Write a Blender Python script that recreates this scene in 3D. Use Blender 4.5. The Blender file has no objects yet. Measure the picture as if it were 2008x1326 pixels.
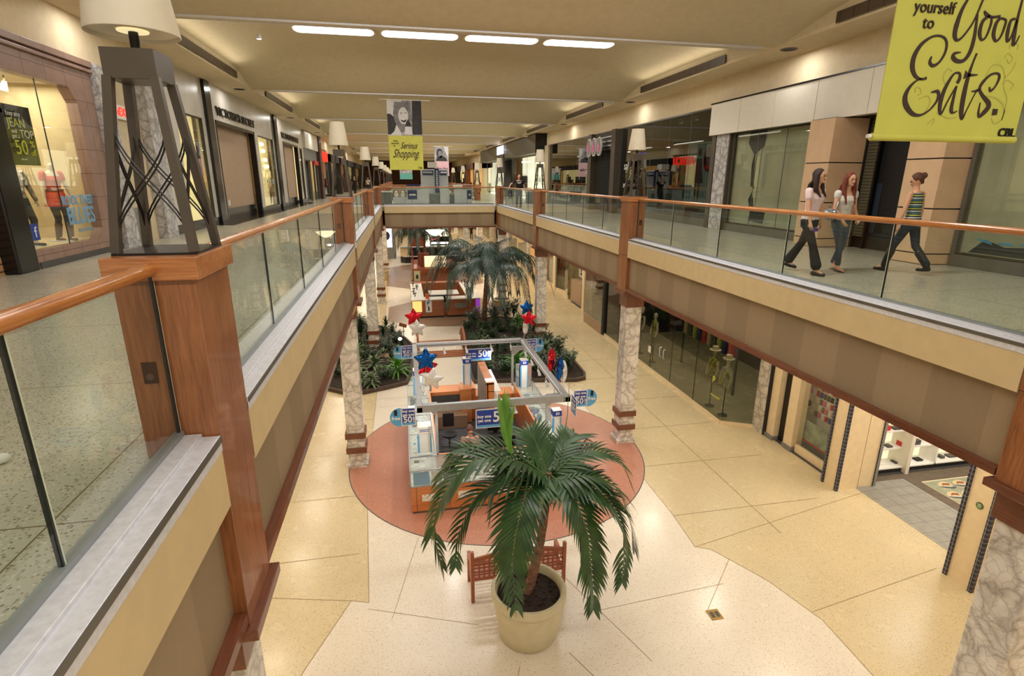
import bpy, bmesh, math, random
from math import sin, cos, pi, radians, sqrt, atan2
from mathutils import Vector, Matrix
random.seed(7)
SC = bpy.context.scene
COL = SC.collection

# ------------------------------------------------------------------ camera
CAM_Z = 7.05
def make_camera():
    f, pitch, yaw, roll = 1062.6, radians(16.32), radians(11.28), radians(.25)
    fw = Vector((sin(yaw)*cos(pitch), cos(yaw)*cos(pitch), -sin(pitch)))
    r0 = Vector((cos(yaw), -sin(yaw), 0)); u0 = r0.cross(fw)
    rt = r0*cos(roll)+u0*sin(roll); up = -r0*sin(roll)+u0*cos(roll)
    m = Matrix((rt, up, -fw)).transposed().to_4x4(); m.translation = (0, 0, CAM_Z)
    cd = bpy.data.cameras.new('camera'); cd.lens = 36*f/2008; cd.sensor_width = 36
    cd.clip_start = .05; cd.clip_end = 400
    co = bpy.data.objects.new('camera', cd); co.matrix_world = m; COL.objects.link(co); SC.camera = co
make_camera()

# ------------------------------------------------------------------ layout constants (metres)
ZU = 5.53                       # upper floor
PY = [3.4+9.65*k for k in range(-1, 11)]     # column / beam lines along the mall
XL, XR = -1.28, 5.66            # railing lines
WL, WR = -6.15, 10.1            # upper shop fronts
ZC = 10.12                      # soffit
YB = 32.35                      # bridge

# ------------------------------------------------------------------ world, exposure, lights
SC.view_settings.view_transform = 'Standard'; SC.view_settings.look = 'None'
SC.view_settings.gamma = 1; SC.view_settings.use_curve_mapping = False
SC.view_settings.exposure = 0.0
SC.cycles.use_denoising = True
SC.cycles.max_bounces = 7; SC.cycles.diffuse_bounces = 4; SC.cycles.glossy_bounces = 3
SC.cycles.transmission_bounces = 4; SC.cycles.transparent_max_bounces = 16
SC.cycles.sample_clamp_indirect = 4; SC.cycles.caustics_reflective = False; SC.cycles.caustics_refractive = False
W = bpy.data.worlds.new('world'); SC.world = W; W.use_nodes = True
W.node_tree.nodes['Background'].inputs[0].default_value = (1, .93, .8, 1)
W.node_tree.nodes['Background'].inputs[1].default_value = .8

def area(name, loc, sx, sy, power, color=(1, 1, 1), rot=(0, 0, 0), spread=180):
    l = bpy.data.lights.new(name, 'AREA'); l.shape = 'RECTANGLE'; l.size = sx; l.size_y = sy
    l.energy = power; l.color = color; l.spread = radians(spread)
    o = bpy.data.objects.new(name, l); o.location = loc; o.rotation_euler = rot; COL.objects.link(o)
    return o
DAY = (1, .975, .93); WARM = (1, .90, .72); TUNG = (1, .70, .38)
for k, y in enumerate(PY[:-1]):
    yc = y+4.82
    if k > 8: continue
    # ceiling tube panels, four in a row
    for i in range(4):
        area('ceiling_panel_light', (-1.63+2.42*i, yc, 11.03), 2.1, .62, 112, DAY)
    # cove lights behind the slots, washing the vault
    for sx, xx in ((1, -4.8), (-1, 8.75)):
        area('cove_light', (xx, yc-.3, 10.2), 5.2, .2, 13, WARM, (pi*.80*-sx, 0, pi/2), 170)
    # soffit lights over the upper walkways
    for xx in (-5.5, 9.45):
        area('walkway_downlight', (xx, y+.0, ZC-.02), .3, .3, 20, DAY)
    # downlights over the lower walkways
    for xx in (-3.6, 7.9):
        for q in (.2, .5, .8): area('lower_soffit_downlight', (xx, y+9.65*q, 4.38), .45, .45, 50, WARM)
for yy in (34.5, 39.5):
    for xx in (0, 4.4): area('bridge_soffit_downlight', (xx, yy, 4.38), .5, .5, 70, WARM)
area('far_hall_light', (2.2, 96, 9.9), 8, 8, 500, WARM)

# ------------------------------------------------------------------ materials
def lin(c):
    return tuple((v/255/12.92 if v/255 <= .04045 else ((v/255+.055)/1.055)**2.4) for v in c[:3])+(1,)
MATS = {}
class NT:
    def __init__(s, name):
        s.m = bpy.data.materials.new(name); s.m.use_nodes = True; s.t = s.m.node_tree
        s.n = s.t.nodes; s.b = s.n['Principled BSDF']
        s.co = None
    def node(s, typ, **kw):
        n = s.n.new(typ)
        for k, v in kw.items(): setattr(n, k, v)
        return n
    def link(s, a, b): s.t.links.new(a, b)
    def coord(s, scale=(1, 1, 1), which='Object'):
        tc = s.node('ShaderNodeTexCoord'); mp = s.node('ShaderNodeMapping'); mp.inputs['Scale'].default_value = scale
        s.link(tc.outputs[which], mp.inputs[0]); return mp.outputs[0]
    def noise(s, vec, scale, detail=3, rough=.5, dist=0):
        n = s.node('ShaderNodeTexNoise'); n.inputs['Scale'].default_value = scale; n.inputs['Detail'].default_value = detail
        n.inputs['Roughness'].default_value = rough; n.inputs['Distortion'].default_value = dist
        s.link(vec, n.inputs['Vector']); return n.outputs[0]
    def voro(s, vec, scale, feature='F1', out='Color'):
        n = s.node('ShaderNodeTexVoronoi', feature=feature); n.inputs['Scale'].default_value = scale
        s.link(vec, n.inputs['Vector']); return n.outputs[out]
    def ramp(s, fac, stops, interp='LINEAR'):
        r = s.node('ShaderNodeValToRGB'); r.color_ramp.interpolation = interp
        e = r.color_ramp.elements
        while len(e) < len(stops): e.new(.5)
        for i, (p, c) in enumerate(stops): e[i].position = p; e[i].color = lin(c) if len(c) == 3 else c
        s.link(fac, r.inputs[0]); return r.outputs[0]
    def math(s, op, a, b=None):
        n = s.node('ShaderNodeMath', operation=op)
        for i, v in enumerate((a, b)):
            if v is None: continue
            if isinstance(v, (int, float)): n.inputs[i].default_value = v
            else: s.link(v, n.inputs[i])
        return n.outputs[0]
    def mix(s, fac, a, b, mode='MIX'):
        n = s.node('ShaderNodeMix', data_type='RGBA', blend_type=mode)
        for sock, v in ((n.inputs[0], fac), (n.inputs[6], a), (n.inputs[7], b)):
            if isinstance(v, (int, float)): sock.default_value = v
            elif isinstance(v, tuple): sock.default_value = lin(v) if len(v) == 3 else v
            else: s.link(v, sock)
        return n.outputs[2]
    def bump(s, h, strength=.3, dist=.01):
        n = s.node('ShaderNodeBump'); n.inputs['Strength'].default_value = strength; n.inputs['Distance'].default_value = dist
        s.link(h, n.inputs['Height']); s.link(n.outputs[0], s.b.inputs['Normal'])
    def base(s, v):
        if isinstance(v, tuple): s.b.inputs['Base Color'].default_value = lin(v)
        else: s.link(v, s.b.inputs['Base Color'])
    def set(s, rough=.5, metal=0, spec=.5, coat=0):
        s.b.inputs['Roughness'].default_value = rough; s.b.inputs['Metallic'].default_value = metal
        s.b.inputs['Specular IOR Level'].default_value = spec; s.b.inputs['Coat Weight'].default_value = coat
        return s.m

def plain(name, c, rough=.55, metal=0, var=.06, scale=6, spec=.5, coat=0, bump=0):
    if name in MATS: return MATS[name]
    t = NT(name)
    if var:
        n = t.noise(t.coord(), scale, 4)
        d = tuple(max(0, v*(1-var)) for v in c); l = tuple(min(255, v*(1+var)) for v in c)
        t.base(t.ramp(n, [(.3, d), (.7, l)]))
        if bump: t.bump(n, bump)
    else: t.base(c)
    MATS[name] = t.set(rough, metal, spec, coat); return MATS[name]
def emit(name, c, strength):
    if name in MATS: return MATS[name]
    t = NT(name); t.base(c); t.b.inputs['Emission Color'].default_value = lin(c); t.b.inputs['Emission Strength'].default_value = strength
    MATS[name] = t.set(.5); return MATS[name]
def wood(name, dark, light, axis='z', rough=.32, scale=9, coat=.25):
    t = NT(name); s = {'z': (6, 6, .35), 'y': (6, .35, 6), 'x': (.35, 6, 6)}[axis]
    v = t.coord(s); n = t.noise(v, scale, 5, .6, .6); n2 = t.noise(t.coord(tuple(q*.25 for q in s)), 3, 2)
    n3 = t.noise(v, scale*5, 3, .6)
    a = t.math('ADD', t.math('MULTIPLY', n, .55), t.math('ADD', t.math('MULTIPLY', n2, .3), t.math('MULTIPLY', n3, .15)))
    t.base(t.ramp(a, [(.36, dark), (.62, light)])); t.bump(n3, .08, .002)
    return t.set(rough, 0, .5, coat)
def glass(name, tint, refl=1.0, clear=1.0, rough=0.0, body=0.0, bodycol=(200, 200, 190)):
    """thin pane: fresnel-mixed transparent and glossy"""
    m = bpy.data.materials.new(name); m.use_nodes = True; t = m.node_tree; n = t.nodes; n.clear()
    out = n.new('ShaderNodeOutputMaterial'); mx = n.new('ShaderNodeMixShader'); tr = n.new('ShaderNodeBsdfTransparent')
    gl = n.new('ShaderNodeBsdfGlossy'); fr = n.new('ShaderNodeLayerWeight'); mu = n.new('ShaderNodeMath'); mu.operation = 'MULTIPLY_ADD'; pw = n.new('ShaderNodeMath'); pw.operation = 'POWER'; pw.inputs[1].default_value = 4.0
    mu.inputs[1].default_value = .6*refl; mu.inputs[2].default_value = .022*refl; t.links.new(fr.outputs['Facing'], pw.inputs[0])
    tr.inputs[0].default_value = lin(tint); gl.inputs[0].default_value = (1, 1, 1, 1); gl.inputs['Roughness'].default_value = rough
    t.links.new(pw.outputs[0], mu.inputs[0]); t.links.new(mu.outputs[0], mx.inputs[0])
    src = tr.outputs[0]
    if body:
        df = n.new('ShaderNodeBsdfDiffuse'); df.inputs[0].default_value = lin(bodycol); m2 = n.new('ShaderNodeMixShader')
        m2.inputs[0].default_value = body; t.links.new(tr.outputs[0], m2.inputs[1]); t.links.new(df.outputs[0], m2.inputs[2]); src = m2.outputs[0]
    t.links.new(src, mx.inputs[1]); t.links.new(gl.outputs[0], mx.inputs[2]); t.links.new(mx.outputs[0], out.inputs[0])
    return m
def terrazzo(name, base, chips, rough=.13, scale=70, lines=None, mottled=.05, linecol=(120, 105, 80), amount=.5):
    t = NT(name); v = t.coord()
    vc = t.node('ShaderNodeTexVoronoi', feature='F1'); vc.inputs['Scale'].default_value = scale; t.link(v, vc.inputs[0])
    sep = t.node('ShaderNodeSeparateColor'); t.link(vc.outputs['Color'], sep.inputs[0])
    k = len(chips); stops = [(0, base)]+[(amount+(1-amount)*i/k, c) for i, c in enumerate(chips)]
    c = t.ramp(sep.outputs[0], stops, 'CONSTANT')
    c = t.mix(t.ramp(t.math('LESS_THAN', vc.outputs['Distance'], .42), [(0, (0, 0, 0)), (1, (255, 255, 255))]), base, c)
    big = t.noise(v, .35, 3); d = tuple(q*(1-mottled) for q in (255, 255, 255)); c = t.mix(1.0, c, t.ramp(big, [(.35, d), (.65, (255, 255, 255))]), 'MULTIPLY')
    if lines:
        sx = t.node('ShaderNodeSeparateXYZ'); t.link(v, sx.inputs[0])
        acc = None
        for ax, per, off in lines:
            a = t.math('ABSOLUTE', t.math('SUBTRACT', t.math('FRACT', t.math('MULTIPLY', t.math('ADD', sx.outputs[ax], off), 1/per)), .5))
            l = t.math('LESS_THAN', a, .005/per)
            acc = l if acc is None else t.math('MAXIMUM', acc, l)
        c = t.mix(acc, c, linecol)
    t.base(c); n = t.noise(v, 2.5, 3); t.link(t.math('ADD', t.math('MULTIPLY', n, rough*.5), rough*.75), t.b.inputs['Roughness'])
    m = t.set(rough, 0, .38)
    return m
def marble(name, base, vein, rough=.2, scale=3.5):
    t = NT(name); v = t.coord()
    n = t.node('ShaderNodeTexNoise'); n.inputs['Scale'].default_value = 2.2; n.inputs['Detail'].default_value = 4; t.link(v, n.inputs[0])
    mx = t.node('ShaderNodeVectorMath', operation='MULTIPLY_ADD'); mx.inputs[1].default_value = (.45,)*3
    t.link(n.outputs['Color'], mx.inputs[0]); t.link(v, mx.inputs[2])
    e = t.voro(mx.outputs[0], scale, 'DISTANCE_TO_EDGE', 'Distance')
    e2 = t.voro(mx.outputs[0], scale*2.7, 'DISTANCE_TO_EDGE', 'Distance')
    c = t.ramp(e, [(.0, vein), (.07, tuple((a*.6+b*.4) for a, b in zip(base, vein))), (.2, base)])
    c = t.mix(.8, c, t.ramp(e2, [(0, tuple(min(255, q+35) for q in vein)), (.08, (255, 255, 255))]), 'MULTIPLY')
    c = t.mix(.5, c, t.ramp(t.noise(v, 5, 4), [(.3, (205, 195, 185)), (.7, (255, 255, 255))]), 'MULTIPLY')
    t.base(c); return t.set(rough, 0, .5)
def stripes(name, a, b, axis, per, rough=.7):
    t = NT(name); v = t.coord(); sx = t.node('ShaderNodeSeparateXYZ'); t.link(v, sx.inputs[0])
    f = t.math('LESS_THAN', t.math('FRACT', t.math('MULTIPLY', sx.outputs[axis], 1/per)), .5)
    c = t.mix(f, a, b); c = t.mix(.35, c, t.ramp(t.noise(t.coord((90, 90, 3)), 3, 3), [(.3, (215, 212, 205)), (.7, (255, 255, 255))]), 'MULTIPLY')
    t.base(c); return t.set(rough, 0, .3)
def grid_mat(name, base, line, per, w=.02, axes=(1, 2), rough=.4, var=.05):
    t = NT(name); v = t.coord(); sx = t.node('ShaderNodeSeparateXYZ'); t.link(v, sx.inputs[0]); acc = None
    for ax, p in zip(axes, per):
        a = t.math('ABSOLUTE', t.math('SUBTRACT', t.math('FRACT', t.math('MULTIPLY', sx.outputs[ax], 1/p)), .5))
        l = t.math('LESS_THAN', a, w/p/2); acc = l if acc is None else t.math('MAXIMUM', acc, l)
    d = tuple(q*(1-var) for q in base); e = tuple(min(255, q*(1+var)) for q in base)
    c = t.mix(acc, t.ramp(t.noise(v, 5, 4), [(.3, d), (.7, e)]), line); t.base(c)
    return t.set(rough, 0, .5)

M = {}
M['ceiling'] = plain('ceiling_paint', (206, 190, 156), .8, var=.02)
M['soffit'] = plain('soffit_paint', (224, 205, 170), .8, var=.02)
M['wallpaint'] = plain('wall_paint', (205, 188, 155), .75, var=.03)
M['lowceil'] = plain('lower_soffit_paint', (215, 200, 165), .8, var=.02)
M['beige'] = plain('beige_band_paint', (212, 188, 142), .6, var=.02)
M['bulk_y'] = stripes('striped_fabric_wall', (162, 141, 112), (152, 132, 104), 1, 1.3)
M['bulk_x'] = stripes('striped_fabric_wall_across', (162, 141, 112), (152, 132, 104), 0, 1.3)
M['wood'] = wood('cherry_wood_post', (112, 64, 36), (168, 106, 64), 'z')
M['wood_y'] = wood('cherry_wood_trim', (88, 46, 30), (130, 76, 50), 'y')
M['wood_x'] = wood('cherry_wood_trim_across', (88, 46, 30), (130, 76, 50), 'x')
M['cap'] = wood('oak_cap', (150, 86, 44), (200, 134, 78), 'x')
M['rail_y'] = wood('oak_rail', (150, 86, 38), (208, 138, 74), 'y', .22)
M['rail_x'] = wood('oak_rail_across', (150, 86, 38), (208, 138, 74), 'x', .22)
M['steel'] = plain('brushed_steel', (222, 222, 228), .42, .2, .04, 30)
M['dsteel'] = plain('dull_steel_edge', (120, 118, 112), .4, .7, .04)
M['glass'] = glass('clear_glass', (246, 250, 247), .8)
M['gedge'] = plain('dark_glass_joint', (14, 18, 16), .4, var=0)
M['gedge2'] = plain('pale_glass_edge', (205, 215, 190), .3, var=0)
M['bronze'] = plain('bronze_metal', (88, 78, 66), .42, .35, .05)
M['dbronze'] = plain('dark_bronze', (38, 34, 30), .4, .4, .05)
M['floor_low'] = terrazzo('cream_terrazzo', (214, 195, 156), [(192, 166, 122), (222, 207, 174), (164, 138, 100), (204, 184, 146)], .26, 60, amount=.6)  # cream stone, with some of the warm downlight tint mixed into the colour
M['floor_mid'] = terrazzo('pale_terrazzo', (230, 218, 200), [(216, 198, 172), (238, 232, 220), (186, 164, 134), (224, 210, 188)], .25, 60, amount=.6)
M['floor_up'] = terrazzo('grey_terrazzo', (190, 185, 166), [(158, 148, 120), (210, 206, 190), (122, 114, 94), (176, 166, 138), (148, 146, 128), (200, 192, 168)], .24, 62, lines=((1, 1.93, .4), (0, 2.3, .5)), amount=.3)
M['red_terr'] = terrazzo('red_terrazzo', (188, 128, 104), [(200, 144, 120), (160, 98, 78), (210, 168, 146), (176, 112, 90)], .34, 70, amount=.4)
M['mauve_terr'] = terrazzo('mauve_terrazzo', (150, 120, 95), [(160, 130, 105), (130, 100, 80)], .32, 70, amount=.6)
M['marble'] = marble('veined_marble', (234, 229, 220), (186, 179, 170), scale=3.2)
M['marble_g'] = marble('grey_marble', (208, 206, 204), (158, 156, 158), scale=3.4)
M['black'] = plain('black_gloss', (12, 12, 13), .15, var=0)
M['matblack'] = plain('matt_black', (16, 15, 15), .6, var=0)
M['white'] = plain('white_laminate', (232, 228, 220), .4, var=.02)
M['cream'] = plain('cream_laminate', (232, 210, 172), .4, var=.02)
M['shade'] = plain('lamp_shade_fabric', (240, 230, 208), .8, var=.02)
M['panel'] = emit('light_panel', (255, 252, 246), 2.6)
M['leafd'] = plain('dark_leaf', (34, 66, 34), .4, var=.3, scale=3)

# ------------------------------------------------------------------ mesh helpers
ROOT = {}
def wloc(o):
    v = Vector((0, 0, 0))
    while o is not None: v += o.location; o = o.parent
    return v
class MB:
    def __init__(s): s.v = []; s.f = []; s.sm = False
    def add(s, vs, fs):
        b = len(s.v); s.v += [Vector(v) for v in vs]; s.f += [tuple(i+b for i in f) for f in fs]; return s
    def box(s, x0, x1, y0, y1, z0, z1):
        return s.add([(x, y, z) for z in (z0, z1) for y in (y0, y1) for x in (x0, x1)],
                     [(0, 2, 3, 1), (4, 5, 7, 6), (0, 1, 5, 4), (2, 6, 7, 3), (0, 4, 6, 2), (1, 3, 7, 5)])
    def beam(s, a, b, w, h, up=(0, 0, 1)):
        """square bar from a to b"""
        a = Vector(a); b = Vector(b); d = (b-a).normalized(); u = Vector(up)
        if abs(d.dot(u)) > .98: u = Vector((1, 0, 0))
        r = d.cross(u).normalized()*w/2; q = r.cross(d).normalized()*h/2
        vs = [p+i*r+j*q for p in (a, b) for j in (-1, 1) for i in (-1, 1)]
        return s.add(vs, [(0, 1, 3, 2), (4, 6, 7, 5), (0, 4, 5, 1), (2, 3, 7, 6), (0, 2, 6, 4), (1, 5, 7, 3)])
    def prism(s, pts, z0, z1):
        n = len(pts)
        return s.add([(x, y, z0) for x, y in pts]+[(x, y, z1) for x, y in pts],
                     [tuple(range(n))[::-1], tuple(range(n, 2*n))]+[(i, (i+1) % n, n+(i+1) % n, n+i) for i in range(n)])
    def extr(s, pts, o, u, v, depth):
        """2d polygon in plane (o,u,v) extruded along u x v by depth"""
        o = Vector(o); u = Vector(u); v = Vector(v); w = u.cross(v).normalized()*depth; n = len(pts)
        P = [o+u*a+v*b for a, b in pts]
        return s.add(P+[p+w for p in P], [tuple(range(n))[::-1], tuple(range(n, 2*n))]+[(i, (i+1) % n, n+(i+1) % n, n+i) for i in range(n)])
    def tube(s, path, r, n=8, cap=True, flat=1.0):
        path = [Vector(p) for p in path]; N = len(path); rr = r if isinstance(r, (list, tuple)) else [r]*N
        up = Vector((0, 0, 1)); b = len(s.v); prev = None
        for i, p in enumerate(path):
            d = (path[min(i+1, N-1)]-path[max(i-1, 0)])
            d = d.normalized() if d.length > 1e-9 else Vector((0, 0, 1))
            if prev is None:
                u = up if abs(d.dot(up)) < .95 else Vector((1, 0, 0)); x = d.cross(u).normalized()
            else: x = (prev-d*prev.dot(d)).normalized()
            prev = x; y = d.cross(x)
            for k in range(n):
                a = 2*pi*k/n; s.v.append(p+(x*cos(a)+y*sin(a)*flat)*rr[i])
        for i in range(N-1):
            for k in range(n):
                s.f.append((b+i*n+k, b+i*n+(k+1) % n, b+(i+1)*n+(k+1) % n, b+(i+1)*n+k))
        if cap:
            s.f.append(tuple(b+k for k in range(n))[::-1]); s.f.append(tuple(b+(N-1)*n+k for k in range(n)))
        return s
    def lathe(s, prof, c=(0, 0, 0), n=24, cap=True):
        b = len(s.v); c = Vector(c)
        for r, z in prof:
            for k in range(n): a = 2*pi*k/n; s.v.append(c+Vector((r*cos(a), r*sin(a), z)))
        N = len(prof)
        for i in range(N-1):
            for k in range(n): s.f.append((b+i*n+k, b+i*n+(k+1) % n, b+(i+1)*n+(k+1) % n, b+(i+1)*n+k))
        if cap: s.f.append(tuple(b+k for k in range(n))[::-1]); s.f.append(tuple(b+(N-1)*n+k for k in range(n)))
        return s
    def ball(s, c, rx, ry=None, rz=None, n=12, m=8, R=None):
        ry = ry or rx; rz = rz or rx; c = Vector(c); b = len(s.v)
        def pt(v): return c+(R @ v if R else v)
        s.v.append(pt(Vector((0, 0, -rz))))
        for i in range(1, m):
            t = -pi/2+pi*i/m
            for k in range(n): a = 2*pi*k/n; s.v.append(pt(Vector((rx*cos(t)*cos(a), ry*cos(t)*sin(a), rz*sin(t)))))
        s.v.append(pt(Vector((0, 0, rz)))); top = len(s.v)-1
        for k in range(n): s.f.append((b, b+1+(k+1) % n, b+1+k)); s.f.append((top, b+1+(m-2)*n+k, b+1+(m-2)*n+(k+1) % n))
        for i in range(m-2):
            for k in range(n): q = b+1+i*n; s.f.append((q+k, q+(k+1) % n, q+n+(k+1) % n, q+n+k))
        return s
    def build(s, name, mat, parent=None, smooth=False, bevel=0, origin=None, rec=True):
        me = bpy.data.meshes.new(name)
        if parent is not None: off = wloc(parent)
        elif origin is not None: off = Vector(origin)
        else: off = Vector((0, 0, 0))
        me.from_pydata([v-off for v in s.v], [], s.f)
        ms = mat if isinstance(mat, (list, tuple)) else [mat]
        for m in ms: me.materials.append(m)
        if rec:
            bm = bmesh.new(); bm.from_mesh(me); bmesh.ops.recalc_face_normals(bm, faces=bm.faces); bm.to_mesh(me); bm.free()
        if smooth:
            me.polygons.foreach_set('use_smooth', [True]*len(me.polygons))
        o = bpy.data.objects.new(name, me)
        COL.objects.link(o)
        if parent is not None: o.parent = parent
        else: o.location = off
        if bevel:
            b = o.modifiers.new('bevel', 'BEVEL'); b.width = bevel; b.segments = 2; b.limit_method = 'ANGLE'
        if smooth and smooth != 'all':
            try: me.set_sharp_from_angle(angle=radians(40))
            except Exception: pass
        return o
def empty(name, loc, label=None, cat=None, group=None):
    o = bpy.data.objects.new(name, None); o.location = loc; o.empty_display_size = .2; COL.objects.link(o)
    return tag(o, label, cat, group)
def tag(o, label=None, cat=None, group=None, kind=None):
    if label: o['label'] = label
    if cat: o['category'] = cat
    if group: o['group'] = group
    if kind: o['kind'] = kind
    return o
def struct(name, mb, mat, label=None, smooth=False, bevel=0):
    if name.startswith('wall') and len(mb.v) % 8 == 0 and 8 < len(mb.v) <= 96:
        for i in range(0, len(mb.v), 8):
            q = MB(); q.v = mb.v[i:i+8]; q.f = [tuple(a-i for a in f) for f in mb.f if i <= f[0] < i+8]; o = struct(name, q, mat)
        return o
    o = mb.build(name, mat, smooth=smooth, bevel=bevel); o['kind'] = 'structure'
    if label: o['label'] = label
    return o
def dup(root, loc, rotz=None, label=None, group=None, parent=None):
    c = root.copy(); COL.objects.link(c); c.location = loc
    if rotz is not None: c.rotation_euler = (0, 0, rotz)
    if label: c['label'] = label
    if group: c['group'] = group
    def rec(src, dst):
        for ch in list(src.children):
            d = ch.copy(); COL.objects.link(d); d.parent = dst; rec(ch, d)
    rec(root, c); return c
def text(name, s, size, loc, rot, mat, parent=None, depth=.004, align='CENTER', xs=1.0, bold=0):
    cu = bpy.data.curves.new(name, 'FONT'); cu.body = s; cu.size = size; cu.extrude = depth; cu.align_x = align; cu.align_y = 'CENTER'; cu.offset = bold
    cu.resolution_u = 3
    t = bpy.data.objects.new('tmp', cu); COL.objects.link(t)
    dg = bpy.context.evaluated_depsgraph_get(); dg.update(); me = bpy.data.meshes.new_from_object(t.evaluated_get(dg))
    COL.objects.unlink(t); bpy.data.objects.remove(t)
    me.materials.clear(); me.materials.append(mat)
    from mathutils import Euler
    off = wloc(parent) if parent else Vector((0, 0, 0))
    R = rot if isinstance(rot, Matrix) else Euler(rot).to_matrix()
    me.transform(Matrix.Translation(Vector(loc)-off) @ R.to_4x4() @ Matrix.Diagonal((xs, 1, 1, 1)))
    o = bpy.data.objects.new(name, me); COL.objects.link(o)
    if parent: o.parent = parent
    return o
FACE_Y = Matrix(((1, 0, 0), (0, 0, -1), (0, 1, 0)))      # text facing -Y (towards camera)
FACE_XP = Matrix(((0, 0, 1), (1, 0, 0), (0, 1, 0)))      # facing +X (left wall)
FACE_XN = Matrix(((0, 0, -1), (-1, 0, 0), (0, 1, 0)))    # facing -X (right wall)
# ================================================================== SHELL
YN, YF = -8.0, 112.0
struct('floor', MB().box(-14, 18, YN, YF, -.2, 0), M['floor_low'])
# upper walkways and bridges as one slab with two openings
mb = MB()
HO = .18   # distance from railing line to void edge
for x0, x1 in ((-14, XL+HO), (XR-HO, 18)):
    mb.box(x0, x1, YN, YF, 5.3, ZU)
B0, B1, B2, B3 = YB+.0, 42.2, 80.6, 112
mb.box(XL+HO, XR-HO, B0, B1, 5.3, ZU)
mb.box(XL+HO, XR-HO, B2, B3, 5.3, ZU)
mb.box(XL+HO, XR-HO, YN, 1.4-2.5, 5.3, ZU)
struct('floor', mb, M['floor_up'])
# soffit of the upper floor over the lower walkways
mb = MB()
for x0, x1 in ((-14, XL+.05), (XR-.05, 18)): mb.box(x0, x1, YN, YF, 4.40, 4.46)
mb.box(XL+.05, XR-.05, B0+.3, B1-.3, 4.40, 4.46); mb.box(XL+.05, XR-.05, B2+.3, B3, 4.40, 4.46)
struct('ceiling', mb, M['lowceil'])

# vaulted ceiling, one coffer per bay
def ss(t): t = max(0, min(1, t)); return t*t*(3-2*t)
XCL, XCR = -5.05, 9.0
def coffer(y0, y1, nx, ny):
    yb0, yb1 = y0+.1, y1-.1; mb = MB(); W_ = XCR-XCL; vs = []; fs = []
    xs = [XCL-.04]+[XCL+W_*.5*(1-cos(pi*i/nx)) for i in range(nx+1)]+[XCR+.04]
    for j in range(ny+1):
        y = yb0+(yb1-yb0)*.5*(1-cos(pi*j/ny)); u = min(y-yb0, yb1-y); f = ss(u/2.6)**.75
        for i, x in enumerate(xs):
            v = min(x-XCL, XCR-x)
            z = ZC-.001 if i in (0, len(xs)-1) else ZC+f*(.42+.56*ss(v/2.0))
            vs.append((x, y, z))
    n = len(xs)
    fs = [(j*n+i, (j+1)*n+i, (j+1)*n+i+1, j*n+i+1) for j in range(ny) for i in range(n-1)]
    mb.add(vs, fs); return mb
for k in range(len(PY)-1):
    q = 14 if k < 6 else 8
    o = struct('ceiling', coffer(PY[k], PY[k+1], q, q+4), M['ceiling'], smooth=True)
# the beams, side soffits
mb = MB()
for y in PY: mb.box(XCL, XCR, y-.1, y+.1, ZC-.02, ZC+.3)
struct('ceiling', mb, M['soffit'])
mb = MB()
for y in PY:
    for s in (-1, 1): mb.box(XCL+.7, XCR-.3, y+s*.1-.012, y+s*.1+.012, ZC-.035, ZC+.05)
struct('trim_1', mb, M['steel'])
struct('ceiling', MB().box(WL-8, XCL-.03, YN, YF, ZC, ZC+.1), M['soffit'])
struct('ceiling', MB().box(XCR+.03, WR+8, YN, YF, ZC, ZC+.1), M['soffit'])
struct('ceiling', MB().box(-14.2, 18.2, YN, YF, 11.35, 11.5), M['soffit'])
# outer walls that close the shops and the far end
struct('wall_left', MB().box(-14.2, -14, YN, YF, 0, 11.5), M['wallpaint'])
struct('wall_right', MB().box(18, 18.2, YN, YF, 0, 11.5), M['wallpaint'])
struct('wall_far', MB().box(-14, 18, YF, YF+.2, 0, 11.5), plain('far_wall_brown', (84, 52, 34), .7))

# ------------------------------------------------------------------ balustrades
def post(xc, yc, side):
    """side -1: left of the void, +1: right"""
    s = -side; xo = (XL+.2 if side < 0 else XR-.2)       # face toward the void
    x0, x1 = sorted((xo, xo-s*.39)); yc -= .04; y0, y1 = yc-.28, yc+.28
    r = empty('wooden_post', (xc, yc, 4.2), POSTLAB.get((side, round(yc)), 'square cherry wood railing post'), 'post', 'wooden railing posts')
    MB().box(x0, x1, y0, y1, 5.22, 6.55).build('shaft', M['wood'], r, bevel=.004)
    MB().box(x0+.006, x1-.006, y0+.006, y1-.006, 4.30, 5.214).build('lower_shaft', M['wood'], r, bevel=.004)
    MB().box(x0-.03, x1+.03, y0-.03, y1+.03, 6.54, 6.66).build('cap', M['cap'], r, bevel=.006)
    MB().box(x0-.05, x1+.05, y0-.05, y1+.05, 4.22, 4.30).build('foot_block', M['wood_y'], r, bevel=.004)
    for yy, dy in ((y0, -1), (y1, 1)):
        mo = MB(); a, b = sorted((yy, yy+dy*.006)); xm = (XL-.13 if side < 0 else XR+.06)
        mo.box(xm, xm+.07, a, b, 5.98, 6.10); p = mo.build('socket_plate', M['dbronze'], r)
        MB().tube([(xm+.035, yy, 6.02), (xm+.035, yy+dy*.012, 6.02)], .02, 12).build('socket', M['bronze'], p)
    return r
LNAME = {3: 'nearest the viewer', 13: 'second bay away', 23: 'third bay away', 32: 'at the bridge corner'}
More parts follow.
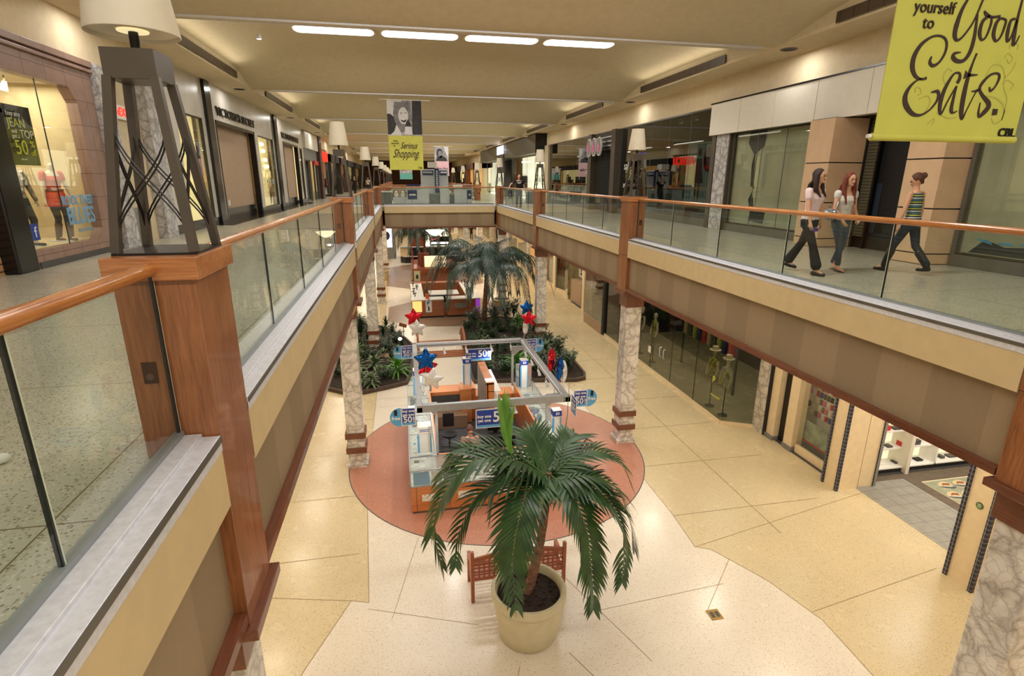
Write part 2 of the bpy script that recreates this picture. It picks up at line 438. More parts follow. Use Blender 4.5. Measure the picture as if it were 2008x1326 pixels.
POSTLAB = {(-1, 3): 'large cherry wood post with oak cap carrying the big truss lamp',
 (-1, 13): 'cherry wood post on the left railing opposite the lingerie shop windows, carrying a shaded lamp',
 (-1, 23): 'cherry wood post on the left railing, last before the bridge corner post',
 (-1, 32): 'cherry wood corner post where the left railing meets the bridge',
 (1, 3): 'cherry wood post at the right edge of the photo above the marble column',
 (1, 13): 'cherry wood post on the right railing before the dark clothing shop glass, marble column below',
 (1, 23): 'cherry wood post on the right railing beside the man in the black T-shirt',
 (1, 32): 'cherry wood corner post where the right railing meets the bridge',
 (-1, 42): 'cherry wood corner post at the back of the bridge on the left walkway',
 (1, 42): 'cherry wood corner post at the back of the bridge on the right walkway'}
def rail_bay(side, y0, y1, label, ys=None):
    X = XL if side < 0 else XR; s = -side          # s: direction to the void
    r = empty('glass_railing', (X, (y0+y1)/2, ZU), label, 'railing', 'glass railings along the walkways')
    a, b = y0+.25, y1-.33; n = 5; L = (b-a)/n; ys = ys or [a+i*L for i in range(n+1)]; n = len(ys)-1
    MB().tube([(X, a, 6.60), (X, (a+b)/2, 6.60), (X, b, 6.60)], .036, 14).build('handrail', M['rail_y'], r, smooth=True)
    for i in range(n):
        g = MB().box(X-.006, X+.006, ys[i]+.010, ys[i+1]-.010, 5.68, 6.58).build('glass_pane', M['glass'], r)
    for i in range(n+1):
        yy = min(max(ys[i], a+.006), b-.012)
        MB().box(X-.009, X+.009, yy-.009, yy+.001, 5.68, 6.575).build('pane_joint', M['gedge'], r)
        MB().box(X-.009, X+.009, yy+.002, yy+.010, 5.68, 6.575).build('pane_edge', M['gedge2'], r)
    mo = MB(); x0, x1 = sorted((X-s*.025, X+s*.022)); mo.box(x0, x1, a, b, ZU-.02, 5.69); mo.build('glass_shoe', plain('shoe_grey', (150, 156, 156), .4, .3, .03), r)
    x0, x1 = sorted((X+s*.02, X+s*.11)); mo = MB().box(x0, x1, a, b, 5.55, 5.665)
    x0, x1 = sorted((X+s*.10, X+s*.205)); mo.box(x0, x1, a, b, 5.55, 5.645)
    mo.build('steel_ledge', M['steel'], r, bevel=.004)
    x0, x1 = sorted((X+s*.205, X+s*.212)); MB().box(x0, x1, a, b, 5.61, 5.645).build('ledge_lip', M['dsteel'], r)
    return r
def fascia(side, y0, y1):
    X = XL if side < 0 else XR; s = -side; a, b = y0+.25, y1-.33
    x0, x1 = sorted((X+s*.10, X+s*.2)); struct('trim_2', MB().box(x0, x1, a, b, 5.19, 5.61), M['beige'])
    x0, x1 = sorted((X+s*.0, X+s*.11)); struct('wall_bulkhead', MB().box(x0, x1, y0, y1, 4.40, 5.3), M['bulk_y'])
    x0, x1 = sorted((X-s*.1, X+s*.19)); struct('trim_3', MB().box(x0, x1, a, b, 4.33, 4.41), M['wood_y'])
BL = {(-1, 0): 'glass railing at the lower left corner of the photo, before the big lamp post',
 (-1, 1): 'glass railing on the left walkway between the big lamp post and the next post',
 (-1, 2): 'short-looking glass railing on the left walkway before the bin on the bridge',
 (-1, 3): 'glass railing on the left walkway ending at the bridge corner',
 (1, 0): 'glass railing beyond the right edge of the photo',
 (1, 1): 'long glass railing with oak handrail in front of the two walking women',
 (1, 2): 'glass railing in front of the shuttered shop with three pink oval discs',
 (1, 3): 'glass railing on the right walkway that the man in the black T-shirt leans on'}
for side in (-1, 1):
    for k in range(4):
        y0, y1 = PY[k], PY[k+1]
        rail_bay(side, y0, y1, BL[(side, k)], [-6.0, -5.3, -3.5, -1.68, .13, 1.95, 3.07] if (side, k) == (-1, 0) else None); fascia(side, y0, y1)
    for k in (1, 2, 3, 4): post(XL if side < 0 else XR, PY[k], side)
    # second void beyond the bridge
    post(XL if side < 0 else XR, PY[5], side)
    for k in (5, 6, 7, 8):
        rail_bay(side, PY[k], PY[k+1], 'distant glass railing beyond the bridge on the %s walkway, %s bay past the bridge' % ('left' if side < 0 else 'right', ('first', 'second', 'third', 'fourth')[k-5])); fascia(side, PY[k], PY[k+1])
# bridge balustrade and fascia (front and back)
def bridge_rail(Y, s, label):
    a, b = XL+.32, XR-.32; n = 4; L = (b-a)/n
    r = empty('glass_railing', ((a+b)/2, Y, ZU), label, 'railing', 'glass railings along the walkways')
    MB().tube([(a, Y, 6.60), ((a+b)/2, Y, 6.60), (b, Y, 6.60)], .036, 12).build('handrail', M['rail_x'], r, smooth=True)
    for i in range(n):
        MB().box(a+i*L+.01, a+(i+1)*L-.01, Y-.006, Y+.006, 5.68, 6.58).build('glass_pane', M['glass'], r)
        if i: MB().box(a+i*L-.008, a+i*L+.008, Y-.009, Y+.009, 5.68, 6.575).build('pane_joint', M['gedge'], r)
    y0, y1 = sorted((Y-s*.04, Y+s*.035)); MB().box(a, b, y0, y1, ZU-.02, 5.70).build('glass_shoe', M['dsteel'], r)
    y0, y1 = sorted((Y+s*.02, Y+s*.205)); MB().box(a, b, y0, y1, 5.55, 5.645).build('steel_ledge', M['steel'], r)
    y0, y1 = sorted((Y+s*.1, Y+s*.2)); struct('trim_4', MB().box(a, b, y0, y1, 5.19, 5.61), M['beige'])
    y0, y1 = sorted((Y, Y+s*.11)); struct('wall_bulkhead', MB().box(a, b, y0, y1, 4.40, 5.3), M['bulk_x'])
    y0, y1 = sorted((Y-s*.1, Y+s*.19)); struct('trim_5', MB().box(a, b, y0, y1, 4.33, 4.41), M['wood_x'])
bridge_rail(YB, -1, 'glass railing across the front of the bridge')
bridge_rail(B1, 1, 'glass railing across the back of the bridge')

# ------------------------------------------------------------------ truss lamps on the posts
def make_lamp(loc, label):
    x, y, z = loc; r = empty('truss_lamp', loc, label, 'lamp', 'truss lamps on the railing posts')
    hb, ht = .185, .105; zb, zt = z+.012, z+.87
    MB().box(x-hb-.02, x+hb+.02, y-hb-.02, y+hb+.02, z, z+.012).build('base_plate', M['dbronze'], r)
    for i in (-1, 1):
        for j in (-1, 1):
            MB().beam((x+i*hb, y+j*hb, zb), (x+i*ht, y+j*ht, zt), .042, .042).build('leg', M['bronze'], r)
    for ax in (0, 1):
        for sg in (-1, 1):
            def P(u, t):     # u across the face -1..1, t height 0..1
                h = hb+(ht-hb)*t
                return (x+u*h, y+sg*h*.98, zb+(zt-zb)*t) if ax == 0 else (x+sg*h*.98, y+u*h, zb+(zt-zb)*t)
            for d in (-1, 1):
                for off in (0, .035):
                    pts = [P(d*(.93-1.86*ss(q/10)*1.0)+0, .10+off+(.62)*q/10) for q in range(11)]
                    MB().tube(pts, .0045, 6).build('brace_rod', M['dbronze'], r, smooth=True)
    hh = .12
    MB().box(x-hh, x+hh, y-hh, y+hh, z+.86, z+1.0).build('top_box', M['bronze'], r, bevel=.003)
    MB().tube([(x, y, z+.99), (x, y, z+1.30)], .022, 10).build('stem', M['dbronze'], r, smooth=True)
    mo = MB(); n = 32
    mo.lathe([(.208, z+1.08), (.211, z+1.085), (.145, z+1.56), (.140, z+1.56), (.203, z+1.09), (.208, z+1.08)], (x, y, 0), n, cap=False)
    mo.build('lamp_shade', M['shade'], r, smooth=True)
    MB().lathe([(.001, z+1.10), (.20, z+1.10), (.20, z+1.106), (.001, z+1.106)], (x, y, 0), n, cap=False).build('diffuser', M['shade'], r)
    MB().lathe([(.001, z+1.093), (.07, z+1.093), (.07, z+1.099), (.001, z+1.099)], (x, y, 0), 20, cap=False).build('lamp_opening', emit('lamp_glow', (255, 235, 180), .8), r)
    return r
LAMPY = [PY[k] for k in (1, 2, 3, 4, 5, 6, 7, 8, 9)]
LAMPLAB = {(-1, 1): 'big truss lamp with white shade on the near post, top left of the photo',
 (-1, 2): 'truss lamp with white shade on the left railing in front of the red lettered shop',
 (-1, 3): 'truss lamp on the left railing, third from the viewer', (-1, 4): 'truss lamp on the left bridge corner post',
 (1, 2): 'truss lamp with white shade in front of the dark clothing shop glass',
 (1, 3): 'truss lamp in front of the brightly lit shop beside the man in black',
 (1, 4): 'truss lamp on the right bridge corner post'}
lamp0 = make_lamp((XL, PY[1]-.04, 6.66), LAMPLAB[(-1, 1)])
for side in (-1, 1):
    for k in range(1, 10):
        if side < 0 and k == 1: continue
        if side > 0 and k == 1: continue
        X = XL if side < 0 else XR
        dup(lamp0, (X, PY[k]-.04, 6.66), 0, LAMPLAB.get((side, k), 'distant truss lamp on the %s railing, %s beyond the bridge front' % ('left' if side < 0 else 'right', ('first', 'second', 'third', 'fourth', 'fifth')[k-5])))
for side in (-1, 1):
    for k in range(6, 10): post(XL if side < 0 else XR, PY[k], side)['label'] = 'distant cherry wood post on the %s railing, %s past the bridge' % ('left' if side < 0 else 'right', ('first', 'second', 'third', 'fourth')[k-6])
# ------------------------------------------------------------------ marble columns of the lower level
def column(xc, yc, label, z0=0):
    r = empty('marble_column', (xc, yc, 0), label, 'column', 'marble columns under the walkways')
    h = .21
    MB().box(xc-h, xc+h, yc-h, yc+h, .18, 3.9).build('shaft', M['marble'], r, bevel=.02)
    MB().box(xc-h-.05, xc+h+.05, yc-h-.05, yc+h+.05, 0, .10).build('plinth', M['marble'], r)
    MB().box(xc-h-.0, xc+h+.0, yc-h-.0, yc+h+.0, .10, .18).build('plinth_block', M['marble'], r)
    for zz in (.40, .80): MB().box(xc-h-.04, xc+h+.04, yc-h-.04, yc+h+.04, zz, zz+.15).build('wood_band', M['wood_y'], r, bevel=.004)
    MB().box(xc-h-.03, xc+h+.03, yc-h-.03, yc+h+.03, 3.88, 4.33).build('wood_capital', M['wood_y'], r)
    return r
CX = (-1.42, 5.80)
COLLAB = {(-1, 2): 'marble column with two wood bands at the left edge of the red floor circle', (1, 2): 'marble column with two wood bands at the right edge of the red floor circle',
 (-1, 3): 'marble column standing in the left planter', (1, 3): 'marble column standing at the edge of the right planter',
 (-1, 4): 'marble column left under the bridge corner', (1, 4): 'marble column right under the bridge corner',
 (-1, 1): 'marble column under the near left post, bottom edge of the photo', (1, 1): 'marble column at the lower right corner of the photo'}
for si, xc in ((-1, CX[0]), (1, CX[1])):
    for k in range(1, 9):
        if (si, k) in COLLAB: lab = COLLAB[(si, k)]
        else: lab = 'distant marble column under the %s walkway, %s beyond the bridge front' % ('left' if si < 0 else 'right', ('first', 'second', 'third', 'fourth')[k-5])
        column(xc, PY[k], lab)
# ================================================================== UPPER SHOP FRONTS
M['tile'] = grid_mat('taupe_wall_tile', (148, 118, 104), (100, 78, 68), (.62, .46), .014)
M['wmarble'] = plain('pale_panel', (205, 198, 186), .3, var=.04, scale=2)
M['board'] = plain('tan_hoarding', (178, 150, 122), .7, var=.03)
M['blackst'] = plain('black_stone', (20, 19, 19), .18, var=.2)
M['litwin'] = emit('lit_window_yellow', (255, 230, 160), .95)
M['litwhite'] = emit('lit_shop_white', (255, 250, 225), 1.8)
M['litwarm'] = emit('lit_shop_warm', (250, 190, 110), .55)
M['shopwall'] = plain('shop_wall', (214, 196, 156), .6, var=.03)
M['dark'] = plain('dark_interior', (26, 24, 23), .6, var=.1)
M['dgrey'] = plain('dark_grey', (70, 68, 66), .5)
M['grey'] = plain('mid_grey', (128, 126, 122), .5)
M['peach'] = plain('peach_stone', (214, 178, 140), .55, var=.03, scale=3)
M['wpanel'] = plain('white_sign_panel', (226, 218, 202), .45, var=.01)
M['dglass'] = glass('shop_glass_dark', (170, 178, 168), 2.2)
M['sglass'] = glass('shop_glass', (246, 248, 244), 1.3)
M['skin'] = plain('skin', (214, 160, 128), .5, var=.03)
M['manq'] = plain('mannequin_white', (232, 214, 190), .4, var=.02)
M['paper'] = plain('brown_paper_cover', (176, 172, 146), .8, var=.07, scale=1.2)
M['yellow'] = plain('banner_yellow', (196, 193, 84), .7, var=.02)
M['ink'] = plain('banner_ink', (58, 38, 34), .7, var=0)
M['txtw'] = plain('white_lettering', (235, 232, 225), .5, var=0)
M['txty'] = plain('yellow_lettering', (225, 222, 60), .5, var=0)
M['txtb'] = plain('blue_lettering', (120, 160, 190), .5, var=0)
M['blue'] = plain('blue_print', (32, 62, 150), .45, var=.03)
M['navy'] = plain('navy_print', (28, 44, 92), .45, var=.03)
M['lblue'] = plain('light_blue_print', (92, 166, 214), .45, var=.03)
M['red'] = plain('red_print', (196, 40, 34), .45, var=.03)
M['redglow'] = emit('red_glowing_letters', (255, 40, 24), 1.4)
M['pink'] = plain('pink_print', (220, 110, 165), .45, var=.03)
M['brick'] = grid_mat('brown_brick', (84, 50, 44), (50, 34, 30), (.22, .08), .012)
M['slat'] = grid_mat('slatted_board', (186, 140, 96), (70, 56, 44), (50, .12), .022)
M['shutter'] = grid_mat('grey_shutter', (128, 130, 124), (84, 86, 82), (.16, 50), .03)

def wx(x0, x1, *rects):
    m = MB()
    for y0, y1, z0, z1 in rects: m.box(x0, x1, y0, y1, z0, z1)
    return m
def glass_front(name, x, y0, y1, z0, z1, label, cat='window', mat='sglass', joints=0, frame='dsteel', fw=.05, group=None):
    """shop window in a plane x = const; parts: glass_pane, frame"""
    r = empty(name, (x, (y0+y1)/2, z0), label, cat, group)
    n = joints+1; L = (y1-y0)/n
    for i in range(n):
        MB().box(x-.006, x+.006, y0+i*L+.006, y0+(i+1)*L-.006, z0, z1).build('glass_pane', M[mat], r)
    m = wx(x-fw/2, x+fw/2, (y0-fw, y1+fw, z0-fw, z0), (y0-fw, y1+fw, z1, z1+fw), (y0-fw, y0, z0, z1), (y1, y1+fw, z0, z1))
    for i in range(1, n): m.box(x-.008, x+.008, y0+i*L-.007, y0+i*L+.007, z0, z1)
    m.build('frame', M[frame], r)
    return r
def spot(x, y, z, label, group, d=(0, 0, -1), lit=True):
    r = empty('track_spotlight', (x, y, z), label, 'spotlight', group); d = Vector(d).normalized(); p = Vector((x, y, z))
    MB().tube([p, p+Vector((0, 0, -.10))], .012, 6).build('stem', M['dsteel'], r)
    q = p+Vector((0, 0, -.10))
    m = MB().tube([q, q+d*.05, q+d*.16], [.03, .045, .07], 12); m.build('lamp_can', M['steel'], r, smooth=True)
    if lit: MB().tube([q+d*.161, q+d*.165], .06, 12).build('bulb', emit('spot_bulb', (255, 246, 220), 4), r)
    return r

# --- upper walls above and between fronts (structure)
Lx = WL
struct('wall_left', wx(Lx-.2, Lx, (YN, 16.9, 9.3, ZC), (46.8, 52, 9.4, ZC), (52, YF, 9.1, ZC)), M['soffit'])
# tiled front
m = wx(Lx-.2, Lx, (10.6, 13.65, ZU, 5.84), (10.6, 13.65, 8.72, 9.3), (12.97, 13.65, 5.84, 8.72), (3, 10.6, 8.15, 9.3), (-3, 3, ZU, 9.3))
m.add([(Lx-.2, 12.97, 8.72), (Lx-.2, 12.75, 8.72), (Lx-.2, 12.97, 8.45), (Lx, 12.97, 8.72), (Lx, 12.75, 8.72), (Lx, 12.97, 8.45)], [(0, 1, 2), (3, 5, 4), (0, 3, 4, 1), (1, 4, 5, 2), (2, 5, 3, 0)])
m.add([(Lx-.2, 12.97, 5.84), (Lx-.2, 12.8, 5.84), (Lx-.2, 12.97, 6.05), (Lx, 12.97, 5.84), (Lx, 12.8, 5.84), (Lx, 12.97, 6.05)], [(0, 1, 2), (3, 5, 4), (0, 3, 4, 1), (1, 4, 5, 2), (2, 5, 3, 0)])
struct('wall_left', m, M['tile'])
struct('trim_6', wx(Lx, Lx+.06, (-3, 13.7, 9.10, 9.16), (-3, 13.7, 9.2, 9.32)), M['tile'], bevel=.01)
struct('baseboard_left', wx(Lx, Lx+.02, (10.7, 13.65, ZU, 5.64)), M['dgrey'])
m = wx(Lx-.25, Lx+.05, (10.1, 10.62, ZU, 8.12), (4, 10.62, 8.0, 8.2)); o = m.build('shop_portal', M['blackst'], origin=(Lx, 10.4, ZU), bevel=.03)
tag(o, 'glossy black shop portal at the left edge of the photo, beside the lit window', 'portal')
o = wx(Lx-.22, Lx-.18, (4, 10.12, ZU, 8.0)).build('security_grille', M['slat'], origin=(Lx-.2, 7, ZU)); tag(o, 'closed slatted grille inside the black shop portal', 'shutter')
# window box
struct('wall_left', MB().box(Lx-1.7, Lx-1.6, 9.6, 13.4, 5.6, 9).box(Lx-1.7, Lx-.2, 13.1, 13.2, 5.6, 9).box(Lx-1.7, Lx-.2, 9.6, 13.4, 8.8, 8.9).box(Lx-1.7, Lx-.2, 9.6, 13.4, 5.75, 5.84), M['shopwall'])
struct('window_1', MB().box(Lx-.1, Lx-.088, 10.66, 12.97, 5.84, 8.72), M['sglass'])
struct('window_2', MB().box(Lx-.102, Lx-.085, 11.87, 11.88, 5.84, 8.72), M['gedge'])
area('shop_window_light', (Lx-.8, 11.6, 8.75), 1.0, 2.6, 75, WARM)
for i, yy in enumerate((10.75, 11.25, 11.7, 12.15)): spot(Lx-.7, yy, 8.8, 'lit spotlight under the ceiling of the display window with the orange dressed mannequin', 'spotlights in the jean shop window', (-.3, 0, -1))
# poster
r = empty('sale_poster', (Lx-.2, 11.35, 7.3), 'black hanging poster with yellow 50 percent jean offer in the lit window', 'poster')
MB().box(Lx-.22, Lx-.2, 10.98, 11.74, 7.25, 8.22).build('board', M['black'], r)
for s_, sz, y, z, mt in (('buy any', .12, 11.27, 8.08, 'txtw'), ('JEAN', .21, 11.30, 7.93, 'txty'), ('and', .10, 11.20, 7.80, 'txtw'), ('get a', .10, 11.22, 7.72, 'txtw'), ('TOP', .19, 11.52, 7.76, 'txtw'), ('50', .34, 11.30, 7.53, 'txty'), ('%', .17, 11.61, 7.60, 'txty'), ('off', .14, 11.60, 7.46, 'txty'), ('wet seal', .05, 11.30, 7.35, 'txtw')):
    text('lettering', s_, sz, (Lx-.197, y, z), FACE_XP, M[mt], r)
tag(text('window_decal', 'ROCK THESE', .24, (Lx-.08, 12.45, 6.62), Matrix.Rotation(0, 3, 'X') @ FACE_XP, M['txtb'], xs=.8, bold=.008), 'blue ROCK THESE lettering on the lit shop glass', 'lettering')
tag(text('window_decal', 'BLUES', .44, (Lx-.08, 12.45, 6.32), FACE_XP, M['txtb'], xs=.8, bold=.012), 'large blue BLUES lettering on the lit shop glass', 'lettering')
tag(text('window_decal', 'TEES & MORE', .09, (Lx-.08, 12.5, 6.05), FACE_XP, M['txtb']), 'small faint blue lettering below the BLUES lettering', 'lettering')
r = empty('window_sticker', (Lx-.08, 10.9, 5.98), 'small blue square sticker with a white f, low on the lit shop glass', 'sticker')
MB().box(Lx-.083, Lx-.078, 10.78, 11.02, 6.0, 6.28).build('square', M['blue'], r); text('lettering', 'f', .26, (Lx-.075, 10.92, 6.13), FACE_XP, M['txtw'], r)
# marble pilasters, corridor recess
for y0, y1, lb in ((13.67, 14.25, 'grey veined marble pilaster between the tiled shop window and the exit recess'), (15.9, 16.6, 'veined marble pilaster between the exit recess and the white shop front')):
    o = MB().box(Lx-.2, Lx+.12, y0, y1, ZU, 9.3).build('marble_pilaster', M['marble_g'], origin=(Lx, (y0+y1)/2, ZU), bevel=.01); tag(o, lb, 'pilaster')
struct('wall_left', MB().box(Lx-.3, Lx-.1, 14.2, 16.0, ZU, 9.4), M['wallpaint'])
tag(MB().box(Lx-.1, Lx-.04, 14.28, 15.25, ZU, 6.36).build('low_panel', M['grey'], origin=(Lx-.1, 14.8, ZU)), 'low grey panel at the foot of the beige recess behind the big lamp', 'panel')
r = empty('exit_sign', (Lx-.1, 14.9, 8.35), 'white exit sign with red letters, seen through the big lamp', 'sign')
MB().box(Lx-.1, Lx-.02, 14.5, 15.3, 8.33, 8.63).build('box', M['txtw'], r); text('lettering', '‹EXIT', .26, (Lx-.01, 14.9, 8.48), FACE_XP, M['redglow'], r)

# --- white panelled shop front with black pilasters
m = wx(Lx-.2, Lx, (16.6, 18.1, ZU+.25, ZC), (18.1, 20.3, 8.9, ZC), (20.3, 20.6, ZU+.25, ZC), (18.1, 20.3, ZU, 5.75),
       (21.15, 21.6, ZU+.25, ZC), (21.6, 26.85, 8.97, ZC), (26.85, 27.5, ZU+.25, ZC), (27.5, 30.75, 8.9, ZC), (30.6, 30.9, ZU+.2, ZC),
       (31.5, 33.0, ZU+.25, ZC), (33.0, 37.5, 8.97, ZC), (37.5, 38.0, ZU+.25, ZC), (38, 39.0, 8.9, ZC), (39.0, 39.6, ZU+.2, ZC))
struct('wall_left', m, M['wmarble'])
struct('baseboard_left', wx(Lx-.2, Lx+.03, (16.6, 20.6, ZU, 5.78), (21.15, 21.6, ZU, 5.78), (26.85, 30.8, ZU, 5.78), (31.5, 33, ZU, 5.78), (37.5, 39.6, ZU, 5.78)), M['blackst'])
for y0, y1, lb in ((20.6, 21.15, 'black stone pilaster on the white shop front, nearest the viewer'), (30.9, 31.5, 'black stone pilaster on the white shop front between its two signs')):
    tag(wx(Lx-.2, Lx+.1, (y0, y1, ZU, ZC-.02)).build('black_pilaster', M['blackst'], origin=(Lx, y0, ZU)), lb, 'pilaster', 'black pilasters on the white shop front')
for y0, y1, lb in ((18.1, 20.3, 'lit yellow shop window beside the black pilaster, behind the big lamp'), (27.5, 30.6, 'tall lit yellow shop window with dried twigs between the two black lettered signs'), (38, 39, 'narrow lit yellow shop window at the far end of the white shop front')):
    r = glass_front('display_window', Lx-.06, y0+.05, y1-.05, 5.8, 8.85, lb, frame='black', fw=.09)
    MB().box(Lx-.36, Lx-.32, y0, y1, 5.7, 8.95).build('lit_backing', M['litwin'], r)
for i, zz in enumerate((8.6, 8.3, 7.9, 7.6)):
    tag(MB().ball((Lx-.2, 29.0+.2*i, zz), .09).build('hanging_bulb', emit('bulb', (255, 250, 235), 5), origin=(Lx-.2, 29.0+.2*i, zz), smooth=True), 'glowing bulb hanging in the tall yellow shop window', 'bulb', 'glowing bulbs in the yellow window')
m = MB()
for i in range(9):
    a = 29.2+.12*i; h = 6.4+.12*((i*5) % 7); m.tube([(Lx-.2, 29.6, 5.8), (Lx-.18, (29.6+a)/2+.02, 6.3), (Lx-.2, a, h)], .012, 5)
tag(m.build('dried_twigs', M['dgrey'], origin=(Lx-.5, 29.6, 5.8)), 'bundle of dried twigs standing in the tall yellow shop window', 'twigs')
for y0, y1, lb in ((21.6, 26.85, 'tan hoarding closing the nearer wide doorway of the white shop front'), (33.0, 37.5, 'tan hoarding closing the farther wide doorway of the white shop front')):
    r = empty('closed_doorway', (Lx-.3, (y0+y1)/2, ZU), lb, 'doorway')
    MB().box(Lx-.32, Lx-.28, y0, y1, ZU, 9).build('hoarding', M['board'], r)
    MB().box(Lx-.28, Lx-.26, y0, y1, ZU, 5.95).build('plinth', M['blackst'], r)
    MB().box(Lx-.27, Lx-.24, y0+.06, y0+.9, ZU, 9).build('slatted_panel', M['slat'], r)
    MB().box(Lx-.2, Lx+.02, y0-.02, y0+.06, ZU, 8.97).box(Lx-.2, Lx+.02, y1-.12, y1+.02, ZU, 8.97).box(Lx-.2, Lx+.02, y0, y1, 8.87, 8.98).build('frame', M['blackst'], r)
    MB().box(Lx-.28, Lx-.25, y0+1.2, y0+1.4, 6.05, 6.25).build('socket_plate', M['white'], r)
struct('floor', MB().box(Lx-1, Lx+.6, 20, 39, ZU, ZU+.004), M['blackst'])
def shop_sign(name, s, y0, y1, z, size, x, rot, mat, label, parent=None, xs=None, bold=.003, depth=.02):
    o = text(name, s, size, (x, (y0+y1)/2, z), rot, mat, depth=depth, bold=bold)
    w = max(v.co.y for v in o.data.vertices)-min(v.co.y for v in o.data.vertices)
    k = (y1-y0)/w; c = (y0+y1)/2
    for v in o.data.vertices: v.co.y = c+(v.co.y-c)*k
    pass
    return tag(o, label, 'sign')
shop_sign('shop_sign', "VICTORIA'S SECRET", 21.8, 27.0, 9.28, .42, Lx+.03, FACE_XP, M['black'], 'black raised letters over the nearer wide doorway of the white shop front')
shop_sign('shop_sign', "VICTORIA'S SECRET", 32.7, 37.9, 9.28, .42, Lx+.03, FACE_XP, M['black'], 'black raised letters over the farther wide doorway of the white shop front')
# --- shops beyond
struct('wall_left', wx(Lx-.2, Lx-.1, (39.6, 45.6, 8.9, ZC)), M['wallpaint'])
tag(wx(Lx-.1, Lx+.15, (39.8, 45.5, 9.0, 10.05)).build('sign_board', M['wpanel'], origin=(Lx, 42, 9)), 'blank pale sign board over the grey roller shutter', 'sign')
r = empty('roller_shutter', (Lx, 42.6, ZU), 'half raised grey roller shutter with dark opening beyond the white shop front', 'shutter')
wx(Lx-.15, Lx+.0, (39.6, 45.6, 8.25, 9.0)).build('shutter_curtain', M['shutter'], r)
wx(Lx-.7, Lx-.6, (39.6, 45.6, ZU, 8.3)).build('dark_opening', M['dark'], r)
[wx(Lx-.1, Lx+.05, q).build('upright', M['dsteel'], r) for q in ((39.6, 39.75, ZU, 8.3), (41.6, 41.7, ZU, 8.3), (43.6, 43.7, ZU, 8.3), (45.2, 45.4, ZU, 8.3))]
wx(Lx-.05, Lx+.1, (43.5, 45.6, 8.0, 8.3)).build('red_valance', M['red'], r)
tag(MB().box(Lx-.2, Lx+.25, 45.6, 46.8, ZU, ZC).build('brick_pier', M['brick'], origin=(Lx, 46.2, ZU)), 'dark brown brick pier on the far left walkway', 'pier')
r = glass_front('display_window', Lx, 47, 51.6, 5.8, 9.2, 'shop window with red and blue sale lettering behind the second left lamp', joints=2)
MB().box(Lx-.9, Lx-.8, 47, 52, ZU, 9.3).build('interior', plain('shop_beige', (190, 172, 130), .6), r)
MB().box(Lx-.75, Lx-.7, 48.2, 50.3, 6, 8.6).build('lit_panel', M['litwin'], r)
for s_, y, z, mt in (('S', 49.2, 7.9, 'red'), ('W', 50.5, 7.9, 'navy'), ('$', 50.2, 7.3, 'navy'), ('5', 50.3, 6.7, 'red')): text('lettering', s_, .75, (Lx+.02, y, z), FACE_XP, M[mt], r, bold=.03)
tag(text('shop_sign', 'ATACU', 1.0, (Lx+.05, 49.6, 8.75), FACE_XP, M['redglow'], depth=.05, bold=.03, xs=1.2), 'red glowing shop letters behind the second left lamp', 'sign')
area('shop_interior_light', (Lx-.8, 49.4, 9.2), 1.2, 4, 60, WARM)
SHOPS = [(52, 60, 'litwarm', 'dark'), (60.6, 68, 'litwin', 'brick'), (68.6, 79, 'litwarm', 'dark'), (79.6, 92, 'litwin', 'dark'), (92.6, 111, 'litwarm', 'brick')]
for i, (a, b, lit, fr) in enumerate(SHOPS):
    lb = ['dark fronted shop with warm interior just past the red lettered shop', 'brick framed warm shop front on the far left walkway', 'dim distant shop front on the left walkway with orange glow',
          'far left shop front glowing yellow', 'farthest left shop front glowing orange at the mall end'][i]
    r = empty('distant_shop_front', (Lx, a, ZU), lb, 'shop front')
    wx(Lx-.2, Lx+.25, (a, a+.6, ZU, 9.1), (b-.3, b, ZU, 9.1), (a, b, 8.5, 9.12)).build('surround', M[fr], r)
    wx(Lx-.8, Lx-.7, (a, b, ZU, 8.6)).build('lit_interior', M[lit], r)
    wx(Lx-.65, Lx-.3, *[(a+.8+1.4*j, a+1.5+1.4*j, ZU, 6.6+.9*((j*7) % 3)/2) for j in range(int((b-a-1.5)/1.4))]).build('display_stand', M['dark'], r)
    wx(Lx-.05, Lx-.03, (a+.6, b-.3, ZU, 8.5)).build('glass_pane', M['sglass'], r)

# --- right side
Rx = WR
struct('wall_right', wx(Rx, Rx+.2, (YN, 17.4, 9.3, ZC), (17.4, 38.6, 9.32, ZC), (66, YF, 9.1, ZC)), M['soffit'])
# white panelled fascia
r = empty('panelled_fascia', (9.95, 8, 8.42), 'row of large white square panels above the papered shop windows', 'fascia')
js = [16.95, 15.38, 13.84, 12.28, 10.7, 9.12, 7.5, 5.9, 4.3, 2.7, 1.0]
for a, b in zip(js, js[1:]): MB().box(9.8, 9.9, b+.008, a-.008, 8.42, 9.33).build('panel', M['wpanel'], r)
MB().box(9.83, 10.2, 1.0, 16.93, 8.44, 9.35).build('carcass', M['wallpaint'], r); MB().box(9.78, 10.1, 1.0, 16.97, 9.335, 9.37).build('cap_strip', M['black'], r)
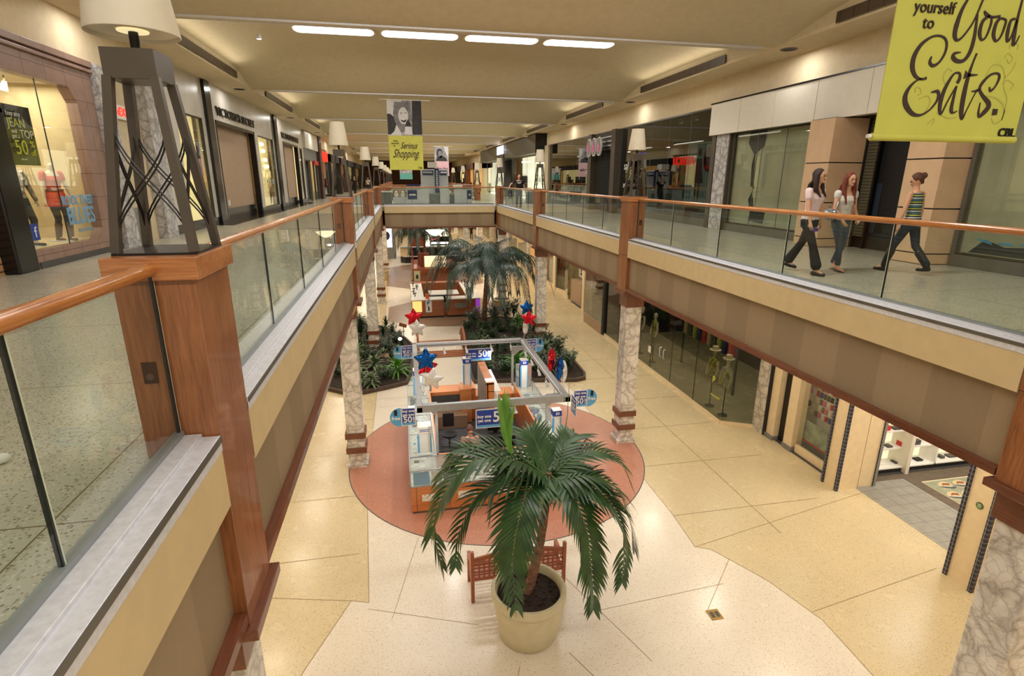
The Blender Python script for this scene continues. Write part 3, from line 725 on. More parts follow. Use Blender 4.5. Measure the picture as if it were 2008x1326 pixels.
# papered windows
def papered(y0, y1, label, tears):
    r = glass_front('papered_window', Rx, y0, y1, 5.75, 8.42, label, joints=2, frame='dsteel', fw=.07)
    P = MB()
    n = max(2, int((y1-y0)/.9)); L = (y1-y0)/n
    for i in range(n): P.box(Rx+.10+.012*(i % 2), Rx+.104+.012*(i % 2), y0+i*L-.05, y0+(i+1)*L+.05, 5.78, 8.40)
    P.build('paper_sheet', M['paper'], r)
    for pts in tears: MB().extr(pts, (Rx+.098, 0, 0), (0, 1, 0), (0, 0, 1), -.004).build('dark_gap', M['dark'], r)
    MB().box(Rx-.06, Rx+.1, y0-.05, y1+.05, ZU, 5.75).build('sill', M['dsteel'], r)
    return r
papered(12.35, 15.95, 'paper covered shop window between the marble pilaster and the peach stone pier',
        [[(15.3, 8.4), (14.55, 8.4), (14.6, 8.0), (15.0, 7.75), (15.35, 8.1)], [(14.98, 7.9), (14.9, 7.1), (14.82, 6.8), (15.02, 6.9), (15.08, 7.5)], [(14.9, 6.75), (14.75, 6.3), (14.95, 6.25), (15.05, 6.5)], [(14.95, 5.9), (14.25, 5.85), (14.2, 6.25), (14.85, 6.3)]])
papered(3.0, 8.35, 'paper covered shop window at the right edge of the photo with blue tape along its foot',
        [[(8.2, 5.8), (5.5, 5.8), (5.6, 5.98), (6.4, 5.93), (7.0, 6.0), (7.6, 5.95), (7.95, 6.05)]])
m = MB()
for i in range(7): m.extr([(5.7+.35*i, 5.97+.02*(i % 2)), (5.95+.35*i, 6.02-.03*(i % 2)), (6.0+.35*i, 6.06-.02*(i % 3)), (5.75+.35*i, 6.03)], (Rx+.095, 0, 0), (0, 1, 0), (0, 0, 1), -.003)
tag(m.build('masking_tape', M['lblue'], origin=(Rx+.09, 7, 6)), 'strips of blue masking tape along the torn paper in the window nearest the viewer', 'tape')
o = MB().box(9.97, 10.2, 16.05, 16.75, ZU, 8.43).build('marble_pilaster', M['marble_g'], origin=(10.05, 16.4, ZU), bevel=.01); tag(o, 'grey marble pilaster between the dark clothing shop glass and the papered window', 'pilaster')
tag(MB().box(9.96, 10.2, 16.78, 17.0, ZU, 9.3).box(9.96, 10.2, 15.97, 16.03, ZU, 8.43).build('steel_jamb', M['bronze'], origin=(10, 16.9, ZU)), 'thin metal jambs beside the grey marble pilaster', 'jamb')
def pier(pts, z0, z1, label):
    r = empty('stone_pier', (pts[0][0], pts[0][1], ZU), label, 'pier', 'peach stone piers beside the dark doorway')
    zs = [ZU, 5.73, 6.56, 7.45, z1]
    for i, (a, b) in enumerate(zip(zs, zs[1:])):
        MB().prism(pts, a+.012, b-.012).build('stone_block', M['peach'], r)
    cx = sum(p[0] for p in pts)/len(pts); cy = sum(p[1] for p in pts)/len(pts); ins = [(cx+(x-cx)*.96, cy+(y-cy)*.94) for x, y in pts]
    MB().prism(ins, ZU, z1).build('dark_joint', M['black'], r)
    return r
pier([(9.6, 12.1), (9.6, 11.32), (10.5, 11.32), (10.5, 12.1)], ZU, 8.42, 'peach stone pier behind the two walking women')
pier([(9.6, 9.3), (9.6, 8.55), (10.3, 8.4), (10.5, 9.3)], ZU, 8.42, 'peach stone pier behind the woman in the striped top')
r = empty('dark_shop_door', (10.55, 10.3, ZU), 'black doorway with rolled dark sheeting between the peach stone piers', 'door')
MB().box(10.6, 10.65, 9.2, 11.4, ZU, 8.42).build('door_panel', M['matblack'], r)
MB().box(10.50, 10.52, 10.95, 11.25, 5.8, 8.4).build('slatted_panel', grid_mat('dim_slats', (92, 88, 70), (30, 28, 24), (50, .07), .016), r)
MB().box(10.48, 10.55, 10.9, 10.95, ZU, 8.4).box(10.48, 10.55, 11.25, 11.31, ZU, 8.4).build('frame', M['black'], r)
MB().box(10.585, 10.598, 10.75, 10.9, 5.9, 7.0).build('blue_panel', plain('dim_blue', (40, 50, 62), .4), r)
MB().box(10.45, 10.47, 9.35, 9.75, 6.3, 7.65).build('blue_poster', plain('poster_blue', (44, 66, 120), .4), r)

# dark clothing shop
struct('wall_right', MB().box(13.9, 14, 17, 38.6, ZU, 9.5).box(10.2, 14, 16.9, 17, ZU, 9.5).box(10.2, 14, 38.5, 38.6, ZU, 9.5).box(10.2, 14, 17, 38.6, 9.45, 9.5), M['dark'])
glass_front('display_window', Rx, 17.1, 25.0, 5.78, 9.27, 'dark shop window with the word sale and a glowing blue strip', mat='dglass', joints=4, frame='dsteel')
glass_front('display_window', Rx, 28.9, 37.5, 5.78, 9.27, 'dark shop window between the shuttered entrance and the bright store', mat='dglass', joints=4, frame='dsteel')
tag(wx(Rx-.05, Rx+.15, (17.0, 25.1, ZU, 5.75), (28.8, 37.6, ZU, 5.75)).build('window_plinth', M['dsteel'], origin=(Rx, 25, ZU)), 'grey metal plinth under the dark clothing shop windows', 'plinth')
r = empty('shop_portal', (Rx, 27, ZU), 'bronze portal of the shuttered clothing shop', 'portal')
wx(Rx-.3, Rx+.3, (25.05, 25.55, ZU, 9.3)).build('jamb', M['bronze'], r); wx(Rx-.3, Rx+.3, (28.35, 28.85, ZU, 9.3)).build('jamb', M['bronze'], r)
wx(Rx-.1, Rx+.3, (25.5, 28.4, 8.45, 9.3)).build('header', M['dgrey'], r)
m = MB()
for zz in (8.62, 8.82, 9.02): m.box(Rx-.14, Rx-.1, 25.5, 28.9, zz, zz+.05)
m.build('header_rail', M['steel'], r)
m = MB()
for i in range(33): m.box(Rx+.0, Rx+.012, 25.55+.085*i, 25.562+.085*i, ZU, 8.45)
for i in range(34): m.box(Rx+.0, Rx+.012, 25.55, 28.35, ZU+.085*i, ZU+.012+.085*i)
tag(m.build('security_grille', M['dgrey'], origin=(Rx, 27, ZU)), 'closed metal mesh shutter under the three pink oval discs', 'shutter')
for i, ch in enumerate(('b', 'b', 'e')):
    yy = 28.35-.62*i; yy = 28.2-.75*i
    r = empty('oval_sign', (Rx-.3, yy, 8.6), ('pink oval disc sign over the shuttered entrance, %s of three' % ('far', 'middle', 'near')[i]), 'sign', 'oval discs over the shuttered shop')
    pts = [(.31*cos(2*pi*k/28), .44*sin(2*pi*k/28)) for k in range(28)]
    MB().extr(pts, (Rx-.42, yy, 8.62), (0, -1, 0), (0, 0, 1), .08).build('disc_rim', M['white'], r)
    MB().box(Rx-.42, Rx-.08, yy-.03, yy+.03, 8.55, 8.62).build('bracket', M['dgrey'], r)
    MB().extr([(a*.84, b*.88) for a, b in pts], (Rx-.50, yy, 8.62), (0, -1, 0), (0, 0, 1), .012).build('disc_face', M['grey'], r)
    text('lettering', ch, .66, (Rx-.52, yy, 8.60), FACE_XN, M['pink'], r, bold=.03)
tag(text('window_decal', 'sale', .5, (Rx-.03, 24.1, 7.65), FACE_XN, M['txtw']), 'white word sale on the dark shop glass behind the right lamp', 'lettering')
tag(text('window_decal', 'get', .26, (Rx-.03, 24.3, 6.85), FACE_XN, M['txtw']), 'small white lettering below the word sale', 'lettering')
tag(text('window_decal', 'sale', .4, (Rx-.03, 29.6, 7.5), FACE_XN, M['txtw']), 'white word sale on the dark glass beyond the shuttered entrance', 'lettering')
tag(MB().box(Rx+.4, Rx+.42, 23.2, 24.7, 8.12, 8.2).build('blue_tube_light', emit('blue_strip', (60, 60, 255), 2), origin=(Rx+.4, 24, 8.1)), 'glowing blue strip in the dark shop window above the word sale', 'light')
r = empty('fashion_poster', (Rx+.6, 18.9, 6.4), 'pale brick poster with a standing woman in a dark dress, in the dark shop window', 'poster')
MB().box(Rx+.6, Rx+.63, 18.1, 19.9, 6.2, 8.35).build('board', emit('self_lit_poster', (150, 156, 150), .55), r)  # board emits its own glow in place of light falling on it
m = MB().ball((Rx+.59, 18.95, 8.02), .02, .12, .15); m.build('head', M['skin'], r, smooth=True)
MB().extr([(18.75, 7.8), (19.15, 7.8), (19.2, 7.4), (19.3, 6.95), (18.6, 6.95), (18.7, 7.4)], (Rx+.58, 0, 0), (0, 1, 0), (0, 0, 1), -.01).build('dress', M['dgrey'], r)
MB().extr([(18.75, 6.95), (18.9, 6.95), (18.88, 6.3), (18.8, 6.3)], (Rx+.58, 0, 0), (0, 1, 0), (0, 0, 1), -.01).extr([(19.0, 6.95), (19.15, 6.95), (19.1, 6.3), (19.02, 6.3)], (Rx+.58, 0, 0), (0, 1, 0), (0, 0, 1), -.01).build('legs', M['skin'], r)
r = empty('round_sale_tag', (Rx+.5, 18.2, 7.6), 'red round sale tag beside the standing woman poster', 'tag')
MB().extr([(.3*cos(a*pi/12), .42*sin(a*pi/12)) for a in range(24)], (Rx+.5, 18.2, 7.75), (0, -1, 0), (0, 0, 1), .01).build('disc', M['red'], r); text('lettering', '50', .3, (Rx+.48, 18.2, 7.75), FACE_XN, M['txtw'], r)
tag(MB().box(Rx+.5, Rx+.52, 31.5, 33.3, 7.0, 8.9).build('grey_poster', emit('self_lit_grey_poster', (120, 120, 122), .3), origin=(Rx+1.2, 32, 7)), 'grey photograph poster in the dark window beyond the shuttered entrance', 'poster')  # poster sheet glows by itself so it reads behind the dark glass
for i in range(6): spot(Rx+.5, 18.2+1.15*i, 9.4, 'small spotlight at the top of the dark clothing shop window', 'spotlights in the dark clothing shop window', (.3, 0, -1), lit=(i < 3))

# bright store under the dark sign box
struct('wall_right', MB().box(9.95, 10.25, 37.6, 38.6, ZU, 9.3), M['wallpaint'])
r = empty('store_sign_box', (9.8, 52, 8.9), 'long dark sign box over the brightly lit store behind the man in black', 'sign')
MB().box(9.3, 10.2, 38.7, 66, 8.85, 10.05).build('box', plain('olive_sign', (88, 80, 58), .5), r)
MB().box(9.3, 10.2, 38.64, 38.7, 8.8, 10.1).build('end_panel', M['black'], r)
MB().box(9.2, 9.3, 50.6, 54.0, 7.6, 9.95).build('centre_panel', plain('olive_sign2', (74, 68, 50), .5), r)
for zz, k in ((9.25, 7), (8.15, 4)):
    for i in range(k):
        yy = 53.6-.46*i-(.2 if k == 7 and i > 2 else 0)-(.6 if k == 4 else 0)
        m = MB().box(9.14, 9.2, yy-.33, yy-.23, zz, zz+.7)
        if i % 2 == 0: m.box(9.14, 9.2, yy-.12, yy-.02, zz, zz+.7)
        m.box(9.14, 9.2, yy-.33, yy-.02, zz+(.6 if i % 3 else .3), zz+(.7 if i % 3 else .4))
        m.build('glowing_letter', emit('white_letters', (240, 240, 255), 2.5), r)
r = glass_front('display_window', 10.05, 38.9, 50.2, 5.75, 8.8, 'bright white display window of the store behind the right lamp', joints=3)
MB().box(10.95, 11.0, 38.7, 50.4, ZU, 8.9).build('lit_back_wall', M['litwhite'], r); MB().box(10.2, 11, 38.62, 38.7, ZU, 8.9).build('side_wall', M['shopwall'], r)
r = glass_front('display_window', 10.05, 54.4, 65.6, 5.75, 8.8, 'far pale display window beyond the dark entrance of the bright store', joints=3)
MB().box(10.75, 10.8, 54, 66, ZU, 8.9).build('lit_back_wall', M['litwhite'], r)
tag(MB().box(9.9, 10.2, 50.4, 54.2, ZU, 8.8).build('store_doorway', M['matblack'], origin=(10, 52, ZU)), 'dark entrance of the bright store left of the man in black', 'doorway')
# garments hung in the bright window
for i in range(7):
    yy = 46.5+.55*i; cm = (M['dark'], M['dgrey'], M['navy'])[i % 3]
    r = empty('hanging_garment', (10.45, yy, 6.3), ('black', 'grey', 'navy')[i % 3]+' garment on a hanger in the bright store window, '+('near', 'near', 'middle', 'middle', 'middle', 'far', 'far')[i]+' end', 'clothes', 'garments hanging in the bright store')
    MB().extr([(-.22, .95), (-.06, 1.06), (.06, 1.06), (.22, .95), (.2, .3), (.24, 0), (-.24, 0), (-.2, .3)], (10.45, yy, 6.3), (0, 1, 0), (0, 0, 1), .06).build('cloth', cm, r)
    MB().tube([(10.48, yy, 7.3), (10.48, yy+.03, 7.45), (10.48, yy, 7.5)], .012, 5).build('hook', M['dsteel'], r)
for i in range(6):
    yy = 39.6+1.1*i; m = MB().box(10.25, 10.6, yy, yy+.7, ZU, 6.2+.1*(i % 3)); 
    tag(m.build('display_table', (M['cream'], M['red'], M['white'])[i % 3], origin=(10.9, yy, ZU)), 'low display table of goods on the bright store floor', 'table', 'display tables in the bright store')
for i, (a, b, mt, fr) in enumerate([(66.3, 74, 'litwhite', 'wallpaint'), (74.5, 84, 'litwarm', 'wood'), (84.5, 98, 'litwarm', 'dark'), (98.5, 111, 'litwin', 'brick')]):
    lb = ['pale box front shop beyond the dark sign box', 'orange wood framed shop front on the far right walkway', 'dim distant shop front on the right walkway', 'farthest shop front on the right walkway'][i]
    r = empty('distant_shop_front', (Rx, a, ZU), lb, 'shop front'); wx(Rx-.5, Rx+.2, (a, a+.6, ZU, 9.1), (b-.3, b, ZU, 9.1), (a, b, 8.3, 9.1)).build('surround', M[fr], r)
    wx(Rx+.8, Rx+.9, (a, b, ZU, 8.4)).build('lit_interior', M[mt], r); wx(Rx+.2, Rx+.6, *[(a+1+1.6*j, a+1.8+1.6*j, ZU, 6.6+.3*(j % 3)) for j in range(int((b-a-2)/1.6))]).build('display_stand', M['dark'], r)

SLOT = grid_mat('air_slot_louvre', (74, 60, 48), (44, 36, 30), (.36, 50), .03)
# --- ceiling fittings
ORD = ('nearest the viewer', 'second from the viewer', 'third from the viewer', 'fourth from the viewer', 'fifth from the viewer', 'sixth from the viewer', 'seventh from the viewer', 'eighth from the viewer', 'farthest from the viewer')
for k in range(0, 8):
    yc = PY[k]+4.82
    for i in (range(4) if k == 2 else ()):
        x = -1.63+2.42*i; pts = []
        for cx, a0 in ((x+.95, -90), (x-.95, 90)):
            for a in range(0, 181, 30): pts.append((cx+.15*cos(radians(a0+a))+(.0), yc+.36*sin(radians(a0+a))))
        r = empty('ceiling_light_panel', (x, yc, ZC+.96), 'glowing lozenge light panel in the vaulted ceiling, %s of its row of four' % ['leftmost', 'second from the left', 'third from the left', 'rightmost'][i], 'light', 'ceiling light panels')
        MB().prism(pts, ZC+.945, ZC+.975).build('diffuser', M['panel'], r)
        MB().prism([(x+(a-x)*1.05, yc+(b-yc)*1.12) for a, b in pts], ZC+.955, ZC+.99).build('frame', M['soffit'], r)
    for side, xx, face in ((-1, XCL, 1), (1, XCR, -1)):
        r = empty('ceiling_air_slot', (xx, yc, ZC+.05), 'long dark air slot along the %s edge of the ceiling, %s' % ('left' if side < 0 else 'right', ORD[k]), 'vent', 'air slots along the ceiling')
        a, b = sorted((xx+face*.005, xx+face*.03)); MB().box(a, b, yc-2.8, yc+2.8, ZC+.05, ZC+.26).build('slot', SLOT, r)
for k in range(0, 9):
    for xx in (-5.5, 9.45):
        r = empty('recessed_downlight', (xx, PY[k], ZC), 'round recessed downlight in the %s soffit, %s' % ('left' if xx < 0 else 'right', ORD[k]), 'light', 'recessed downlights along the soffits')
        MB().lathe([(.20, ZC-.012), (.20, ZC+.0), (.15, ZC+.0), (.15, ZC-.012), (.20, ZC-.012)], (xx, PY[k], 0), 20, cap=False).build('trim_ring', M['bronze'], r)
        MB().lathe([(.001, ZC-.004), (.15, ZC-.004), (.15, ZC-.002), (.001, ZC-.002)], (xx, PY[k], 0), 20, cap=False).build('baffle', M['dark'], r)
spot(-3.7, 18.1, ZC+.96, 'small bright spotlight in the vaulted ceiling left of the light panels', None, (0, 0, -1))
# --- hanging banners
def strokes(name, paths, fn, w, mat, parent, t=.004):
    """inked brush strokes: variable-width ribbons extruded a little"""
    m = MB()
    for pts, ws in paths:
        # resample with Catmull-Rom
        P = [Vector((a, b)) for a, b in pts]; Q = []; WW = []
        for i in range(len(P)-1):
            p0, p1, p2, p3 = P[max(i-1, 0)], P[i], P[i+1], P[min(i+2, len(P)-1)]
            for q in range(6):
                u = q/6; Q.append(.5*((2*p1)+(-p0+p2)*u+(2*p0-5*p1+4*p2-p3)*u*u+(-p0+3*p1-3*p2+p3)*u**3))
                WW.append(ws[min(i, len(ws)-1)]*(1-u)+ws[min(i+1, len(ws)-1)]*u)
        Q.append(P[-1]); WW.append(ws[-1]); n = len(Q); b = len(m.v)
        for i in range(n):
            d = (Q[min(i+1, n-1)]-Q[max(i-1, 0)]).normalized(); nr = Vector((-d.y, d.x))*WW[i]*w/2
            for s_ in (-1, 1):
                c = Q[i]+nr*s_; p = fn(c.x, c.y)
                m.v.append(Vector(p)); m.v.append(Vector((p[0], p[1]-t, p[2])))
        for i in range(n-1):
            k = b+4*i; m.f += [(k+1, k+3, k+7, k+5), (k, k+4, k+6, k+2), (k, k+1, k+5, k+4), (k+2, k+6, k+7, k+3)]
        k = b+4*(n-1); m.f += [(b, b+2, b+3, b+1), (k, k+1, k+3, k+2)]
    return m.build(name, mat, parent)
INK = [([(3.599,7.867),(3.594,7.831),(3.626,7.811),(3.67,7.834),(3.701,7.891),(3.702,7.946),(3.676,7.982),(3.627,7.995),(3.566,7.984),(3.498,7.936),(3.461,7.867),(3.461,7.798),(3.497,7.744),(3.553,7.723),(3.593,7.733)], [0.009,0.0197,0.0215,0.0144,0.0161,0.0161,0.0135,0.0126,0.0144,0.0233,0.0323,0.0341,0.0233,0.0108,0.0197]),
 ([(3.56,7.73),(3.51,7.709),(3.467,7.665),(3.449,7.608),(3.472,7.552),(3.535,7.503),(3.602,7.495),(3.668,7.528),(3.711,7.58),(3.722,7.624),(3.705,7.652),(3.656,7.644)], [0.0072,0.0108,0.0215,0.0341,0.0377,0.0269,0.0144,0.0108,0.0135,0.0215,0.0215,0.0072]),
 ([(3.856,7.71),(3.868,7.743),(3.855,7.773),(3.81,7.764),(3.767,7.682),(3.749,7.595),(3.759,7.523),(3.778,7.512),(3.81,7.597),(3.851,7.685)], [0.0233,0.0215,0.0126,0.0126,0.0251,0.0323,0.0233,0.0108,0.009,0.009]),
 ([(3.856,7.692),(3.851,7.613),(3.853,7.536),(3.875,7.517),(3.906,7.531)], [0.0108,0.0197,0.0269,0.0126,0.0045]),
 ([(3.965,7.902),(3.949,7.838),(3.936,7.753),(3.933,7.637),(3.942,7.528),(3.962,7.48),(3.982,7.529),(4.014,7.618),(4.04,7.677)], [0.0126,0.0126,0.0251,0.0359,0.0341,0.0179,0.0072,0.0054,0.0072]),
 ([(3.902,7.764),(3.933,7.763),(4.013,7.768)], [0.0556,0.0215,0.0045]),
 ([(3.992,7.661),(4.034,7.666),(4.056,7.677)], [0.0045,0.0161,0.0072]),
 ([(4.136,7.695),(4.152,7.67),(4.184,7.696),(4.203,7.755),(4.181,7.783),(4.122,7.772),(4.07,7.721),(4.057,7.677),(4.096,7.635),(4.156,7.593),(4.167,7.563),(4.139,7.525),(4.108,7.498),(4.092,7.524),(4.088,7.591)], [0.0045,0.0179,0.0108,0.0179,0.0126,0.0144,0.0215,0.0179,0.0215,0.0323,0.0359,0.0323,0.0179,0.0144,0.0045]),
 ([(4.214,7.531),(4.255,7.532)], [0.0431,0.0377]),
 ([(3.918,8.223),(3.937,8.268),(3.911,8.306),(3.864,8.309),(3.82,8.274),(3.795,8.22),(3.765,8.152),(3.749,8.064),(3.752,8.003),(3.781,7.975),(3.825,8.006),(3.882,8.097),(3.918,8.223)], [0.0126,0.009,0.0108,0.0144,0.0144,0.0161,0.0233,0.0341,0.0305,0.0161,0.0126,0.0108,0.0126]),
 ([(3.902,8.139),(3.906,8.092),(3.915,7.99),(3.905,7.906),(3.869,7.854),(3.815,7.848),(3.775,7.87),(3.783,7.894),(3.831,7.903)], [0.0072,0.0161,0.0251,0.0269,0.0215,0.0251,0.0287,0.0179,0.0045]),
 ([(4.001,8.134),(3.957,8.101),(3.95,8.033),(3.978,7.988),(4.011,8.008),(4.028,8.085),(4.022,8.125)], [0.0161,0.0215,0.0269,0.0144,0.0126,0.0161,0.0126]),
 ([(3.95,8.162),(3.972,8.143),(4.021,8.129),(4.091,8.137)], [0.0072,0.0233,0.0144,0.0161]),
 ([(4.097,8.126),(4.071,8.094),(4.069,8.025),(4.101,7.985),(4.133,8.014),(4.148,8.084),(4.143,8.117),(4.102,8.126)], [0.0161,0.0233,0.0269,0.0144,0.0126,0.0161,0.0126,0.0126]),
 ([(4.222,8.129),(4.188,8.114),(4.184,8.038),(4.2,7.988),(4.225,8.026),(4.236,8.123)], [0.0126,0.0179,0.0269,0.0161,0.0108,0.0126]),
 ([(4.243,8.293),(4.243,8.246),(4.24,8.13),(4.246,8.027),(4.255,7.971),(4.276,7.986),(4.291,8.029)], [0.0108,0.0126,0.0179,0.0269,0.0233,0.009,0.0045])]
FAINT = [([(3.763,7.697),(3.731,7.745),(3.755,7.795),(3.796,7.783)], [0.009,0.009,0.009,0.0072]),
 ([(3.528,7.639),(3.521,7.667),(3.557,7.668),(3.576,7.633),(3.55,7.625)], [0.0072,0.0072,0.0072,0.0072,0.0072]),
 ([(3.566,7.597),(3.634,7.621),(3.664,7.579),(3.642,7.52)], [0.0072,0.009,0.0108,0.0072]),
 ([(4.125,7.636),(4.217,7.624),(4.302,7.574),(4.318,7.492),(4.26,7.453),(4.219,7.49)], [0.0072,0.0108,0.0144,0.0126,0.009,0.0072]),
 ([(4.313,7.477),(4.319,7.612),(4.262,7.699),(4.277,7.743),(4.345,7.716),(4.325,7.686)], [0.0072,0.009,0.009,0.0072,0.0072,0.0072]),
 ([(4.085,7.765),(4.123,7.831),(4.199,7.834),(4.249,7.771),(4.248,7.713)], [0.0072,0.009,0.0108,0.0108,0.0072]),
 ([(4.212,7.884),(4.232,7.914),(4.279,7.887),(4.262,7.851),(4.234,7.878)], [0.0072,0.0072,0.0072,0.0072,0.0054]),
 ([(4.253,7.757),(4.298,7.802),(4.318,7.86)], [0.0072,0.009,0.0054]),
 ([(3.737,7.515),(3.842,7.481),(3.916,7.49)], [0.0072,0.009,0.0054]),
 ([(3.682,7.44),(3.728,7.478),(3.721,7.434)], [0.0072,0.0072,0.0072]),
 ([(4.233,7.942),(4.238,7.984),(4.3,7.973),(4.302,7.938)], [0.0072,0.0072,0.0072,0.0072])]
# ---- near banner
def banner(x0, x1, y, z0, z1, label, col='yellow', split=.5, rod=(-.25, .35)):
    r = empty('hanging_banner', ((x0+x1)/2, y, z0), label, 'banner')
    zm = z0+(z1-z0)*split
    MB().box(x0, x1, y-.003, y+.003, z0+.04, zm).build('lower_cloth', M[col], r)
    MB().tube([(x0-.02, y, z0+.025), (x1, y, z0+.025)], .025, 12).build('hem', M[col], r, smooth=True)
    MB().tube([(x0-.05, y, z0+.03), (x0-.018, y, z0+.03)], .014, 8).build('hem_rod', M['white'], r)
    MB().box(x0, x1, y-.003, y+.003, zm, z1).build('photo_cloth', plain('photo_grey', (150, 146, 146), .7, var=.25, scale=2.5), r)
    MB().tube([(x0+rod[0], y, z1), (x1+rod[1], y, z1)], .014, 8).build('top_rod', M['white'], r)
    for xx in (x0+.1, x1-.1): MB().tube([(xx, y, z1), (xx, y, ZC)], .004, 5).build('hanging_wire', M['steel'], r)
    return r
M['swirl'] = plain('banner_swirl', (178, 174, 76), .7, var=0)
b = banner(3.255, 4.47, 3.46, 7.32, 9.77, 'large yellow-green banner with brown script lettering, top right of the photo')
strokes('lettering', [(p, w) for p, w in INK], lambda a, c: (a, 3.455, c), 1.0, M['ink'], b)
strokes('swirl_print', [(p, w) for p, w in FAINT], lambda a, c: (a, 3.456, c), 1.0, M['swirl'], b, t=.001)
text('lettering', 'yourself', .105, (3.548, 3.452, 8.158), FACE_Y, M['ink'], b, xs=.95)
text('lettering', 'to', .105, (3.522, 3.452, 8.066), FACE_Y, M['ink'], b)
text('lettering', 'treat', .105, (3.52, 3.452, 8.25), FACE_Y, M['ink'], b)
text('lettering', 'CBL', .083, (4.381, 3.452, 7.391), FACE_Y, M['black'], b, bold=.002, xs=1.05)
# ---- banner over the void
b = banner(-.36, .93, 22.6, 7.38, 9.92, 'yellow and black-and-white banner of a smiling woman hanging in the middle of the mall', rod=(-.25, .35))
bx, by = -.36, 22.59
def patch(name, pts, mt, par, ox, oy, lay=1):
    MB().extr(pts, (ox, oy-.002*lay, 0), (1, 0, 0), (0, 0, 1), .0015).build(name, M[mt] if isinstance(mt, str) else mt, par)
M['bwl'] = plain('print_pale', (205, 202, 200), .7, var=.04); M['bwm'] = plain('print_mid', (120, 116, 116), .7, var=.15); M['bwd'] = plain('print_dark', (48, 44, 46), .7, var=.2)
def ell(cx, cz, a, c, n=24, t=0): return [(cx+a*cos(2*pi*k/n)*cos(t)-c*sin(2*pi*k/n)*sin(t), cz+a*cos(2*pi*k/n)*sin(t)+c*sin(2*pi*k/n)*cos(t)) for k in range(n)]
patch('photo_print', [(0, 9.9), (.55, 9.9), (.5, 8.65), (0, 8.65)], 'bwl', b, bx, by, 1)
patch('photo_print', [(.95, 9.9), (1.29, 9.9), (1.29, 8.7), (.92, 8.7)], 'bwd', b, bx, by, 1)
patch('photo_print', [(0, 9.42), (.12, 9.42), (.26, 9.3), (.33, 9.05), (.24, 8.8), (.1, 8.68), (0, 8.68)], 'bwd', b, bx, by, 2)
patch('photo_print', [(.28, 9.85), (.85, 9.85), (.93, 9.3), (.85, 8.9), (.5, 8.75), (.3, 9.1), (.22, 9.4)], 'bwm', b, bx, by, 3)
patch('photo_print', ell(.60, 9.36, .185, .30), 'bwl', b, bx, by, 4)
patch('photo_print', [(.48, 9.22), (.54, 9.15), (.62, 9.12), (.69, 9.16), (.74, 9.24), (.61, 9.19)], 'bwd', b, bx, by, 5)
patch('photo_print', ell(.52, 9.45, .035, .014), 'bwd', b, bx, by, 5); patch('photo_print', ell(.69, 9.46, .035, .014), 'bwd', b, bx, by, 5)
patch('photo_print', [(.62, 8.68), (.92, 8.68), (.9, 8.95), (.88, 9.15), (.76, 9.22), (.66, 9.1)], 'bwl', b, bx, by, 6)
patch('photo_print', [(.64, 8.98), (.9, 8.98), (.86, 9.12), (.78, 9.24), (.7, 9.15)], 'bwd', b, bx, by, 7)
def script(s, size, x, y, z, par, xs=.62, shear=.35):
    o = text('lettering', s, size, (x, y, z), FACE_Y, M['ink'], par, xs=xs)
    ox = x-wloc(par).x; oz = z-wloc(par).z
    for v in o.data.vertices: v.co.x += (v.co.z-oz)*shear
    return o
script('Serious', .34, .42, by-.01, 8.28, b); script('Shopping.', .44, .32, by-.01, 7.98, b, xs=.6)
text('lettering', 'treat', .09, (-.10, by-.01, 8.46), FACE_Y, M['ink'], b); text('lettering', 'yourself', .09, (-.12, by-.01, 8.37), FACE_Y, M['ink'], b); text('lettering', 'to', .09, (-.15, by-.01, 8.28), FACE_Y, M['ink'], b)
text('lettering', 'CBL', .1, (.80, by-.01, 7.47), FACE_Y, M['black'], b)
M['palepink'] = plain('banner_pink', (214, 172, 176), .7, var=.02); M['teal'] = plain('banner_teal', (92, 160, 152), .7, var=.02)
b = banner(3.0, 4.22, 49.5, 7.3, 9.75, 'pale pink banner with a black-and-white portrait far beyond the bridge', col='palepink')
bx, by = 3.0, 49.49
patch('photo_print', ell(.45, 9.15, .28, .42), 'bwd', b, bx, by, 1); patch('photo_print', ell(.5, 9.1, .2, .3), 'bwm', b, bx, by, 2)
patch('photo_print', [(.1, 8.54), (1.1, 8.54), (1.0, 8.8), (.6, 9.0), (.2, 8.8)], 'bwd', b, bx, by, 2); patch('photo_print', [(.8, 9.7), (1.2, 9.7), (1.2, 8.9), (1.0, 9.1)], 'bwl', b, bx, by, 1)
script('Great Value', .4, 3.62, by-.01, 7.9, b, xs=.5)
b = banner(-2.2+2.2, 1.5, 70, 7.0, 8.4, 'small teal banner far away under the yellow banner', col='teal')
# ---- kiosk on the bridge
M['kwhite'] = plain('kiosk_pale_panel', (198, 200, 204), .35, var=.02)
M['drape'] = plain('grey_drape', (110, 116, 112), .8, var=.12)
r = empty('bridge_kiosk', (2.4, 36.8, ZU), 'pale kiosk on the bridge with tall centre panel and navy signs', 'kiosk')
MB().box(1.33, 3.12, 37.4, 37.5, ZU, 7.66).build('back_panel', M['kwhite'], r, bevel=.01)
MB().box(2.24, 2.50, 37.25, 37.4, 6.2, 7.72).build('vertical_sign', M['navy'], r)
for i in range(9): MB().box(2.31, 2.43, 37.24, 37.25, 6.5+.125*i, 6.57+.125*i).build('glyph', M['txtw'], r)
for x0, x1 in ((1.45, 2.15), (2.56, 3.02)):
    s_ = MB().box(x0, x1, 37.34, 37.4, 7.3, 7.58).build('navy_sign', M['navy'], r)
    for i in range(6): MB().box(x0+.06+(x1-x0)*i*.145, x0+.06+(x1-x0)*i*.145+.06, 37.33, 37.34, 7.42, 7.52).build('glyph', M['txtw'], s_)
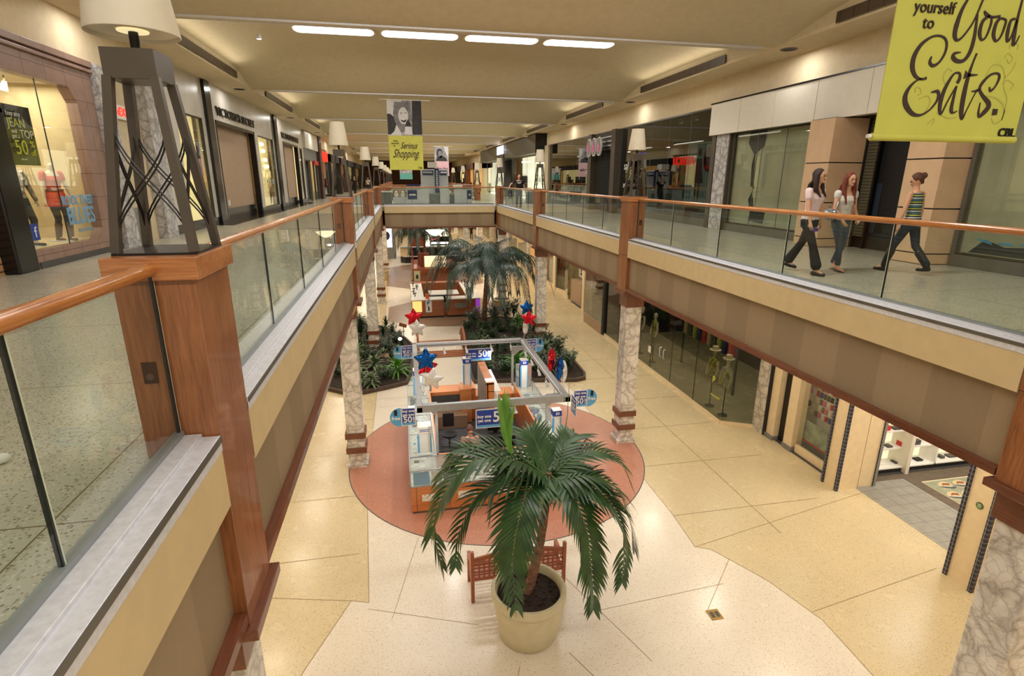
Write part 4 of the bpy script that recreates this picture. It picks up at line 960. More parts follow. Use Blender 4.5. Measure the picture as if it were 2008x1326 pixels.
for x0, x1 in ((.36, 1.75), (2.45, 3.05), (3.35, 4.5)): MB().box(x0, x1, 35.9, 36.5, ZU, 6.42).build('counter', M['kwhite'], r, bevel=.01)
MB().box(.33, 4.52, 35.88, 36.52, 6.42, 6.46).build('counter_top', M['sglass'], r)
MB().box(.36, 4.5, 35.95, 36.5, 6.46, 6.55).build('glass_case', M['sglass'], r)
for x0, x1 in ((.42, 1.0), (4.18, 4.46)):
    s_ = MB().box(x0, x1, 35.86, 35.89, 5.82, 6.38).build('navy_sign', M['navy'], r); MB().box(x0+.1, x1-.08, 35.85, 35.86, 6.05, 6.14).build('glyph', M['txtw'], s_)
MB().box(.35, 1.2, 35.9, 36.0, 6.55, 6.72).build('navy_topper', M['navy'], r); MB().box(3.3, 3.9, 35.9, 36.0, 6.5, 6.72).build('white_topper', M['txtw'], r); MB().box(3.9, 4.45, 35.9, 36.0, 6.5, 6.66).build('navy_topper', M['navy'], r)
MB().box(1.8, 2.35, 36.6, 37.3, 7.75, 8.1).build('white_sign_cube', M['txtw'], r)
for x0, x1, lb in ((1.72, 2.42, 'grey draped stool in the gap of the bridge kiosk'), (3.0, 3.36, 'dark grey narrow draped stool at the bridge kiosk')):
    m = MB(); pts = [(x0, 36.0), (x1, 36.0), (x1, 36.4), (x0, 36.4)]
    m.prism(pts, ZU, 6.15); tag(m.build('draped_stool', M['drape'], origin=((x0+x1)/2, 36.2, ZU), bevel=.06), lb, 'stool')
def tbin(x, y, lb, w=.62, mat='drape'):
    r = empty('litter_bin', (x, y, ZU), lb, 'bin', 'grey litter bins')
    MB().prism([(x-w/2, y-.3), (x+w/2, y-.3), (x+w/2, y+.3), (x-w/2, y+.3)], ZU, ZU+.72).build('body', M[mat], r, bevel=.03)
    MB().box(x-w/2-.03, x+w/2+.03, y-.33, y+.33, ZU+.72, ZU+.80).build('lid', M['kwhite'], r, bevel=.02)
tbin(-.85, 35.2, 'grey bin with pale lid at the left end of the bridge'); tbin(8.55, 36.5, 'grey bin on the right walkway beyond the bridge corner post')
r = empty('plush_toy_case', (.1, 36.9, ZU), 'glass case with white and brown toys beside the bridge bin', 'case')
MB().box(-.5, .35, 36.7, 37.3, ZU, 5.9).build('base', M['kwhite'], r); MB().box(-.5, .35, 36.7, 37.3, 5.9, 6.6).build('glass_box', M['sglass'], r)
MB().box(-.48, .33, 37.2, 37.28, 5.9, 6.5).build('backing', M['board'], r)
for x in (-.3, .12): MB().ball((x, 36.95, 6.05), .13, .1, .14).ball((x, 36.9, 6.22), .08).build('toy', M['white'], r, smooth=True)
# ================================================================== LOWER LEVEL
def arc(cx, cy, r, a0, a1, n=48): return [(cx+r*cos(radians(a0+(a1-a0)*i/n)), cy+r*sin(radians(a0+(a1-a0)*i/n))) for i in range(n+1)]
# pale centre field, narrowing at the near bulge
pts = [(-2.9, 1.0)]+[(-2.75, 3.5), (-2.3, 5.5), (-1.75, 6.9), (-1.2, 8.15), (-.9, 8.05), (-1.15, 12.0), (-1.15, 60), (5.5, 60), (5.5, 9.5), (5.42, 8.35), (5.7, 8.2), (6.25, 7.2), (6.55, 6.2), (6.5, 4.8), (6.2, 1.0)]
struct('floor', MB().prism(pts, 0, .002), M['floor_mid'])
struct('floor', MB().prism(arc(2.2, 12.9, 3.82, 0, 360, 96)[:-1], 0, .004), M['red_terr'])
ring = MB(); A = arc(2.2, 12.9, 3.82, 0, 360, 96)
for i in range(96):
    a, b = A[i], A[i+1]; k = 1.006
    ring.add([(a[0], a[1], .0052), (b[0], b[1], .0052), (2.2+(b[0]-2.2)*k, 12.9+(b[1]-12.9)*k, .0052), (2.2+(a[0]-2.2)*k, 12.9+(a[1]-12.9)*k, .0052)], [(0, 1, 2, 3)])
struct('trim_7', ring, M['dgrey'])
for y0, y1, x0, x1 in ((26.2, 32.6, -1.0, 6.3), (36.0, 47.3, -1.3, 5.5)):
    cx = (x0+x1)/2
    struct('floor', MB().prism([(x0, y0+1.6), (x0+1.6, y0+.2), (cx, y0-.1), (x1-1.6, y0+.2), (x1, y0+1.6), (x1, y1-1.6), (x1-1.6, y1-.1), (x0+1.6, y1-.1), (x0, y1-1.6)], 0, .004), M['mauve_terr'])
# joints in the terrazzo
m = MB()
def joint(a, b, w=.012):
    a = Vector((*a, 0)); b = Vector((*b, 0)); d = (b-a).normalized(); n = Vector((-d.y, d.x, 0))*w/2; z = Vector((0, 0, .0045))
    m.add([a-n+z, b-n+z, b+n+z, a+n+z], [(0, 1, 2, 3)])
P0 = pts
for i in range(1, len(P0)-1): joint(P0[i], P0[i+1])
for a in ((-1.2, 8.15), (-.88, 8.05)): pass
for y in range(0, 60, 2): joint((5.5, y*1.05+9.4), (9.1, y*1.05+9.4), .01); joint((-1.15, y*1.05+9.4), (-6, y*1.05+9.4), .01)
joint((7.4, 8.4), (7.4, 60)); joint((-3.5, 5), (-3.5, 60))
for a, b in (((5.45, 8.35), (10.3, 9.4)), ((6.5, 6.4), (9.6, 6.9)), ((-1.2, 8.15), (-6, 9.3)), ((1.65, 9.1), (1.6, 7.5)), ((1.4, 6.3), (-.2, 2)), ((2.2, 6.4), (4.4, 2)), ((-.9, 7.9), (.9, 7.2)), ((2.6, 7.1), (5.4, 7.3)), ((2.2, 9.05), (3.4, 6.0)), ((5.9, 7.9), (4.7, 6.7)), ((-1.15, 16.6), (5.5, 16.6)), ((-1.15, 17.3), (5.5, 17.3)), ((0, 9.7), (-.5, 7.6))): joint(a, b, .009)
struct('trim_8', m, plain('joint_brown', (150, 128, 92), .5, var=0))
r = empty('floor_outlet', (4.84, 6.66, 0), 'small square brass outlet plate set in the pale floor right of the potted palm', 'outlet')
MB().box(4.73, 4.95, 6.55, 6.77, 0, .008).build('plate', plain('brass', (150, 120, 60), .4, .6), r); MB().box(4.77, 4.83, 6.6, 6.72, .008, .010).box(4.86, 4.92, 6.6, 6.72, .008, .010).build('cover', M['dgrey'], r)

# ---------------- lower shop fronts, right side
M['grey_tile'] = grid_mat('grey_floor_tile', (150, 146, 136), (110, 106, 98), (.32, .32), .012, axes=(0, 1))
M['bluetile'] = grid_mat('blue_edge_tile', (30, 34, 58), (130, 130, 130), (.09, .09), .012, axes=(1, 2))
LW = 9.1
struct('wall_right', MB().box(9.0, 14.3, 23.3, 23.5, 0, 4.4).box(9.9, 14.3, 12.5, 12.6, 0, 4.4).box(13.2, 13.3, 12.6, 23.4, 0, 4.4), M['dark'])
def apane(name, p, q, z0, z1, mat, parent, t=.012):
    """upright pane between ground points p and q"""
    p = Vector((*p, 0)); q = Vector((*q, 0)); d = (q-p).normalized(); n = Vector((-d.y, d.x, 0))*t/2
    return MB().prism([tuple((v)[:2]) for v in (p-n, q-n, q+n, p+n)], z0, z1).build(name, mat, parent)
def gfront(name, pts, z0, z1, label, mat='dglass', joints=(), cat='window', base='grey', group=None):
    r = empty(name, (pts[0][0], pts[0][1], 0), label, cat, group)
    for a, b in zip(pts, pts[1:]):
        d = Vector((b[0]-a[0], b[1]-a[1])); L = d.length; k = max(1, int(L/1.5)); d = d/L
        for i in range(k):
            s0 = Vector(a)+d*(i*L/k+.008); s1 = Vector(a)+d*((i+1)*L/k-.008)
            apane('glass_pane', s0, s1, z0, z1, M[mat], r)
            if i: apane('pane_joint', s0-d*.014, s0-d*.002, z0, z1, M['gedge'], r, .02)
        apane('base_strip', a, b, 0, z0, M[base], r, .08)
    return r
M['lglass'] = glass('lower_shop_glass', (214, 217, 209), .9)
r = gfront('glass_shop_front', [(9.1, 23.3), (9.1, 13.48), (9.9, 13.05)], .10, 4.38, 'long dark glass shop front under the right walkway with mannequins behind it', mat='lglass', base='cream')
for i, yy in enumerate((17.15, 17.45)):
    o = MB().tube([(9.04, yy, 1.2), (8.98, yy, 1.17), (8.98, yy, .87), (9.04, yy, .84)], .014, 8).build('door_handle', M['steel'], r, smooth=True)
tag(text('window_decal', 'p', .3, (9.04, 13.95, 1.3), FACE_XN, M['txty']), 'yellow letter on the dark lower shop glass', 'lettering')
tag(text('window_decal', 'GRAND OPENING', .06, (9.04, 13.8, .75), FACE_XN, M['txty']), 'small yellow lettering low on the dark lower shop glass', 'lettering')
tag(MB().box(9.04, 9.06, 18.3, 18.5, .7, .95).build('notice', M['white'], origin=(9.05, 18.4, .7)), 'small white notice on the dark glass beside the door handles', 'notice')
M['garm'] = plain('patterned_tee', (150, 140, 70), .7, var=.5, scale=14); M['garmw'] = plain('white_print_tee', (190, 185, 165), .7, var=.35, scale=9)
def bust(x, y, z, h, mt, label, rz=0, hat=True):
    r = empty('mannequin', (x, y, 0), label, 'mannequin')
    MB().tube([(x, y, 0), (x, y, z)], .02, 8).lathe([(.15, 0), (.15, .02), (.02, .03)], (x, y, 0), 16).build('stand', M['dsteel'], r)
    m = MB().tube([(x, y, z), (x, y, z+.12*h), (x, y, z+.35*h), (x, y, z+.5*h), (x, y, z+.56*h), (x, y, z+.60*h)], [.13*h, .12*h, .15*h, .17*h, .10*h, .055*h], 14, flat=.65)
    m.build('torso', M[mt], r, smooth=True)
    m = MB().tube([(x, y, z+.57*h), (x, y, z+.68*h)], .045*h, 10).ball((x, y, z+.76*h), .07*h, .08*h, .1*h); m.build('head', M['manq'], r, smooth=True)
    for s in (-1, 1): MB().tube([(x, y+s*.16*h, z+.5*h), (x-.02, y+s*.24*h, z+.25*h), (x-.08, y+s*.2*h, z+.02)], [.045*h, .038*h, .028*h], 8).build('arm', M['manq'], r, smooth=True)
    if hat: MB().lathe([(.16*h, z+.80*h), (.09*h, z+.81*h), (.08*h, z+.90*h), (.001, z+.91*h)], (x, y, 0), 14).build('hat', M['cream'], r, smooth=True)
    MB().tube([(x-.1, y-.12*h, z+.5*h), (x-.13, y, z+.25*h), (x-.1, y+.1*h, z+.05*h)], .02, 6).build('strap', M['txty'], r)
    return r
bust(9.5, 14.75, 1.0, 1.15, 'garm', 'hatted mannequin with yellow patterned top behind the dark lower glass')
bust(9.5, 14.0, .95, 1.15, 'garmw', 'hatted mannequin in white printed top behind the dark lower glass, nearest the corner')
bust(9.6, 19.2, 1.1, 1.1, 'garm', 'pale mannequin behind the dark lower glass left of the door handles', hat=False)
bust(9.6, 20.4, 1.1, 1.1, 'matblack', 'dim mannequin in black behind the lower glass beside the marble column', hat=False)
for i in range(10):
    yy = 15.6+.33*i; cm = ('red', 'navy', 'garm', 'dgrey', 'board')[i % 5]
    tag(MB().box(10.6, 10.9, yy, yy+.2, 1.3, 2.2).build('hanging_garment', M[cm], origin=(10.7, yy, 1.3), bevel=.03), ('dark red', 'navy', 'yellowish', 'dark grey', 'tan')[i % 5]+' garment on the rail in the dark lower shop, '+('half nearer the corner' if i < 5 else 'half nearer the doors'), 'clothes', 'garments on the rail in the dark lower shop')
tag(MB().tube([(10.75, 15.4, 2.22), (10.75, 19.0, 2.22)], .02, 8).box(10.72, 10.78, 15.38, 15.44, 0, 2.22).box(10.72, 10.78, 18.96, 19.02, 0, 2.22).build('clothes_rail', M['dsteel'], origin=(10.75, 17, 0)), 'metal clothes rail inside the dark lower shop', 'rail')
area('dim_shop_light', (10.3, 14.6, 4.3), .6, 1.5, 34, DAY); area('dim_shop_light', (10.5, 19.5, 4.3), .6, 1.5, 20, WARM)
# pilasters after the corner
r = empty('marble_pilaster', (10.0, 12.8, 0), 'broad marble pilaster at the angled end of the dark lower shop glass', 'pilaster')
MB().box(9.88, 10.3, 12.6, 13.05, 0, 4.38).build('marble_face', M['marble'], r); MB().box(9.95, 10.3, 12.2, 12.595, 0, 4.38).build('cream_face', M['cream'], r); MB().box(9.9, 10.3, 12.18, 12.5, 0, .12).build('skirting', M['grey'], r)
tag(MB().box(10.1, 10.3, 11.85, 12.17, 0, 4.38).build('dark_pilaster', M['dbronze'], origin=(10.1, 12, 0)), 'dark brown pilaster between the broad marble pilaster and a cream one', 'pilaster')
r = empty('cream_pilaster', (10.1, 11.7, 0), 'cream pilaster beside the window of hanging phone cases', 'pilaster')
MB().box(9.98, 10.3, 11.5, 11.82, 0, 4.38).build('cream_face', M['cream'], r); MB().box(9.96, 10.3, 11.48, 11.84, 0, .14).build('skirting', M['grey'], r)
gfront('display_window', [(10.1, 11.45), (10.1, 10.12)], .25, 4.38, 'lit shop window with hanging phone cases and a grey poster', mat='sglass', base='cream')
struct('floor', MB().box(10.0, 14.2, 9.95, 12.15, 0, .03), M['dgrey'])
struct('wall_right', MB().box(12.0, 12.1, 9.9, 12.15, 0, 4.4).box(10.2, 12, 12.12, 12.18, 0, 4.4), M['wpanel'])
area('window_lamp', (11.0, 11.0, 4.3), .9, 1.5, 55, DAY)
M['boot_tan'] = plain('tan_card', (150, 104, 80), .6)
k = 0
for zi in range(13):
    for yi in range(10):
        y = 10.72+.125*yi+.03*(zi % 2); z = .93+.19*zi; k += 1
        cm = ('matblack', 'red', 'white', 'dgrey', 'white', 'cream', 'dgrey', 'pink', 'white', 'blue', 'boot_tan')[(zi*5+yi*3+zi*zi) % 11]
        m = MB().box(10.7, 10.73, y, y+.085, z, z+.14)
        o = m.build('phone_case', M[cm], origin=(10.7, y, z)); tag(o, {'matblack': 'black', 'red': 'red', 'white': 'white', 'dgrey': 'dark grey', 'cream': 'cream', 'pink': 'pink', 'blue': 'blue', 'boot_tan': 'tan'}[cm]+' phone case in the lit window, %s row up, column %s' % (('one', 'two', 'three', 'four', 'five', 'six', 'seven', 'eight', 'nine', 'ten', 'eleven', 'twelve', 'thirteen')[zi], ('one', 'two', 'three', 'four', 'five', 'six', 'seven', 'eight', 'nine', 'ten')[yi]), 'phone case', 'phone cases hanging in the window')
tag(MB().box(10.73, 10.76, 10.3, 12.1, .6, 4.1).build('pegboard', M['wpanel'], origin=(10.75, 11, .6)), 'white pegboard behind the hanging phone cases', 'board')
o = MB().box(10.35, 10.37, 10.45, 11.7, .35, .9).build('poster_sheet', plain('grey_green_poster', (150, 160, 148), .5, var=.18, scale=4), origin=(10.35, 10.8, .5)); tag(o, 'grey-green poster with faint figures at the foot of the phone case window', 'poster')
tag(MB().box(10.34, 10.38, 10.45, 11.7, .31, .35).build('poster_rail', M['red'], origin=(10.35, 10.8, .5)), 'thin red rail under the grey-green poster', 'rail')
tag(MB().box(10.3, 10.6, 10.05, 10.2, .3, 1.9).build('dark_stand', M['matblack'], origin=(10.4, 10.1, .3)), 'black stand at the edge of the phone case window', 'stand')
def cream_pillar(x0, x1, y0, y1, label, corners):
    r = empty('cream_pillar', (x0, (y0+y1)/2, 0), label, 'pillar')
    MB().box(x0, x1, y0, y1, 0, 4.38).build('body', M['cream'], r)
    for cx, cy in corners: MB().box(cx-.035, cx+.035, cy-.035, cy+.035, 0, 4.38).build('blue_tile_edge', M['bluetile'], r)
    return r
cream_pillar(9.75, 10.33, 9.6, 10.02, 'cream pillar with blue tile edges between the phone case window and the open shop', [(9.75, 10.02), (9.75, 9.6)])
r = cream_pillar(10.37, 10.8, 9.62, 10.0, 'cream pillar with a notice at the left side of the open shop entrance', [(10.8, 9.62)])
n_ = MB().box(10.5, 10.74, 9.60, 9.62, 1.95, 2.35).build('notice', M['white'], r); MB().box(10.52, 10.72, 9.595, 9.60, 2.14, 2.19).build('red_line', M['red'], n_); MB().box(10.52, 10.72, 9.595, 9.60, 2.0, 2.08).build('blue_line', M['lblue'], n_)
r = cream_pillar(9.63, 10.2, 6.28, 6.75, 'cream pillar with blue tile edges and a green round sticker', [(9.63, 6.75), (9.63, 6.28)])
MB().extr(ell(6.5, 1.62, .055, .055), (9.625, 0, 0), (0, 1, 0), (0, 0, 1), -.006).build('green_sticker', plain('green_sticker', (70, 110, 50), .4, var=.2, scale=30), r)
MB().extr(ell(6.5, 1.62, .065, .065), (9.63, 0, 0), (0, 1, 0), (0, 0, 1), -.006).build('sticker_rim', M['dsteel'], r)
for z in (1.645, 1.62, 1.595): MB().box(9.616, 9.62, 6.47, 6.53, z-.004, z+.004).build('sticker_print', M['txtw'], r)
# open shop
struct('floor', MB().box(10.3, 11.8, 4.0, 9.75, 0, .006), M['grey_tile'])
struct('floor', MB().box(11.8, 12.1, 4.0, 9.55, 0, .010).box(10.8, 15.5, 9.75, 10.3, 0, .010).box(11.8, 15.5, 9.55, 9.75, 0, .010), plain('brown_carpet', (104, 90, 74), .9))
struct('floor', MB().box(12.1, 15.5, 2, 9.54, 0, .009), M['cream'])
MC = [plain('carpet_sage', (150, 152, 126), .9), plain('carpet_rust', (150, 76, 52), .9), plain('carpet_slate', (70, 84, 96), .9), plain('carpet_sand', (200, 182, 140), .9)]
m1 = MB(); m1.box(12.12, 14.6, 5.5, 9.5, .010, .014)
r = empty('patterned_carpet', (13.3, 7.5, 0), 'carpet patterned with rust, slate and cream ovals inside the open shop', 'carpet'); m1.build('ground', MC[0], r)
mo, mr, ms = MB(), MB(), MB()
for i in range(6):
    for j in range(10):
        cx = 12.32+.42*i+(.2 if j % 2 else 0); cy = 5.68+.4*j
        mo.prism(ell(cx, cy, .21, .14, 18, .5), .014, .016); mr.prism([(cx+a, cy+b) for a, b in ((-.1, .0), (.02, .09), (.16, .06), (.12, -.02), (.0, .02))], .016, .018); ms.prism([(cx+a, cy+b) for a, b in ((-.22, -.02), (-.1, -.12), (.1, -.16), (.22, -.1), (.05, -.09), (-.12, -.03))], .016, .018)
for m_, q, nm in ((mo, MC[3], 'oval_print'), (mr, MC[1], 'rust_print'), (ms, MC[2], 'slate_print')): o = m_.build(nm, q, r); o['kind'] = 'stuff'
struct('wall_right', MB().box(10.8, 16, 10.5, 10.6, 0, 4.4).box(15.5, 15.6, 2, 10.5, 0, 4.4), M['wpanel'])
r = empty('display_shelving', (12.5, 10.2, 0), 'white lit display shelving with small boxed gadgets inside the open shop', 'shelving')
MB().box(10.85, 15.2, 10.02, 10.45, 0, .14).build('plinth', M['matblack'], r)
for z in (.14, .62, 1.1, 1.62, 2.1): MB().box(10.85, 15.2, 10.0 if z < .3 else 10.1, 10.48, z, z+.03).build('shelf', M['white'], r)
MB().box(10.85, 15.2, 10.45, 10.5, .14, 2.6).build('back_panel', emit('lit_shelf_back', (255, 250, 220), .55), r)
for x in (10.85, 12.95, 15.15): MB().box(x, x+.05, 10.0, 10.45, .14, 2.2).build('divider', M['white'], r)
random.seed(5)
for z in (.17, .65, 1.13, 1.65):
    x = 11.0
    while x < 15.0:
        w = random.uniform(.1, .24); h = random.choice((.04, .05, .12, .06)); cm = random.choice(('matblack', 'dgrey', 'red', 'white', 'dgrey', 'matblack'))
        if not 12.88-w < x < 13.02: tag(MB().box(x, x+w, 10.15, 10.30, z, z+h).build('gadget_box', M[cm], origin=(x+w/2, 10.2, z)), ({'matblack': 'black', 'dgrey': 'dark grey', 'red': 'red', 'white': 'white'}[cm]+(' tall' if h > .1 else ' flat')+' gadget box on the '+{.17: 'lowest', .65: 'second', 1.13: 'third', 1.65: 'top'}[z]+' white shelf, '+('end nearer the pillar' if x < 12.3 else 'middle' if x < 13.6 else 'far end')), 'box', 'gadget boxes on the white shelving')
        x += w+random.uniform(.12, .3)
area('open_shop_light', (12.8, 8.4, 4.3), 2.5, 2.5, 150, DAY)
area('open_shop_light', (12.5, 5.5, 4.3), 2, 2, 60, DAY)
struct('wall_right', MB().box(10.2, 10.3, YN, 3.5, 0, 4.4).box(10.2, 16, 3.4, 3.5, 0, 4.4), M['cream'])
# further lower shops on the right
gfront('glass_shop_front', [(9.4, 26.9), (9.0, 26.0), (9.0, 23.5)], .5, 4.38, 'greenish glass shop front just beyond the dark lower shop', mat='dglass', base='board')
struct('wall_right', MB().box(9.7, 11, 26.9, 27.3, 0, 4.4).box(9.65, 9.95, 28.1, 28.5, 0, 4.4).box(9.6, 9.9, 33.9, 34.4, 0, 4.4).box(11.5, 11.6, 23.5, 31, 0, 4.4).box(10.6, 10.7, 31, 45, 0, 4.4), M['cream'])
tag(MB().box(10.2, 10.3, 27.2, 28.2, .5, 3.2).build('dark_screen', M['matblack'], origin=(10.2, 27.7, .5)), 'black screen in a cream recess under the right walkway', 'screen')
struct('floor', MB().box(9.7, 11.4, 25, 30.8, 0, .006), M['dgrey'])
tag(MB().box(9.85, 10.5, 29.2, 31.2, 0, 1.3).build('recess_counter', M['board'], origin=(10, 30, 0)), 'tan counter wall in the recess under the right walkway', 'counter')
r = empty('framed_sign', (10.3, 30.2, 1.4), 'pale sign with two columns of dark characters in the recess', 'sign'); MB().box(10.3, 10.34, 29.3, 31.1, 1.45, 2.9).build('board', M['wpanel'], r)
for yy in (29.8, 30.6):
    for j in range(6): MB().box(10.28, 10.3, yy-.07, yy+.07, 1.6+.2*j, 1.74+.2*j).build('glyph', M['dark'], r)
gfront('display_window', [(9.75, 36.5), (9.75, 34.4)], .3, 4.38, 'narrow shop window with a white and a red garment beyond the recess', mat='sglass', base='cream')
gfront('display_window', [(9.7, 33.9), (9.95, 32.8), (9.7, 31.3)], .25, 4.38, 'angled shop window beyond the recess under the right walkway', mat='dglass', base='cream')
bust(10.2, 33.0, .9, 1.3, 'garmw', 'white dressed mannequin in the angled window under the right walkway', hat=False)
bust(10.3, 34.9, .9, 1.3, 'red', 'red dressed mannequin beyond the angled window', hat=False)
LS = [(36.5, 41, 'peachwall'), (41.4, 50, 'shopglass'), (50.4, 60, 'litwarm'), (60.4, 78, 'shopglass'), (78.4, 100, 'litwarm')]
M['peachwall'] = plain('peach_hoarding', (226, 178, 118), .7, var=.02)
for i, (a, b, kd) in enumerate(LS):
    lb = ['peach coloured hoarding under the right walkway beyond the recess', 'glass shop front with marble pier beyond the peach hoarding', 'warm lit lower shop front far along the right side', 'distant lower glass shop front on the right side', 'farthest lower shop front on the right side'][i]
    if kd == 'peachwall': tag(MB().box(9.6, 9.8, a, b, 0, 4.4).build('hoarding', M['peachwall'], origin=(9.7, a, 0)), lb, 'hoarding'); continue
    r = empty('lower_shop_front', (9.7, a, 0), lb, 'shop front')
    MB().box(9.5, 9.9, a, a+.5, 0, 4.4).build('marble_pier', M['marble'], r); MB().box(9.5, 9.9, b-.4, b, 0, 4.4).build('marble_pier', M['marble'], r)
    MB().box(9.68, 9.70, a+.5, b-.4, .4, 4.3).build('glass_pane', M['sglass'], r); MB().box(9.6, 9.8, a+.5, b-.4, 0, .4).build('base_strip', M['cream'], r)
    MB().box(11.2, 11.3, a, b, 0, 4.4).build('back_wall', M['litwarm'] if kd == 'litwarm' else M['shopwall'], r)
    for j in range(3): MB().box(10.1, 10.7, a+1+2.2*j, a+2.2+2.2*j, 0, 1.6+.4*(j % 2)).build('display_stand', (M['dark'], M['dgrey'], M['matblack'])[j], r)
# left lower side
struct('wall_left', MB().box(-6.3, -6.1, YN, YF, 0, 4.4), M['shopwall'])
r = empty('lightbox_kiosk', (-2.7, 51, 0), 'grey advertising pillar with a glowing white panel and dark disc, far left under the bridge', 'sign')
MB().box(-2.2, -.7, 51, 51.5, 0, 2.9).build('pillar', M['grey'], r); MB().box(-2.0, -1.0, 50.96, 51, 1.05, 2.8).build('glowing_panel', emit('lightbox', (235, 240, 255), 1.3), r)
MB().extr(ell(-1.5, 2.1, .33, .40), (0, 50.95, 0), (1, 0, 0), (0, 0, 1), .01).build('dark_disc', M['navy'], r)
def planter_pot(x, y, label, R=.42, H=.75):
    r = empty('planter_pot', (x, y, 0), label, 'pot')
    MB().lathe([(R*.75, 0), (R*.95, H*.5), (R, H*.86), (R*1.07, H*.87), (R*1.08, H*.98), (R*1.03, H), (R*.93, H), (R*.9, H*.85), (.001, H*.85)], (x, y, 0), 28).build('body', plain('beige_pot', (196, 180, 140), .45), r, smooth=True)
    MB().lathe([(.001, H*.86), (R*.9, H*.86), (R*.9, H*.87), (.001, H*.88)], (x, y, 0), 20, cap=False).build('soil', plain('soil', (48, 34, 26), .95, var=.3), r); return r
planter_pot(-1.55, 39.9, 'beige pot standing by the left marble columns under the bridge')
planter_pot(5.3, 29.5, 'beige pot right of the wooden phone kiosk behind the tall palm', .5, .6)

# ---------------- potted palm and bench in front
SOIL = plain('dark_soil', (44, 30, 24), .95, var=.4, scale=30, bump=.4)
POT = plain('stone_pot', (198, 186, 150), .42, var=.03)
def leaf_strip(m, p, d, side, L, w, droop, n=4, fold=.25):
    """one strap leaflet: starts at p, direction d, width axis side"""
    d = d.normalized(); b = len(m.v); pos = Vector(p); up = side.cross(d)
    for i in range(n+1):
        t = i/n; ww = w*(.45+.55*min(1, t*4))*(1-t**2.2)+.0015
        s = side*ww/2
        m.v += [pos-s+Vector((0, 0, ww*fold*.5)), pos.copy(), pos+s+Vector((0, 0, ww*fold*.5))]
        d = (d+Vector((0, 0, -droop/n*(1+t)))).normalized(); pos = pos+d*L/n
    for i in range(n):
        k = b+3*i; m.f += [(k, k+1, k+4, k+3), (k+1, k+2, k+5, k+4)]
def catmull(P, n):
    P = [Vector(p) for p in P]; out = []
    for s in range(n+1):
        u = s/n*(len(P)-1); i = min(int(u), len(P)-2); t = u-i
        p0, p1, p2, p3 = P[max(i-1, 0)], P[i], P[i+1], P[min(i+2, len(P)-1)]
        out.append(.5*((2*p1)+(-p0+p2)*t+(2*p0-5*p1+4*p2-p3)*t*t+(-p0+3*p1-3*p2+p3)*t**3))
    return out
def frond(name, ctrl, root, mat, stemmat, N=26, L=.36, w=.042, droop=.35, start=.2, ang=58, stem_r=.011, rnd=None, lift=.12):
    rnd = rnd or random; C_ = catmull(ctrl, N*2); m = MB(); n2 = len(C_)
    st = int(n2*start)
    for i in range(st, n2):
        t = (i-st)/(n2-1-st); d = (C_[min(i+1, n2-1)]-C_[max(i-1, 0)]).normalized()
        side = d.cross(Vector((0, 0, 1))); side = side.normalized() if side.length > .1 else Vector((1, 0, 0))
        nrm = side.cross(d).normalized()
        s = 1 if i % 2 else -1
        a = radians(ang*(1-.55*t)); ll = L*(.55+.9*sin(pi*min(1, .18+.72*t)))*(1-.35*t)*rnd.uniform(.88, 1.1)
        dd = d*cos(a)+side*s*sin(a)+nrm*lift
        wax = (d*sin(a)-side*s*cos(a)).normalized()
        leaf_strip(m, C_[i], dd, wax, ll, w*(1-.3*t)*rnd.uniform(.85, 1.1), droop*rnd.uniform(.7, 1.3))
    o = m.build(name, mat, root, smooth='all', rec=False)
    MB().tube(C_, [stem_r*(1-.8*i/(n2-1)) for i in range(n2)], 6).build('midrib', stemmat, o, smooth=True)
    return o
def leafmat(name, dark, light, rough=.35, tr=.25):
    t = NT(name); n = t.noise(t.coord(), 4, 3); t.base(t.ramp(n, [(.3, dark), (.7, light)]))
    t.b.inputs['Subsurface Weight'].default_value = 0; return t.set(rough, 0, .5)
M['palmleaf'] = leafmat('palm_leaf', (30, 58, 28), (58, 92, 44)); M['youngleaf'] = leafmat('young_palm_leaf', (84, 140, 46), (120, 172, 66))
M['stem'] = plain('palm_midrib', (92, 112, 66), .5); M['trunk'] = plain('palm_trunk', (120, 84, 64), .8, var=.25, scale=14, bump=.4)
PX, PYY = 1.67, 6.93
r = empty('potted_palm', (PX, PYY, 0), 'tall feather palm in a big cream pot at the front of the floor', 'plant')
MB().lathe([(.44, 0), (.47, .03), (.52, .35), (.555, .66), (.56, .70), (.585, .715), (.60, .75), (.60, .83), (.58, .87), (.54, .875), (.515, .85), (.50, .74)], (PX, PYY, 0), 48).build('pot', POT, r, smooth=True)
m = MB(); random.seed(3)
m.lathe([(.001, .77), (.2, .765), (.4, .755), (.505, .74), (.505, .70)], (PX, PYY, 0), 28)
for i in range(90):
    a = random.uniform(0, 2*pi); q = .48*sqrt(random.random()); m.ball((PX+q*cos(a), PYY+q*sin(a), .765), random.uniform(.012, .03), n=5, m=4)
m.build('soil', SOIL, r)
TR = [(1.64, 6.95, .72), (1.79, 6.98, 1.25), (1.9, 7.0, 1.91), (1.96, 7.02, 2.52), (1.98, 7.03, 2.80)]
Tc = catmull(TR, 40)
MB().tube(Tc, [.085-.045*i/40+(.006 if i % 4 == 0 else 0) for i in range(41)], 14).build('trunk', M['trunk'], r, smooth=True)
